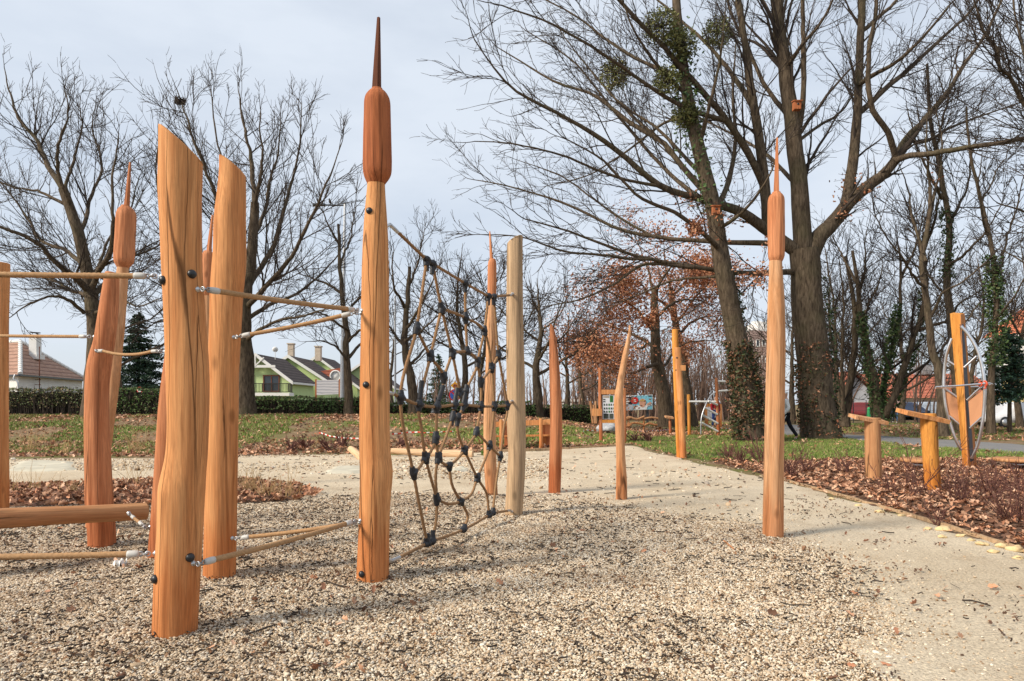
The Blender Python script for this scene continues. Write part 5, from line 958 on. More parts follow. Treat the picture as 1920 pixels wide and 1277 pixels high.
for i, (px, py, r, d_, n, lab) in enumerate(((1153, 140, 30, 22.4, 900, 'round mistletoe clump hanging alone left of the big crowns'), (1240, 50, 36, 22.0, 1300, 'topmost mistletoe clump among the branches near the photo top'), (1278, 85, 32, 22.3, 1100, 'dense mistletoe clump just right of the topmost clump'), (1345, 62, 30, 23.5, 900, 'mistletoe clump nearest to the upright left limb of the huge tree'), (1250, 150, 28, 21.8, 800, 'loose mistletoe clump under the two topmost clumps'), (1285, 215, 26, 22.6, 900, 'lowest mistletoe clump on the leaning ivy trunk'))): mistletoe(lab, px, py, r, d_, n, 60+i)
# bird boxes
def nestbox(label, px, py, d, s):
    c = W(px, py, d); t = thing('bird_box', label, 'bird box', c-Vector((0, 0, s*.6)), 'orange bird boxes nailed to trees'); mb = MB(); box(mb, c, (s, s*.9, s*1.15)); mb.build('body', M_RD, t, smooth=False)
    mb = MB(); slab(mb, [c+Vector((-s*.62, -s*.65, s*.52)), c+Vector((s*.62, -s*.65, s*.52)), c+Vector((s*.62, s*.55, s*.78)), c+Vector((-s*.62, s*.55, s*.78))], .03); mb.build('roof', M_RD, t, smooth=False)
    mb = MB(); lathe(mb, c+Vector((0, -s*.455, s*.12)), [(s*.16, 0), (s*.16, .012)], 12, axis=(0, -1, 0)); mb.build('entrance_hole', M_BLK, t)
nestbox('orange bird box on the leaning ivy tree', 1342, 395, 22.2, .22); nestbox('orange bird box high on the trunk of the huge tree', 1494, 199, 24.0, .24)
# oak with rust leaves -----------------------------------------------------------
d = 33; b = onG(1245, d); OK_ = [(PX([(1249, 800), (1246, 770), (1241, 700), (1233, 670), (1226, 638), (1226, 590), (1228, 540)], d), .36, .16)]
OK_ += [(PX(p, d), a, c) for p, a, c in [([(1236, 682), (1210, 690, -1), (1180, 698, -2), (1150, 690, -3), (1110, 670, -3.6)], .11, .02), ([(1230, 655), (1190, 630, 1), (1150, 610, 2), (1100, 600, 3), (1055, 610, 3.6)], .12, .02), ([(1227, 620), (1190, 580, -1), (1150, 550, -2), (1110, 540, -3)], .10, .02), ([(1227, 600), (1260, 570, 1), (1300, 560, 2), (1335, 575, 3)], .11, .02), ([(1228, 560), (1215, 510, .6), (1200, 470, 1), (1190, 440, 1.2)], .09, .02), ([(1228, 550), (1250, 510, -1), (1280, 480, -2), (1300, 460, -2.6)], .09, .02), ([(1238, 690), (1275, 650, 1.6), (1310, 640, 2.6), (1345, 640, 3.4)], .09, .02), ([(1230, 640), (1200, 650, 2), (1140, 650, 3), (1080, 640, 4)], .09, .02)]]
OKL = [dict(dens=1.3, t0=.2, ang=.8, angv=.2, lf=.4, lmin=.8, lmax=2.6, ratio=.5, rmin=.022, m=6, wig=.15, up=.0, k=4, ext=.9), dict(dens=1.9, t0=.1, ang=.8, angv=.2, lf=.5, lmin=.4, lmax=1.4, ratio=.6, rmin=.014, m=5, wig=.17, up=.0, k=3), dict(dens=2.2, t0=.1, ang=.7, angv=.2, lf=.5, lmin=.25, lmax=.8, ratio=.6, rmin=.011, m=4, wig=.17, up=.0, k=3)]
tO, eO = tree('rusty_oak', 'oak still holding rust brown leaves behind the crooked post', b, OK_, 203, OKL, group='oaks with rusty leaves')
leafcloud(eO, tO, 19000, .115, 7, RUST*1.05, lambda p: fbm(p[:, 0]*.9, p[:, 2]*.9, 6) > .30, spread=.45)
d = 38; b = onG(1294, d); OK2 = [(PX([(1296, 808), (1290, 740), (1282, 685), (1272, 640), (1264, 600), (1258, 540)], d), .34, .14)]
OK2 += [(PX(p, d), a, c) for p, a, c in [([(1270, 630), (1300, 600, 1), (1330, 590, 2), (1350, 600, 2.6)], .12, .02), ([(1262, 590), (1230, 560, -1), (1200, 530, -2), (1160, 520, -3)], .12, .02), ([(1260, 560), (1290, 520, 1), (1320, 500, 2)], .1, .02), ([(1259, 550), (1250, 500, -.6), (1245, 460, -1)], .1, .02), ([(1266, 610), (1300, 560, -2), (1330, 530, -3), (1350, 520, -3.6)], .1, .02)]]
tO2, eO2 = tree('rusty_oak', 'second rusty oak with dark trunk behind the pair of notched poles', b, OK2, 204, OKL, group='oaks with rusty leaves')
leafcloud(eO2, tO2, 9500, .14, 8, RUST*1.05, lambda p: fbm(p[:, 0]*.9, p[:, 2]*.9, 9) > .32, spread=.45)
# trees right of the great one ----------------------------------------------------
RG = 'bare trees on the right side of the park'
def rtree(label, d, specs, seed, base_px, lv=LIGHT, **kw):
    b = onG(base_px, d); return tree('bare_tree', label, b, [(PX(p, d), a, c) for p, a, c in specs], seed, lv, group=RG, **kw)
rtree('many stemmed bare tree just right of the huge trunk', 30, [([(1583, 800), (1588, 760), (1596, 697), (1602, 638), (1600, 590), (1592, 540), (1585, 480)], .20, .06), ([(1578, 790), (1572, 720, .4), (1566, 650, .7), (1563, 590, 1), (1555, 530, 1.3), (1548, 470, 1.6)], .14, .03), ([(1582, 790), (1580, 700, -.6), (1578, 620, -1), (1582, 560, -1.4), (1575, 500, -1.7)], .13, .03), ([(1601, 640), (1620, 590, .7), (1642, 550, 1.2), (1655, 500, 1.6)], .11, .03), ([(1600, 600), (1612, 540, -.6), (1622, 480, -1), (1626, 430, -1.2)], .10, .02), ([(1587, 770), (1600, 700, 1.4), (1625, 640, 2), (1650, 600, 2.6)], .10, .02), ([(1594, 700), (1575, 640, 1.8), (1550, 590, 2.6), (1530, 540, 3)], .09, .02)], 211, 1585)
tI, eI = rtree('three stemmed ivy covered tree behind the lectern posts', 29, [([(1655, 790), (1645, 770), (1634, 700), (1622, 640), (1612, 590), (1606, 530), (1598, 470)], .20, .06), ([(1657, 790), (1652, 740, .3), (1659, 697, .3), (1672, 640, .4), (1684, 579, .5), (1690, 520, .6), (1684, 460, .7)], .18, .05), ([(1660, 788), (1664, 770, -.3), (1684, 728, -.4), (1710, 657, -.5), (1729, 592, -.6), (1731, 530, -.6), (1728, 470, -.6), (1706, 395, -.6)], .20, .06), ([(1722, 620, -.5), (1750, 610, -1), (1781, 600, -1.5), (1800, 570, -1.8), (1830, 550, -2)], .09, .03), ([(1690, 520, .6), (1720, 450, 1), (1735, 380, 1.3)], .08, .02), ([(1606, 530), (1580, 480, .6), (1560, 440, 1)], .08, .02), ([(1728, 480), (1750, 420, -1), (1760, 350, -1.4), (1750, 300, -1.6)], .09, .02), ([(1640, 740), (1620, 690, 1), (1600, 650, 1.6), (1580, 640, 2)], .08, .02)], 212, 1656)
for i, (pts, rad, n) in enumerate((([(1655, 790), (1645, 765), (1634, 700), (1622, 640), (1612, 585)], [.17, .16, .15, .13, .07], 1900), ([(1657, 790), (1653, 740), (1659, 697), (1672, 640), (1684, 570)], [.16, .15, .14, .12, .06], 1900), ([(1660, 788), (1684, 728), (1710, 657), (1728, 592), (1731, 540)], [.18, .17, .15, .12, .06], 2000))): ivy(tI, PX(pts, 29), rad, n, .12, 30+i, IVY*1.5, .07)
rtree('dark curving bare tree behind the taller lectern post', 24, [([(1768, 818), (1767, 780), (1764, 735), (1757, 690), (1749, 657), (1742, 600), (1738, 540), (1735, 480), (1740, 410), (1744, 350)], .17, .06), ([(1757, 690), (1770, 640, .5), (1800, 610, 1), (1840, 570, 1.4), (1880, 520, 1.8)], .06, .02), ([(1742, 600), (1765, 555, -.5), (1800, 530, -1), (1850, 490, -1.5)], .07, .02), ([(1736, 490), (1718, 430, .4), (1705, 380, .8), (1690, 320, 1)], .08, .02), ([(1740, 410), (1758, 340, .6), (1765, 260, 1), (1756, 190, 1.2)], .07, .02), ([(1745, 350), (1735, 280, -.5), (1742, 200, -.8)], .06, .02), ([(1738, 540), (1700, 500, -1), (1665, 450, -1.6), (1640, 400, -2)], .07, .02)], 213, 1767)
tj, ej = rtree('slender ivy clad bare tree rising behind the leaf sculpture', 27, [([(1800, 806), (1795, 740), (1788, 660), (1781, 579), (1775, 530), (1777, 440), (1766, 373), (1750, 270), (1744, 215), (1738, 120)], .19, .05), ([(1776, 430), (1800, 380, .6), (1822, 320, 1), (1835, 240, 1.3)], .08, .02), ([(1766, 373), (1740, 330, -.6), (1720, 280, -1), (1700, 200, -1.4)], .08, .02), ([(1752, 280), (1770, 220, .6), (1790, 150, 1), (1800, 80, 1.2)], .07, .02), ([(1778, 500), (1815, 470, -1), (1850, 430, -1.6), (1880, 380, -2)], .08, .02), ([(1780, 560), (1745, 520, 1), (1715, 500, 1.6), (1690, 470, 2)], .07, .02)], 214, 1800)
ivy(tj, PX([(1776, 520), (1777, 440), (1770, 390)], 27), [.14, .14, .1], 700, .12, 40, IVY, .08)
tk, ek = rtree('thin ivy wrapped bare tree right of the leaf sculpture', 25, [([(1858, 812), (1861, 740), (1867, 680), (1869, 620), (1865, 545), (1856, 465), (1838, 375), (1820, 285), (1812, 200)], .13, .035), ([(1862, 530), (1885, 470, .6), (1905, 400, 1), (1920, 330, 1.4)], .07, .02), ([(1850, 440), (1835, 380, -.8), (1840, 300, -1.4)], .06, .02), ([(1866, 600), (1900, 560, -1), (1930, 510, -1.6)], .07, .02), ([(1840, 385), (1865, 330, .8), (1890, 280, 1.4)], .05, .02)], 215, 1858)
ivy(tk, PX([(1867, 690), (1869, 620), (1865, 545), (1858, 480)], 25), [.16, .2, .17, .1], 1900, .12, 41, IVY*1.3, .1)
rtree('bare tree outside the right photo edge whose crown hangs into view', 20, [([(2075, 830), (2070, 700), (2060, 560), (2040, 420), (2000, 280)], .28, .12), ([(2010, 310), (1950, 230, -.5), (1902, 153, -.8), (1876, 127, -1), (1867, 88, -1.1), (1842, 50, -1.2), (1823, -20, -1.3)], .11, .03), ([(2040, 420), (1990, 330, .8), (1950, 230, 1.4), (1920, 120, 1.8), (1900, 0, 2)], .10, .03), ([(2050, 500), (1990, 440, -.8), (1930, 400, -1.4), (1870, 380, -1.8)], .09, .02), ([(2055, 540), (2000, 510, .8), (1940, 500, 1.4), (1880, 470, 2)], .08, .02), ([(2020, 350), (1970, 290, 1.6), (1930, 270, 2.2), (1880, 260, 2.6)], .07, .02), ([(2000, 280), (1960, 180, -1), (1940, 80, -1.6), (1935, -20, -2)], .09, .02)], 216, 2075)
# free grown backdrop trees, right and centre
bk = [(1560, 40, 11, .18, 'slim far bare tree between the huge trunk and the many stemmed tree'), (1485, 44, 11, .2, 'far bare tree with ivy grey trunk just left of the huge trunk'), (1690, 44, 12, .2, 'far bare tree above the red roof'), (1912, 37, 12, .17, 'tall bare tree above the yellow house at the right edge'), (1830, 40, 12, .18, 'far bare tree right of the sculpture above parked cars'), (1630, 48, 11, .18, 'far bare tree left of the ivy stems above the glazed gable')]
for i, (px, d_, h, r, lab) in enumerate(bk): b = onG(px, d_); tree('bare_tree', lab, b, auto_limbs(b, h, r, 80+i, fork=.22, nl=9, spread=.6), 230+i, LIGHT, group=RG)
# far wood as one brown mass of stems ------------------------------------------------
def wood_mass(name, label, x0, x1, d0_, d1_, n, h, seed, m):
    q = np.random.default_rng(seed); d_ = q.uniform(d0_, d1_, n); px = q.uniform(x0, x1, n); x = (px-960)/FPX*d_; hh = h*q.uniform(.6, 1.1, n); P = np.zeros((n, 6, 3)); P[:, 0] = np.stack([x, d_, tz(x, d_)-.1], 1); dr = np.tile([0, 0, 1.], (n, 1))
    for j in range(1, 6): dr = nrm(dr+.09*q.normal(size=dr.shape)); P[:, j] = P[:, j-1]+dr*(hh/5)[:, None]
    Rr = np.linspace(1, .2, 6)[None]*(.06+.05*q.random((n, 1))); mb = MB(); add_tubes(mb, P, Rr, 4); A = sprout(P, Rr, q, 1.7, .12, .6, .2, .38, .8, 3, .5, .022, 5, .14, .1); add_tubes(mb, *A, 3); B_ = sprout(*A, q, 2.0, .15, .6, .2, .5, .5, 1.5, .6, .016, 4, .16, .06); add_tubes(mb, *B_, 3)
    return tag(mb.build(name, m), label, 'wood', kind='stuff')
M_FARW = plain('far_twigs', (.19, .125, .095), .95, var=.25, scale=.3)
wood_mass('far_thicket', 'brownish bare thicket beyond the far fence', 1080, 1450, 50, 66, 260, 6.4, 301, M_FARW)
wood_mass('far_thicket', 'low bare thicket behind the hedge in the middle', 770, 1090, 52, 66, 70, 4.0, 302, M_FARW)
wood_mass('far_thicket', 'bare thicket in front of the far red roofed building', 1540, 1850, 44, 58, 26, 6.0, 303, M_FARW)
# --- conifers -----------------------------------------------------------------
NEED = np.array([(.016, .036, .024), (.024, .05, .03), (.034, .066, .034), (.012, .026, .018)])
def conifer(name, label, px, d, h, rad, seed, cols, bare=.03, n=9000, droop=.25):
    b = onG(px, d); q = np.random.default_rng(seed); t = thing(name, label, 'tree', b); b = np.array(tuple(b)); mb = MB(); tube(mb, [b-np.array([0, 0, .1]), b+np.array([0, 0, h*.5]), b+np.array([0, 0, h])], [h*.022, h*.013, .01], 8); mb.build('trunk', M_BARK, t)
    nb = 190; f = bare+(1-bare)*q.random(nb)**.85; a = q.uniform(0, 6.283, nb); L_ = rad*(1-f)**.8*q.uniform(.75, 1.12, nb)+.12; s = np.linspace(0, 1, 6); P = np.zeros((nb, 6, 3))
    P[:, :, 0] = b[0]+np.cos(a)[:, None]*L_[:, None]*s; P[:, :, 1] = b[1]+np.sin(a)[:, None]*L_[:, None]*s; P[:, :, 2] = b[2]+(f*h)[:, None]+(L_[:, None]*(.05*s-droop*s**2+.12*s**4)); mb = MB(); V, F = tubes(P, np.full((nb, 6), .02)*np.linspace(1, .3, 6), 3); mb.add(V, F, 1, cols[0])
    w = L_/L_.sum(); i = q.choice(nb, n, p=w); u = q.uniform(.1, 1, n); p = np.stack([np.interp(u, s, s) for _ in range(1)], 1); c = np.zeros((n, 3)); j = np.minimum((u*5).astype(int), 4); fr = (u*5-j)[:, None]; c = P[i, j]*(1-fr)+P[i, j+1]*fr; wd = .22*L_[i]*(1-.6*u)+.05
    c += q.normal(0, 1, (n, 3))*np.stack([wd, wd, wd*.35], 1)*.6; c[:, 2] -= np.abs(q.normal(0, .06, n)); leaves(mb, c, .17, .7, cols, seed, drop=None); mb.build('crown', [M_GREEN, M_BARK], t, color=True); return t
conifer('spruce_tree', 'dark green spruce beyond the hedge at the left', 260, 44, 6.4, 2.7, 71, NEED*1.3, n=15000)
conifer('spruce_tree', 'dark evergreen with bare lower trunk beside the yellow house', 1893, 30, 4.6, 2.0, 72, NEED*1.9, bare=.30, n=3600)
conifer('spruce_tree', 'small dull spruce beyond the hedge seen through the rope net', 822, 62, 5.0, 1.5, 73, NEED*1.6, n=3500)
# --- hedges -------------------------------------------------------------------------
HEDC = 2.1*np.array([(.055, .075, .024), (.035, .05, .016), (.085, .085, .035), (.12, .085, .05), (.03, .032, .016)]); HEDG = 1.9*np.array([(.04, .08, .02), (.06, .11, .028), (.03, .055, .016), (.08, .11, .04), (.07, .055, .03)])
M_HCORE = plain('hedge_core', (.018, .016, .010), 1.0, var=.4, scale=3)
def hedge(label, px0, px1, d, ztop, th, seed, cols, dens=560, low=.0):
    a, b = onG(px0, d), onG(px1, d); Ln = b.x-a.x; q = np.random.default_rng(seed); t = thing('hedge', label, 'hedge', (a+b)/2, 'hedges along the street')
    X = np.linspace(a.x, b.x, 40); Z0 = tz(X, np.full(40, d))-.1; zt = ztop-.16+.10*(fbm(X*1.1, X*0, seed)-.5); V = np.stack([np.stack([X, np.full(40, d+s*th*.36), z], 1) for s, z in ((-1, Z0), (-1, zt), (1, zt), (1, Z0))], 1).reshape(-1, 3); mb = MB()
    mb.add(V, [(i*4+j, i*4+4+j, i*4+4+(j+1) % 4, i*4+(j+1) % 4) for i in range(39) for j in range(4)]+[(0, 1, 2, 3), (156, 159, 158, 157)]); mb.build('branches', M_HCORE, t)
    n = int(dens*Ln); x = q.uniform(a.x, b.x, n); u = q.random(n); zb = tz(x, np.full(n, d)); tp = ztop+.20*(fbm(x*1.1, x*0, seed)-.5)+.1*(fbm(x*5, x*0, 3)-.5); h_ = tp-zb; face = q.random(n) < .72
    y = np.where(face, d-th/2*(1+.15*q.normal(size=n)), d+th*q.uniform(-.5, .5, n)); z = zb+h_*np.where(face, u**.85, 1-.06*np.abs(q.normal(size=n))); k = (fbm(x*1.6, z*2.4, seed+2) > .33+.12*(z < zb+h_*.3)); mb = MB(); p = np.stack([x, y+.12*(fbm(x*2, z*2, seed)-.5), z], 1)[k]
    C = cols; leaves(mb, p, .085, 1.1, C, seed, drop=None)
    m = int(46*Ln); xs = q.uniform(a.x, b.x, m); zs = tz(xs, np.full(m, d)); P = np.zeros((m, 4, 3)); P[:, :, 0] = xs[:, None]+np.cumsum(q.normal(0, .06, (m, 4)), 1); P[:, :, 1] = (d-th*.42+q.normal(0, .06, m))[:, None]; P[:, :, 2] = zs[:, None]+(ztop-zs)[:, None]*np.linspace(0, q.uniform(.6, 1.08, m), 4).T; V, F = tubes(P, np.full((m, 4), .009), 3); mb.add(V, F, 1, (.1, .07, .05)); mb.build('foliage', [M_GREEN, M_TWIG], t, color=True)
hedge('ragged brownish hedge in front of the white walled house', -60, 176, 29.0, 1.95, 1.0, 81, HEDC, 620); hedge('trimmed green hedge below the spruce', 190, 322, 29.5, 1.93, .9, 82, HEDG, 620)
hedge('dark hedge in front of the green houses', 330, 690, 29.5, 1.60, .9, 83, HEDG*.9, 600); hedge('dark hedge seen behind the rope net', 705, 1005, 31, 1.40, .9, 84, HEDG*.9, 560); hedge('low far hedge between pointed post and thin poles', 1015, 1130, 38, 1.22, .9, 85, HEDG, 420)
# --- shrubs ------------------------------------------------------------------------
M_RTWIG = plain('red_twig', (.135, .058, .045), .8, var=.3, scale=9)
def shrub(label, px, py, hpx, seed, n=26, spread=.45, group='leafless twiggy shrubs in the planting bed', m=None, d=None):
    b = G(px, py) if d is None else onG(px, d); h = hpx*b.y/FPX; q = np.random.default_rng(seed); mm = 6; P = np.zeros((n, mm, 3)); P[:, 0] = np.array(tuple(b))+np.concatenate([q.normal(0, h*.09, (n, 2)), np.zeros((n, 1))], 1); dr = nrm(np.concatenate([q.normal(0, spread, (n, 2)), np.ones((n, 1))], 1)); L_ = h*q.uniform(.45, 1.1, n)
    for j in range(1, mm): dr = nrm(dr+.13*q.normal(size=dr.shape)); P[:, j] = P[:, j-1]+dr*(L_/(mm-1))[:, None]
    r0 = max(.0035, .0009*b.y**.9); Rr = np.linspace(1, .45, mm)[None]*np.full((n, 1), r0); mb = MB(); add_tubes(mb, P, Rr, 4); A = sprout(P, Rr, q, 5/h, .25, .6, .2, .4, .05, h*.4, .8, r0*.6, 4, .15, .08); add_tubes(mb, *A, 3); return tag(mb.build('twiggy_shrub', m or M_RTWIG), label, 'shrub', group)
for i, (px, py, h, n, sp, lab) in enumerate(((1478, 896, 70, 34, .5, 'twiggy shrub right beside the lone bulrush post at the bed corner'), (1510, 888, 48, 22, .5, 'small twiggy shrub second from the lone bulrush post'), (1590, 892, 55, 20, .5, 'twiggy shrub just left of the shorter lectern post'), (1712, 938, 150, 14, .3, 'tall sparse shrub between the two lectern posts'), (1668, 930, 60, 20, .5, 'low twiggy shrub at the foot of the shorter lectern post'), (1800, 950, 95, 34, .5, 'bushy red twigged shrub under the leaf sculpture'), (1852, 935, 80, 30, .5, 'red twigged shrub right of the leaf sculpture foot'), (1893, 985, 110, 38, .5, 'largest red twigged shrub near the right photo edge'), (1915, 930, 90, 26, .5, 'red twigged shrub cut by the right photo edge'), (1760, 985, 50, 14, .5, 'small shrub near the timber edging below the taller lectern post'), (1385, 872, 42, 30, .5, 'low dark shrub on the lawn in front of the leaning tree'), (1365, 862, 36, 26, .5, 'low dark shrub left of the leaning tree'), (1428, 868, 60, 30, .5, 'dark shrub touching the left side of the lone bulrush post'))): shrub(lab, px, py, h, 400+i, n, sp)
for i, (px, py, h, lab) in enumerate(((1190, 830, 22, 'small bare shrub behind the crooked post'), (1217, 831, 24, 'small bare shrub right of the crooked post'), (545, 846, 32, 'left small bare shrub at the foot of the bank'), (573, 842, 30, 'second small bare shrub at the foot of the bank'), (615, 846, 40, 'reddish bare shrub at the foot of the bank nearest the tall bulrush'), (642, 838, 34, 'bare shrub with pale stems beside the barrier tape'), (752, 838, 24, 'small bare shrub on the bank behind the net'))): shrub(lab, px, py, h, 430+i, 24, .5, 'small bare shrubs at the foot of the bank')
M_STRAW = plain('dry_straw', (.46, .31, .15), .85, var=.3, scale=9)
def tuft(label, px, py, hpx, seed, n=60):
    b = G(px, py); h = hpx*b.y/FPX; q = np.random.default_rng(seed); P = np.zeros((n, 5, 3)); P[:, 0] = np.array(tuple(b))+np.concatenate([q.normal(0, h*.16, (n, 2)), np.full((n, 1), .0)], 1); dr = nrm(np.concatenate([q.normal(0, .3, (n, 2)), np.ones((n, 1))], 1)); L_ = h*q.uniform(.35, 1.1, n)
    for j in range(1, 5): dr = nrm(dr+.14*q.normal(size=dr.shape)+np.array([0, 0, -.05])); P[:, j] = P[:, j-1]+dr*(L_/4)[:, None]
    mb = MB(); add_tubes(mb, P, np.linspace(.004, .002, 5)[None]*np.ones((n, 1)), 3); tag(mb.build('dry_grass_tuft', M_STRAW), label, 'grass tuft', 'dry grass tufts in the leaf strip')
for i, (px, py, h, n, lab) in enumerate(((465, 930, 60, 70, 'dense straw coloured grass tuft right of the second thick post'), (505, 936, 50, 50, 'straw grass tuft at the middle of the leaf strip end'), (540, 938, 66, 24, 'sparse tall straw grass tuft near the right end of the leaf strip'), (25, 930, 55, 18, 'thin straw grass tuft beside the post at the left photo edge'), (65, 925, 60, 16, 'straw stalks left of the leaning reddish post'), (250, 915, 70, 20, 'straw stalks right of the leaning reddish post'), (130, 930, 45, 22, 'low straw tuft just left of the leaning reddish post'))): tuft(lab, px, py, h, 460+i, n)
for i, (px, py, h, n, lab) in enumerate(((255, 848, 55, 60, 'tall dry grass tuft on the bank right of the leaning reddish post'), (60, 848, 50, 60, 'dry grass tuft on the bank at the far left'), (120, 852, 35, 40, 'low dry grass tuft on the bank left of the leaning bulrush'), (590, 838, 20, 30, 'tiny dry tuft on the bank left of the tall bulrush'))): tuft(lab, px, py, h, 480+i, n)
p = G(908, 855); mb = MB(); q_ = np.random.default_rng(2); leaves(mb, np.array(tuple(p))+np.abs(q_.normal(0, 1, (90, 3)))*np.array([.1, .1, .1])-np.array([.06, .06, 0]), .10, .8, GCOL*.9, 2, drop=None); tag(mb.build('green_weed', M_GREEN, color=True), 'small green weed at the end of the lying log', 'plant')
# ================================================================= BUILDINGS BEYOND
def tiles(name, c1, c2, sx=3.2, axis_=2):
    m, t, b = mat(name, .85, .15); v = ocoord(t)
    w = nd(t, 'ShaderNodeTexWave', {'Vector': v, 'Scale': 1.1, 'Distortion': .6, 'Detail': 2}, bands_direction='Z' if axis_ == 2 else 'X'); n = tnoise(t, v, 3, 5, .7); k = tnoise(t, v, 14, 3, .7)
    c = ramp(t, n, [(.3, c1), (.7, c2)]); c = mixc(t, .7, c, ramp(t, w.outputs['Fac'], [(.05, (.35, .33, .32)), (.3, (1, 1, 1))]), 'MULTIPLY'); c = mixc(t, .5, c, ramp(t, k, [(.3, (.6, .6, .6)), (.7, (1.25, 1.2, 1.2))]), 'MULTIPLY'); setc(t, b, c); tobump(t, b, w.outputs['Fac'], .5, .03); return m
M_TILE = tiles('roof_tile_brown', (.30, .17, .12), (.44, .28, .21)); M_TILED = tiles('roof_dark', (.07, .055, .05), (.13, .10, .09)); M_TILER = tiles('roof_tile_red', (.36, .10, .06), (.50, .19, .12)); M_TILEO = tiles('roof_tile_orange', (.50, .14, .07), (.62, .24, .13))
M_WALLW = plain('plaster_white', (.74, .73, .70), .9, var=.05, scale=1.5); M_WALLG = plain('plaster_green', (.50, .62, .29), .9, var=.06, scale=1.2); M_WALLY = plain('plaster_yellow', (.72, .58, .27), .9, var=.05, scale=1.5); M_WALLP = plain('plaster_pinkish', (.40, .29, .26), .9, var=.10, scale=.6)
M_GLASS = mat('window_glass', .08, .6)[0]; M_GLASS.node_tree.nodes['Principled BSDF'].inputs['Base Color'].default_value = (.03, .04, .05, 1)
M_DOORB = plain('brown_joinery', (.16, .055, .03), .6); M_IRON = plain('dark_iron', (.03, .025, .022), .6)
def prism(mb, pts2, y0, y1, mi=0):
    """polygon of (x, z) pushed from depth y0 to y1"""
    m = len(pts2); mb.add([(x, y0, z) for x, z in pts2]+[(x, y1, z) for x, z in pts2], [tuple(range(m))[::-1], tuple(range(m, 2*m))]+[(i, (i+1) % m, m+(i+1) % m, m+i) for i in range(m)][::1], mi); return mb
# white walled house with hip roof at the far left
d0_, d1_ = 45.0, 55.0; g_ = .8
Nn_, Rr_, Ll_ = W(38, 702, d0_), W(163, 703, d1_), W(-230, 703, 52); zE = Nn_.z; Rr_.z = Ll_.z = zE; back = Rr_+Ll_-Nn_
t = thing('white_house', 'white walled house with brown hipped tile roof at the far left', 'house', Vector((Nn_.x, Nn_.y, g_)))
def inset(p, c, k): return c+(p-c)*k
cc = (Nn_+Rr_+Ll_+back)/4; co = [inset(p, cc, .955) for p in (Ll_, Nn_, Rr_, back)]; mb = MB(); mb.add([(p.x, p.y, g_-.3) for p in co]+[(p.x, p.y, zE) for p in co], [(0, 1, 5, 4), (1, 2, 6, 5), (2, 3, 7, 6), (3, 0, 4, 7), (4, 5, 6, 7)]); mb.build('wall', M_WALLW, t, smooth=False)
rg1 = W(38, 641, 50.5); rg0 = rg1+(Ll_-Nn_)*.55; mb = MB(); E = [tuple(p) for p in (Ll_, Nn_, Rr_, back)]; lo = [tuple(p-Vector((0, 0, .12))) for p in (Ll_, Nn_, Rr_, back)]
mb.add(E+[tuple(rg0), tuple(rg1)]+lo, [(0, 1, 5, 4), (1, 2, 5), (2, 3, 4, 5), (3, 0, 4), (0, 6, 7, 1), (1, 7, 8, 2), (2, 8, 9, 3), (3, 9, 6, 0), (9, 8, 7, 6)]); rf = mb.build('roof', M_TILE, t, smooth=False)
mb = MB(); 
for a, b in ((Nn_, rg1), (Rr_, rg1), (rg1, rg0)):
    for i in range(16 if b is not rg0 else 10):
        n_ = 16 if b is not rg0 else 10; p = Vector(a).lerp(Vector(b), i/n_); e = Vector(a).lerp(Vector(b), (i+.9)/n_); tube(mb, [p+Vector((0, 0, .05)), e+Vector((0, 0, .05))], [.15, .12], 8)
mb.build('ridge_tiles', M_WALLW, rf)
c = W(66, 650, 50); mb = MB(); box(mb, (c.x, c.y, c.z-.1), (.55, .55, 1.7)); box(mb, (c.x, c.y, c.z+.8), (.68, .68, .12)); box(mb, (c.x, c.y, c.z-.75), (.85, .85, .35)); mb.build('chimney', M_WALLW, rf, smooth=False)
mb = MB(); lathe(mb, (c.x, c.y, c.z+1.0), [(.34, 0), (.34, .04), (.01, .06)], 14); tube(mb, [(c.x-.2, c.y, c.z+.8), (c.x-.2, c.y, c.z+1.02)], .02, 5); tube(mb, [(c.x+.2, c.y, c.z+.8), (c.x+.2, c.y, c.z+1.02)], .02, 5); mb.build('chimney_cap', M_IRON, rf)
mb = MB(); a = Nn_.lerp(Rr_, .05); tube(mb, [(Nn_.x-.25, Nn_.y-.12, zE), (Nn_.x-.3, Nn_.y-.2, zE-.35), (Nn_.x-.05, Nn_.y-.15, zE-.6), (Nn_.x-.05, Nn_.y-.15, g_)], .05, 8, 20); mb.build('downpipe', M_ZINC, t)
mb = MB(); bar(mb, Ll_+Vector((0, -.06, -.06)), Nn_+Vector((0, -.06, -.06)), .14, .12); bar(mb, Nn_+Vector((.06, -.06, -.06)), Rr_+Vector((.06, -.06, -.06)), .14, .12); mb.build('gutter', M_DKST, t, smooth=False)
p = W(74, 720, 47.5); mb = MB(); tube(mb, [p-Vector((0, 0, .8)), p+Vector((0, 0, 2.6))], .03, 6); tube(mb, [p+Vector((-.45, 0, -.05)), p+Vector((.1, 0, -.05))], .02, 5); tube(mb, [p+Vector((-.3, 0, .3)), p+Vector((.1, 0, .3))], .02, 5); tag(mb.build('aerial_mast', plain('rusty_iron', (.16, .06, .035), .8)), 'thin rusty mast in front of the white walled house', 'mast')
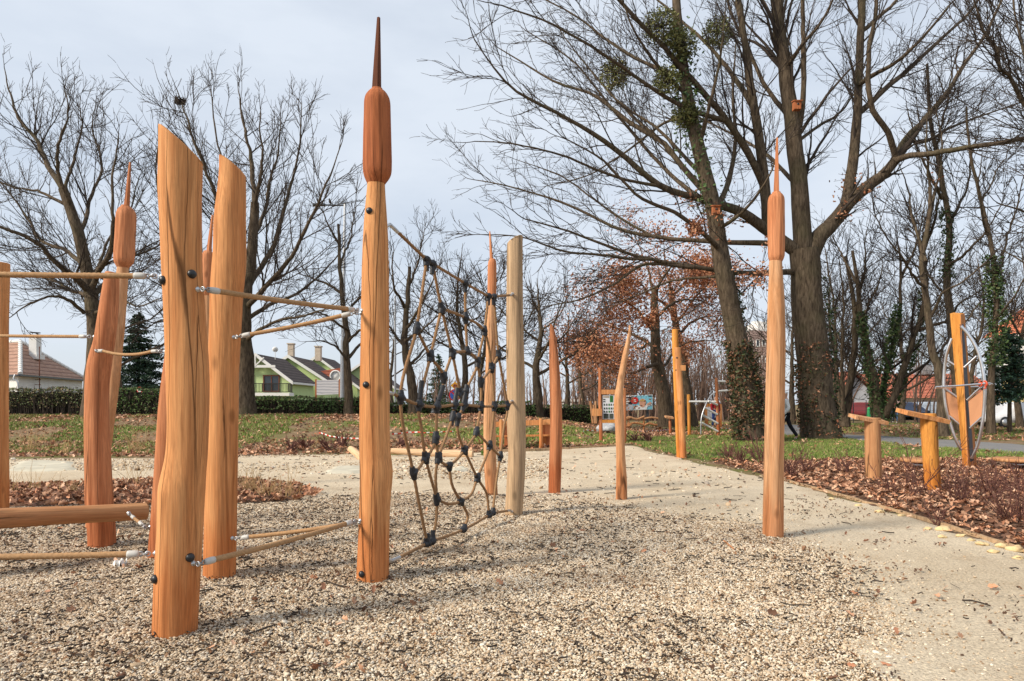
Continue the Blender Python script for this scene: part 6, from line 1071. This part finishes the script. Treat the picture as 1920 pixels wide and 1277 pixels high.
# green row houses
def gable_house(label, apex, eaveR, d, ln, front=True):
    A, Er = W(*apex, d), W(*eaveR, d); hw = Er.x-A.x; zr, ze = A.z, Er.z; g_ = .7; y1 = d+ln; x0 = A.x
    t = thing('green_house', label, 'house', Vector((x0, d, g_)), 'green gabled row houses'); wx = hw-.35; zw = zr-(zr-ze)*(wx/hw)-.14
    mb = MB(); prism(mb, [(x0-wx, g_-.3), (x0+wx, g_-.3), (x0+wx, zw), (x0, zr-.16), (x0-wx, zw)], d+.5, y1); mb.build('wall', M_WALLG, t, smooth=False)
    mb = MB()
    for s in (-1, 1): prism(mb, [(x0, zr), (x0+s*hw, ze), (x0+s*hw, ze-.13), (x0, zr-.14)], d+.02, y1+.3)
    rf = mb.build('roof', M_TILED, t, smooth=False)
    mb = MB()
    for s in (-1, 1): prism(mb, [(x0, zr+.06), (x0+s*(hw+.06), ze+.05), (x0+s*(hw+.06), ze-.26), (x0, zr-.26)], d-.06, d+.018)
    mb.build('barge_board', M_WHITE, rf, smooth=False)
    mb = MB(); bar(mb, (x0+hw+.03, d, ze-.1), (x0+hw+.03, y1+.3, ze-.1), .12, .18); mb.build('eaves_board', M_WHITE, rf, smooth=False); return t, x0, hw, zr, ze
tg, x0, hw, zr, ze = gable_house('front green house with balcony and white gable trim', (479, 663), (548, 716), 60, 7.6)
mb = MB(); yb = 59.96; zb = W(479, 687, 60).z
bar(mb, (x0-1.75, yb, zb), (x0+1.75, yb, zb), .1, .22); bar(mb, (x0, yb, zb), (x0, yb, zr-.2), .1, .16, up=Vector((0, 1, 0)))
for s in (-1, 1): bar(mb, (x0, yb, zb+.05), (x0+s*.75, yb, zb+.78), .1, .14, up=Vector((0, 1, 0)))
mb.build('gable_truss', M_WHITE, tg, smooth=False)
def opening(t, xa, xb, za, zb_, y, m=M_GLASS, fr=M_DOORB, mull=0, name='window'):
    mb = MB(); w_ = .1
    for q in ((xa-w_/2, xa+w_/2, za, zb_), (xb-w_/2, xb+w_/2, za, zb_)): box(mb, ((q[0]+q[1])/2, y-.03, (q[2]+q[3])/2), (w_, .12, q[3]-q[2]))
    for z in (za, zb_): box(mb, ((xa+xb)/2, y-.032, z), (xb-xa+w_*1.4, .13, w_))
    for i in range(mull): x = xa+(xb-xa)*(i+1)/(mull+1); box(mb, (x, y-.028, (za+zb_)/2), (.07, .1, zb_-za-.1))
    f = mb.build(name, fr, t, smooth=False); mb = MB(); box(mb, ((xa+xb)/2, y-.004, (za+zb_)/2), (xb-xa-.06, .03, zb_-za-.06)); mb.build('pane', m, f, smooth=False)
xx = lambda px, d: (px-960)/FPX*d; zz = lambda py, d: CH-(py-HY)/FPX*d
opening(tg, xx(494, 60.4), xx(523, 60.4), zz(734, 60.4), zz(704, 60.4), 60.5, mull=1, name='balcony_door'); opening(tg, xx(462, 60.4), xx(475, 60.4), zz(734, 60.4), zz(704, 60.4), 60.5, name='window')
mb = MB(); xa, xb, za, zb_ = xx(460, 59.2), xx(540, 59.2), zz(735, 59.2), zz(719, 59.2)
for z in (za, zb_): bar(mb, (xa, 59.2, z), (xb, 59.2, z), .05, .06)
bar(mb, (xb, 59.2, zb_), (xb, 60.5, zb_), .05, .06); bar(mb, (xb, 59.2, za), (xb, 60.5, za), .05, .05)
for i in range(31): x = xa+(xb-xa)*i/30; box(mb, (x, 59.2, (za+zb_)/2), (.035 if i % 6 else .08, .035, zb_-za))
for i in range(7): box(mb, (xb, 59.3+i*.17, (za+zb_)/2), (.035, .035, zb_-za))
mb.build('balcony_railing', M_IRON, tg, smooth=False); mb = MB(); box(mb, ((xa+xb)/2, 59.85, za-.2), (xb-xa+.2, 1.3, .28)); mb.build('balcony_slab', M_WHITE, tg, smooth=False)
mb = MB(); lathe(mb, W(516, 655, 64), [(.22, 0), (.26, .02), (.17, .07), (.01, .09)], 20, axis=(.3, -1, -.4)); tube(mb, [W(516, 655, 64), W(516, 675, 64)], .03, 6); mb.build('satellite_dish', M_WHITE, tg)
tg2, *_ = gable_house('second green house of the row with white gable trim', (540, 666), (612, 713), 69, 8); tg3, *_ = gable_house('third green house of the row nearest the street lamp', (593, 667), (674, 727), 79, 8); tg4, *_ = gable_house('last green house of the row seen right of the tall bulrush post', (676, 681), (742, 728), 86, 8)
M_CHIM = plain('chimney_plaster', (.50, .42, .33), .9, var=.2)
for a, (px, py) in ((tg2, (546, 650)), (tg3, (597, 655))): c = W(px, py, 74); mb = MB(); box(mb, (c.x, c.y, c.z-.5), (.6, .6, 1.5)); box(mb, (c.x, c.y, c.z+.3), (.75, .75, .12)); mb.build('chimney', M_CHIM, a, smooth=False)
c = W(624, 706, 74); mb = MB(); prism(mb, [(c.x-1.6, c.z-.7), (c.x+1.7, c.z-.7), (c.x+1.2, c.z+.9), (c.x-1.9, c.z+.4)], 73, 76); mb.build('porch_roof', M_TILER, tg2, smooth=False); mb = MB(); torus(mb, W(629, 705, 72.8), .55, .08, (0, 1, 0), 20, 6); lathe(mb, W(629, 705, 72.9), [(.5, 0), (.5, .02)], 20, axis=(0, -1, 0)); mb.build('round_window', M_WHITE, tg2)
# white notice banner on orange posts
d = 40; t = thing('banner', 'weathered white banner board between orange posts before the green houses', 'banner', onG(615, d)); mb = MB(); slab(mb, [W(594, 741, d), W(635, 739, d), W(635, 712, d), W(594, 713, d)], .04)
m_, t_, b_ = mat('banner_print', .7); v_ = ocoord(t_, (1, 1, 1)); wv = nd(t_, 'ShaderNodeTexWave', {'Vector': v_, 'Scale': 1.9, 'Distortion': 3, 'Detail': 3}, bands_direction='Z'); setc(t_, b_, ramp(t_, wv.outputs['Fac'], [(.25, (.42, .42, .46)), (.6, (.62, .61, .63))])); mb.build('panel', m_, t, smooth=False)
for x_ in (592.5, 637): mb = MB(); bar(mb, W(x_, 711, d), W(x_, 775, d), .09, .09); mb.build('post', M_RD, t, smooth=False)
# street lamp
d = 34; b = onG(641, d); t = thing('street_lamp', 'tall grey street lamp with horizontal arm behind the smaller tree', 'street lamp', b); tp = W(647, 381, d); mb = MB(); tube(mb, [b, b.lerp(tp, .35)], [.115, .115], 14); tube(mb, [b.lerp(tp, .35), tp], [.085, .07], 14); mb.build('pole', M_ZINC, t); mb = MB(); tube(mb, [tp-Vector((0, 0, .1)), W(620, 385, d), W(606, 384, d)], [.045, .04, .04], 8); mb.build('arm', M_DKST, t)
mb = MB(); c = W(598, 384, d); bbox(mb, c, (.62, .22, .12), .03); mb.build('lamp_head', M_DKST, t)
c = W(619.5, 381, d); mb = MB(); lathe(mb, c, [(.01, -.03), (.05, 0), (.07, .08), (.05, .15), (.045, .19), (.03, .23), (.004, .25)], 10, axis=(-.25, 0, 1)); lathe(mb, c+Vector((-.05, 0, .2)), [(.018, 0), (.002, .07)], 6, axis=(-1, 0, -.1)); slab(mb, [c+Vector((.02, -.02, .02)), c+Vector((.16, -.02, -.08)), c+Vector((.13, .04, -.09))], .015); tag(mb.build('crow', M_IRON), 'small dark bird perched on the street lamp arm', 'bird')
b = onG(741, 36); mb = MB(); tube(mb, [b, b+Vector((0, 0, 6.2))], [.06, .045], 8); tag(mb.build('flag_pole', M_ZINC), 'slim pale pole seen between the tallest bulrush and the net', 'pole')
mb = MB(); p = np.array(tuple(W(338, 190, 26))); q_ = np.random.default_rng(8); n = 90; P = np.zeros((n, 4, 3)); a = q_.uniform(0, 6.28, n); P[:, :, 0] = p[0]+.18*np.cos(a[:, None]+np.linspace(0, 1.6, 4)); P[:, :, 1] = p[1]+.18*np.sin(a[:, None]+np.linspace(0, 1.6, 4)); P[:, :, 2] = p[2]+q_.normal(0, .06, (n, 4)); V, F = tubes(P, np.full((n, 4), .012), 3); mb.add(V, F); tag(mb.build('bird_nest', M_TWIG), 'dark round bird nest high in the left fan shaped crown', 'nest')
# signs -------------------------------------------------------------------------
M_SR = plain('sign_red', (.60, .03, .03), .4, var=.03); M_SB = plain('sign_blue', (.05, .14, .50), .4, var=.03); M_SY = plain('sign_yellow', (.80, .40, .03), .4, var=.03); M_SW = plain('sign_white', (.78, .78, .78), .4, var=.02)
def disc(mb, c, r, y, mi, k=28): lathe(mb, Vector((c.x, c.y-y, c.z)), [(r, 0), (r, .006)], k, mi, axis=(0, -1, 0))
d = 36; c = W(853, 741, d); r = 11.5*d/FPX; b = onG(853, d); t = thing('road_sign', 'round blue no parking sign under a small orange diamond sign', 'sign', b); mb = MB(); tube(mb, [(c.x, d+.04, b.z), (c.x, d+.04, W(853, 715, d).z)], .03, 8); mb.build('pole', M_ZINC, t); mb = MB(); disc(mb, c, r, 0, 0); disc(mb, c, r*.80, .008, 1); slab(mb, [c+Vector((-.62*r, -.022, .45*r)), c+Vector((.45*r, -.022, -.62*r)), c+Vector((.62*r, -.022, -.45*r)), c+Vector((-.45*r, -.022, .62*r))], -.004, 0); mb.build('round_plate', [M_SR, M_SB], t, smooth=False)
c = W(853, 723, d); s = 8*d/FPX; mb = MB(); slab(mb, [c+Vector((-s, 0, 0)), c+Vector((0, 0, -s)), c+Vector((s, 0, 0)), c+Vector((0, 0, s))], -.02, 0); slab(mb, [c+Vector((-s*.5, -.026, -s*.3)), c+Vector((s*.3, -.026, -s*.5)), c+Vector((s*.5, -.026, .2*s)), c+Vector((-.2*s, -.026, .45*s))], -.004, 1); mb.build('diamond_plate', [M_SY, M_TILER], t, smooth=False)
d = 37; c = W(262, 731, d); r = 5.6*d/FPX; b = onG(262, d); t = thing('road_sign', 'small round white sign with red ring below the spruce', 'sign', b); mb = MB(); tube(mb, [(c.x, d+.04, b.z), (c.x, d+.04, c.z+r)], .03, 8); mb.build('pole', M_ZINC, t); mb = MB(); disc(mb, c, r, 0, 0); disc(mb, c, r*.74, .008, 1); box(mb, c+Vector((0, -.02, -.01)), (r*.8, .01, r*.34), mi=2); mb.build('round_plate', [M_SR, M_SW, M_IRON], t, smooth=False)
p = onG(810, 30); mb = MB(); q_ = np.random.default_rng(5); leaves(mb, np.array(tuple(p))+np.abs(q_.normal(0, 1, (60, 3)))*np.array([.14, .1, .16]), .16, 1.0, np.array([(.7, .7, .68), (.55, .55, .55), (.1, .1, .1)]), 3, drop=None); tag(mb.build('litter_bag', M_LEAF, color=True), 'crumpled white litter at the hedge foot seen through the net', 'litter')
# billboard ---------------------------------------------------------------------------
d = 46; t = thing('billboard', 'wide billboard with blue picture, red disc and black slogan field', 'billboard', onG(1195, d)); Z = lambda px, py, e=0: W(px, py, d)-Vector((0, e, 0)); mb = MB(); slab(mb, [Z(1160, 770), Z(1224, 768), Z(1224, 740), Z(1160, 742)], -.1); mb.build('panel', M_SW, t, smooth=False)
M_AQ = plain('print_aqua', (.20, .52, .66), .5, var=.25, scale=.5); M_NAVY = plain('print_navy', (.015, .017, .03), .5); M_SKIN = plain('print_skin', (.62, .34, .24), .5, var=.2, scale=3); M_LG = plain('print_grey', (.45, .47, .52), .5, var=.1)
mb = MB()
def pq(pts, e, mi): slab(mb, [Z(*p, e) for p in pts], -.006 if True else 0, mi)
pq([(1184, 768.5), (1223, 767.5), (1223, 741), (1184, 742)], .01, 0); pq([(1161, 759), (1186, 757.5), (1187, 750), (1183, 744), (1161, 745)], .02, 1); pq([(1161, 769), (1185, 768), (1187, 758.5), (1161, 760)], .02, 4); pq([(1171, 747.5), (1178.5, 747), (1178.5, 749), (1171, 749.5)], .03, 2); pq([(1171, 751.5), (1181, 751), (1181, 753.5), (1171, 754)], .03, 2); pq([(1171, 755.5), (1178, 755), (1178, 757), (1171, 757.5)], .03, 2)
for c, r, mi, e in ((Z(1190, 751), .24, 3, .03), (Z(1204.5, 754), .235, 5, .03), (Z(1204.5, 758), .2, 5, .036)): lathe(mb, c-Vector((0, e, 0)), [(r, 0), (r, .008)], 22, mi, axis=(0, -1, 0))
pq([(1187, 763), (1195, 760), (1202, 762), (1208, 762), (1216, 755), (1222, 757), (1222, 760), (1214, 762), (1212, 768), (1190, 768)], .026, 2); pq([(1200, 750), (1204, 748.5), (1209, 750), (1209, 752.5), (1200, 752.5)], .05, 6); pq([(1187, 762), (1194, 759.5), (1196, 761), (1188, 764)], .05, 5); pq([(1212, 757), (1219, 753.5), (1222, 756), (1214, 760)], .05, 5); pq([(1187.5, 752), (1192.5, 752), (1192.5, 753.4), (1187.5, 753.4)], .06, 2); pq([(1188.5, 749), (1191.5, 749), (1191.5, 750.6), (1188.5, 750.6)], .06, 2); pq([(1213, 741.5), (1222, 741.3), (1222, 743), (1216, 743.2)], .03, 1)
mb.build('print', [M_AQ, M_NAVY, M_SW, M_SR, M_LG, M_SKIN, plain('print_sandy', (.55, .36, .14), .5)], t, smooth=False)
for x_ in (1170, 1214): mb = MB(); bar(mb, W(x_, 768, d+.2), W(x_, 800, d+.2), .14, .14); mb.build('leg', M_DKST, t, smooth=False)
# right hand buildings ----------------------------------------------------------------
d = 62; g0 = -.1; t = thing('red_roofed_hall', 'long low hall with red tile roof and glazed gable beyond the right lawn', 'building', Vector((xx(1730, d), d, 0))); xL, xR = xx(1606, d), xx(1878, d); zE, zR = zz(746, d), zz(697, d)
mb = MB(); box(mb, ((xL+xR)/2, d+4, (zE+g0)/2), (xR-xL-.6, 8, zE-g0)); mb.build('wall', M_WALLW, t, smooth=False); mb = MB(); mb.add([(xL, d-.6, zE), (xR, d-.6, zE), (xR, d+4, zR), (xL, d+4, zR), (xL, d+8.6, zE), (xR, d+8.6, zE)], [(0, 1, 2, 3), (3, 2, 5, 4), (0, 3, 4), (1, 5, 2), (0, 4, 5, 1)]); rf = mb.build('roof', M_TILER, t, smooth=False)
for i in range(7): x = xL+2+i*1.75*1.0; opening(t, x, x+1.2, .35, zE-.35, d-.0, fr=M_WHITE, name='window')
for i in range(4): x = xL+14.6+i*2.2; opening(t, x, x+1.4, .35, zE-.35, d, fr=M_WHITE, name='window')
xa, xb = xx(1590, d-4), xx(1648, d-4); za = zz(750, d-4); ap = zz(703, d-4); xm = xx(1601, d-4); mb = MB(); prism(mb, [(xa, g0), (xb, g0), (xb, za), (xm, ap), (xa, za+.4)], d-4, d+3); mb.build('gable_wing', plain('glazed_gable', (.50, .52, .56), .5, var=.15, scale=1.2), t, smooth=False)
mb = MB(); prism(mb, [(xm, ap+.1), (xb+.5, za-.1), (xb+.5, za+.12), (xm, ap+.36)], d-4.4, d+3.4); prism(mb, [(xm, ap+.1), (xm, ap+.36), (xa-.4, za+.5), (xa-.4, za+.3)], d-4.4, d+3.4); mb.build('gable_roof', M_TILER, t, smooth=False); opening(t, xx(1605, d-4), xx(1640, d-4), .2, za-.2, d-4, fr=M_WHITE, mull=4, name='window')
c = W(1726, 692, d+4); mb = MB(); box(mb, (c.x, c.y, c.z-.1), (1.6, 1.2, .9)); mb.build('roof_vent', M_ZINC, rf, smooth=False)
d = 44; t = thing('yellow_house', 'tall yellow and white house with orange tile roof at the right edge', 'house', onG(1900, d)); xl = xx(1877, d+8); xr = xl+11; ze_ = zz(632, d+8)
mb = MB(); box(mb, ((xl+xr)/2, d+4, ze_/2-.1), (xr-xl, 8, ze_+.2)); mb.build('wall', M_WALLY, t, smooth=False); mb = MB(); mb.add([(xl-.9, d-.9, ze_), (xr, d-.9, ze_), (xr, d+4, ze_+5), (xl+3.2, d+4, ze_+5), (xl-.9, d+8.9, ze_), (xr, d+8.9, ze_)], [(0, 1, 2, 3), (3, 2, 5, 4), (0, 3, 4), (0, 4, 5, 1)]); mb.build('roof', M_TILEO, t, smooth=False); mb = MB(); box(mb, ((xl+xr)/2-.4, d-.45, ze_-.18), (xr-xl+.9, .8, .3)); box(mb, (xl-.42, d+4, ze_-.18), (.8, 8.2, .3)); mb.build('eaves_band', M_WHITE, t, smooth=False)
zb0, zb1 = zz(708, d+7), ze_-.3; mb = MB(); box(mb, (xl-.14, d+6.6, (zb0+zb1)/2), (.28, 2.9, zb1-zb0)); mb.build('corner_panel', M_WHITE, t, smooth=False); mb = MB(); box(mb, (xl-.7, d+3.4, zz(690, d+5)), (1.4, 3.4, .9)); mb.build('balcony', M_WALLW, t, smooth=False)
for ya, za, zc in ((d+5.9, zz(690, d+6), zz(660, d+6)), (d+5.9, zz(745, d+6), zz(724, d+6)), (d+2.2, zz(745, d+3), zz(722, d+3))):
    mb = MB(); box(mb, (xl-.16 if ya > d+5 and za > 3 else xl-.02, ya, (za+zc)/2), (.3, 1.3, zc-za)); f = mb.build('window', M_WHITE, t, smooth=False); mb = MB(); box(mb, ((xl-.16 if ya > d+5 and za > 3 else xl-.02)-.14, ya, (za+zc)/2), (.04, 1.06, zc-za-.24)); mb.build('pane', M_GLASS, f, smooth=False)
d = 105; t = thing('apartment_block', 'distant pinkish apartment block with white upper storey behind the lone bulrush post', 'building', Vector((xx(1420, d), d, 0))); mb = MB(); box(mb, (xx(1421, d), d+5, zz(690, d)/2+3), (xx(1441, d)-xx(1402, d), 10, zz(632, d)+0)); b_ = mb.build('wall', M_WALLP, t, smooth=False)
mb = MB(); xa, xb = xx(1402, d), xx(1441, d); mb = MB(); prism(mb, [(xa, 0), (xb, 0), (xb, zz(622, d)), (xa+.6, zz(619, d)), (xa, zz(622, d))], d-.4, d); 
bpy.data.objects.remove(b_, do_unlink=True); prism(mb, [(xa, 0), (xb, 0), (xb, zz(622, d)), (xa, zz(622, d))], d, d+10); mb.build('wall', M_WALLP, t, smooth=False); mb = MB(); box(mb, ((xx(1423, d)+xx(1441, d))/2, d+3, zz(616, d)), (xx(1441, d)-xx(1423, d), 5, 2.2)); box(mb, (xx(1431, d), d+3, zz(607, d)), (1.2, 1.2, 1.4)); u_ = mb.build('upper_storey', M_WALLW, t, smooth=False)
for i in range(3): opening(t, xx(1405+i*11, d), xx(1411+i*11, d), zz(650, d), zz(638, d), d-.41, fr=M_WHITE); opening(t, xx(1405+i*11, d), xx(1411+i*11, d), zz(680, d), zz(668, d), d-.41, fr=M_WHITE)
d = 58; t = thing('kiosk', 'small flat roofed white building behind the slim trees right of the pointed post', 'building', onG(1071, d)); xa, xb = xx(1054, d), xx(1087, d); zg = float(tz(xx(1070, d), d)); zt = zz(751, d); mb = MB(); box(mb, ((xa+xb)/2, d+1.5, zt), (xb-xa+.3, 3.4, .18)); mb.build('roof', M_WHITE, t, smooth=False); mb = MB(); box(mb, ((xa+xb)/2, d+1.6, (zg+zt)/2), (xb-xa, 3, zt-zg-.18)); mb.build('wall', M_GRS, t, smooth=False)
mb = MB()
for x in (xa+.06, xb-.06, (xa+xb)/2): box(mb, (x, d-.08, (zg+zt)/2-.1), (.12, .1, zt-zg-.2))
box(mb, ((xa+xb)/2, d-.075, zg+.55), (xb-xa, .1, .5)); mb.build('window_frame', M_WHITE, t, smooth=False)
d = 47; t = thing('wire_fence', 'light wire mesh fence on thin posts in front of the parked cars', 'fence', onG(1740, d))
for px in range(1600, 1960, 24): b = onG(px, d); mb = MB(); tube(mb, [b-Vector((0, 0, .05)), b+Vector((0, 0, 1.55))], .03, 5); mb.build('post', M_DKST, t)
mb = MB()
for k in range(5): tube(mb, [onG(1600, d)+Vector((0, 0, .2+k*.32)), onG(1945, d)+Vector((0, 0, .2+k*.32))], .008, 4)
mb.build('wires', M_DKST, t)
# cars ---------------------------------------------------------------------------
def car(label, px, d, col, rz, ln=4.2):
    b = onG(px, d); t = thing('parked_car', label, 'car', b, 'cars parked beyond the fence'); h = 1.45; w = 1.7
    ca, sa = math.cos(rz), math.sin(rz); RZ = lambda V: [(b.x+ca*x-sa*y, b.y+sa*x+ca*y, b.z+z) for x, y, z in V]
    prof = [(-.5, .32), (-.49, .62), (-.40, .74), (-.26, .80), (-.12, 1.30), (.0, 1.42), (.2, 1.42), (.36, 1.18), (.45, .88), (.5, .78), (.5, .35), (.40, .28), (-.42, .28)]
    m = len(prof); V = []
    for yy, k in ((-w/2, .93), (-w/2+.1, 1.0), (w/2-.1, 1.0), (w/2, .93)): V += [(x*ln, yy if z < .85 else yy*.84, .28+(z-.28)*(1 if z < .7 else k)) for x, z in prof]
    F = [tuple(range(m)), tuple(range(3*m, 4*m))[::-1]]+[(r*m+i, (r+1)*m+i, (r+1)*m+(i+1) % m, r*m+(i+1) % m) for r in range(3) for i in range(m)]
    MB().add(RZ(V), F).build('body', plain('car_paint', col, .25, spec=.6, var=.03), t)
    for sd in (-1, 1):
        y = sd*(w/2*.86+.0)
        mb = MB(); mb.add(RZ([(-.20*ln, y*1.0, .86), (.36*ln, y, .90), (.30*ln, y*.96, 1.18), (.19*ln, y*.95, 1.34), (-.01*ln, y*.95, 1.34), (-.11*ln, y*.97, 1.20)]), [(0, 1, 2, 3, 4, 5) if sd < 0 else (5, 4, 3, 2, 1, 0)]); mb.build('side_window', M_GLASS, t, smooth=False)
        for xw in (-.31, .31):
            c = RZ([(xw*ln, sd*(w/2-.07), .31)])[0]; mb = MB(); lathe(mb, c, [(.2, -.09), (.30, -.09), (.31, -.05), (.31, .05), (.30, .09), (.2, .09)], 20, axis=(-sa, ca, 0)); wh = mb.build('wheel', M_BLKR, t); c2 = RZ([(xw*ln, sd*(w/2+.015), .31)])[0]; mb = MB(); lathe(mb, c2, [(.19, -.012), (.19, .012), (.05, .02)], 14, axis=(-sa*sd, ca*sd, 0)); mb.build('rim', M_ZINC, wh)
    return t
car('small red car parked at the left end of the row beyond the fence', 1598, 53, (.22, .03, .03), 0); car('dark blue car parked behind the ivy covered stems', 1680, 53, (.05, .08, .16), 0); car('silver blue car parked just right of the taller lectern post', 1726, 54, (.42, .48, .56), .1); car('white car parked behind the leaf sculpture', 1822, 53, (.75, .75, .76), 0); car('white car parked at the right end below the yellow house', 1905, 38, (.75, .75, .76), .05)
# ================================================================= PEOPLE
def skin(name, joints, edges, m, parent=None, sub=2, root=0):
    me = bpy.data.meshes.new(name); me.from_pydata([j[0] for j in joints], edges, []); o = bpy.data.objects.new(name, me); COL.objects.link(o); me.materials.append(m)
    md = o.modifiers.new('skin', 'SKIN'); 
    for v, j in zip(me.skin_vertices[0].data, joints): v.radius = (j[1], j[1] if len(j) < 3 else j[2])
    me.skin_vertices[0].data[root].use_root = True
    s = o.modifiers.new('subsurf', 'SUBSURF'); s.levels = sub; s.render_levels = sub
    for p in me.polygons: p.use_smooth = True
    md.use_smooth_shade = True
    if parent is not None: o.parent = parent
    return o
M_SKN = plain('skin', (.52, .30, .21), .6, var=.05)
def person(label, foot, rz, top, legs, hair, stride=.0, armswing=0.0, h=1.72, shoe=(.7, .7, .7), stripe=None):
    """standing or walking adult: continuous body with clothes as children"""
    k = h/1.75; t = thing('person', label, 'person', foot); t.rotation_euler = (0, 0, rz); s = stride; a = armswing
    J = [((0, 0, .95), .12, .10), ((0, 0, 1.15), .115, .09), ((0, .0, 1.35), .145, .10), ((0, 0, 1.48), .055), ((0, -.02, 1.56), .055), ((0, -.03, 1.64), .085, .10), ((0, -.02, 1.72), .06),
         ((.10, 0, .90), .085), ((.10, -s*.45, .50), .058), ((.10, -s*.7+ .06, .09), .042), ((.10, -s*.7-.08, .04), .032), ((-.10, 0, .90), .085), ((-.10, s*.35, .50), .058), ((-.10, s*.95, .10+max(0, s)*.08), .042), ((-.10, s*.95-.13, .04), .032),
         ((.19, 0, 1.42), .058), ((.25, a*.14, 1.14), .043), ((.24, -.06-a*.12, .90), .032), ((.235, -.09-a*.16, .80), .030), ((-.19, 0, 1.42), .058), ((-.25, -a*.14, 1.14), .043), ((-.24, -.06+a*.12, .90), .032), ((-.235, -.09+a*.16, .80), .030)]
    J = [tuple([tuple(q*k for q in j[0])]+[r*k for r in j[1:]]) for j in J]
    E = [(0, 1), (1, 2), (2, 3), (3, 4), (4, 5), (5, 6), (0, 7), (7, 8), (8, 9), (9, 10), (0, 11), (11, 12), (12, 13), (13, 14), (2, 15), (15, 16), (16, 17), (17, 18), (2, 19), (19, 20), (20, 21), (21, 22)]
    skin('body', J, E, M_SKN, t)
    def sub(name, ids, grow, m):
        mp = {i: n for n, i in enumerate(ids)}; skin(name, [tuple([J[i][0]]+[r+grow for r in J[i][1:]]) for i in ids], [(mp[x], mp[y]) for x, y in E if x in mp and y in mp], m, t)
    sub('trousers', [0, 7, 8, 9, 11, 12, 13], .018, legs); sub('jacket', [0, 1, 2, 15, 16, 17, 19, 20, 21], .024, top)
    skin('hair', [(tuple(q*k for q in (0, .01, 1.66)), .093*k), (tuple(q*k for q in (0, 0, 1.74)), .078*k)], [(0, 1)], hair, t)
    ms = plain('shoe', shoe, .6); sub_ = [(9, 10), (13, 14)]
    for x, y in sub_: skin('shoe', [(J[x][0][0:2]+(.05*k,), .05*k), (J[y][0], .042*k)], [(0, 1)], ms, t)
    if stripe is not None:
        for x, y, z in ((7, 8, 9), (11, 12, 13)):
            mb = MB(); sg = 1 if J[x][0][0] > 0 else -1; P = [Vector(J[i][0])+Vector((sg*(J[i][1]+.022), 0, 0)) for i in (x, y, z)]; tube(mb, P, .012, 6); o = mb.build('stripe', stripe, t, origin=None); 
            o.data.transform(Matrix.Translation(ORG[t.name])); 
    return t
def cloth(n, c): return plain(n, c, .85, var=.12, scale=10)
person('person in white top and black striped trousers walking behind the lone bulrush post', G(1474, 825), R(250), cloth('white_top', (.72, .72, .70)), cloth('black_trousers', (.012, .012, .016)), cloth('white_cap', (.7, .7, .68)), stride=.40, armswing=.6, stripe=M_WHITE)
person('person in red jacket and blue trousers with dark hair beside the far ladder', onG(1341, dB-1), R(20), cloth('red_jacket', (.35, .02, .03)), cloth('blue_trousers', (.03, .06, .20)), cloth('dark_hair', (.01, .01, .014)), stride=.1, h=1.75)
person('person in pale pink top and blue jeans walking on the far lawn', onG(1688, 45), R(190), cloth('pink_top', (.62, .42, .40)), cloth('blue_jeans', (.10, .20, .38)), cloth('fair_hair', (.45, .3, .16)), stride=.25, armswing=.5)
person('person in dark jacket at the left of the pink dressed walker', onG(1679, 46.5), R(170), cloth('dark_jacket', (.25, .10, .08)), cloth('dark_trousers', (.05, .06, .09)), cloth('brown_hair', (.10, .05, .03)), stride=.2, armswing=.4)
p = onG(1629, 40); mb = MB(); tube(mb, [p, p+Vector((0, 0, .7)), p+Vector((-.02, 0, 1.0))], [.10, .12, .07], 12, 8); lathe(mb, p+Vector((0, 0, .95)), [(.07, 0), (.10, .06), (.06, .16), (.01, .18)], 14); tag(mb.build('bollard', plain('green_paint', (.04, .34, .12), .5)), 'green bollard left of the ivy covered stems', 'bollard')
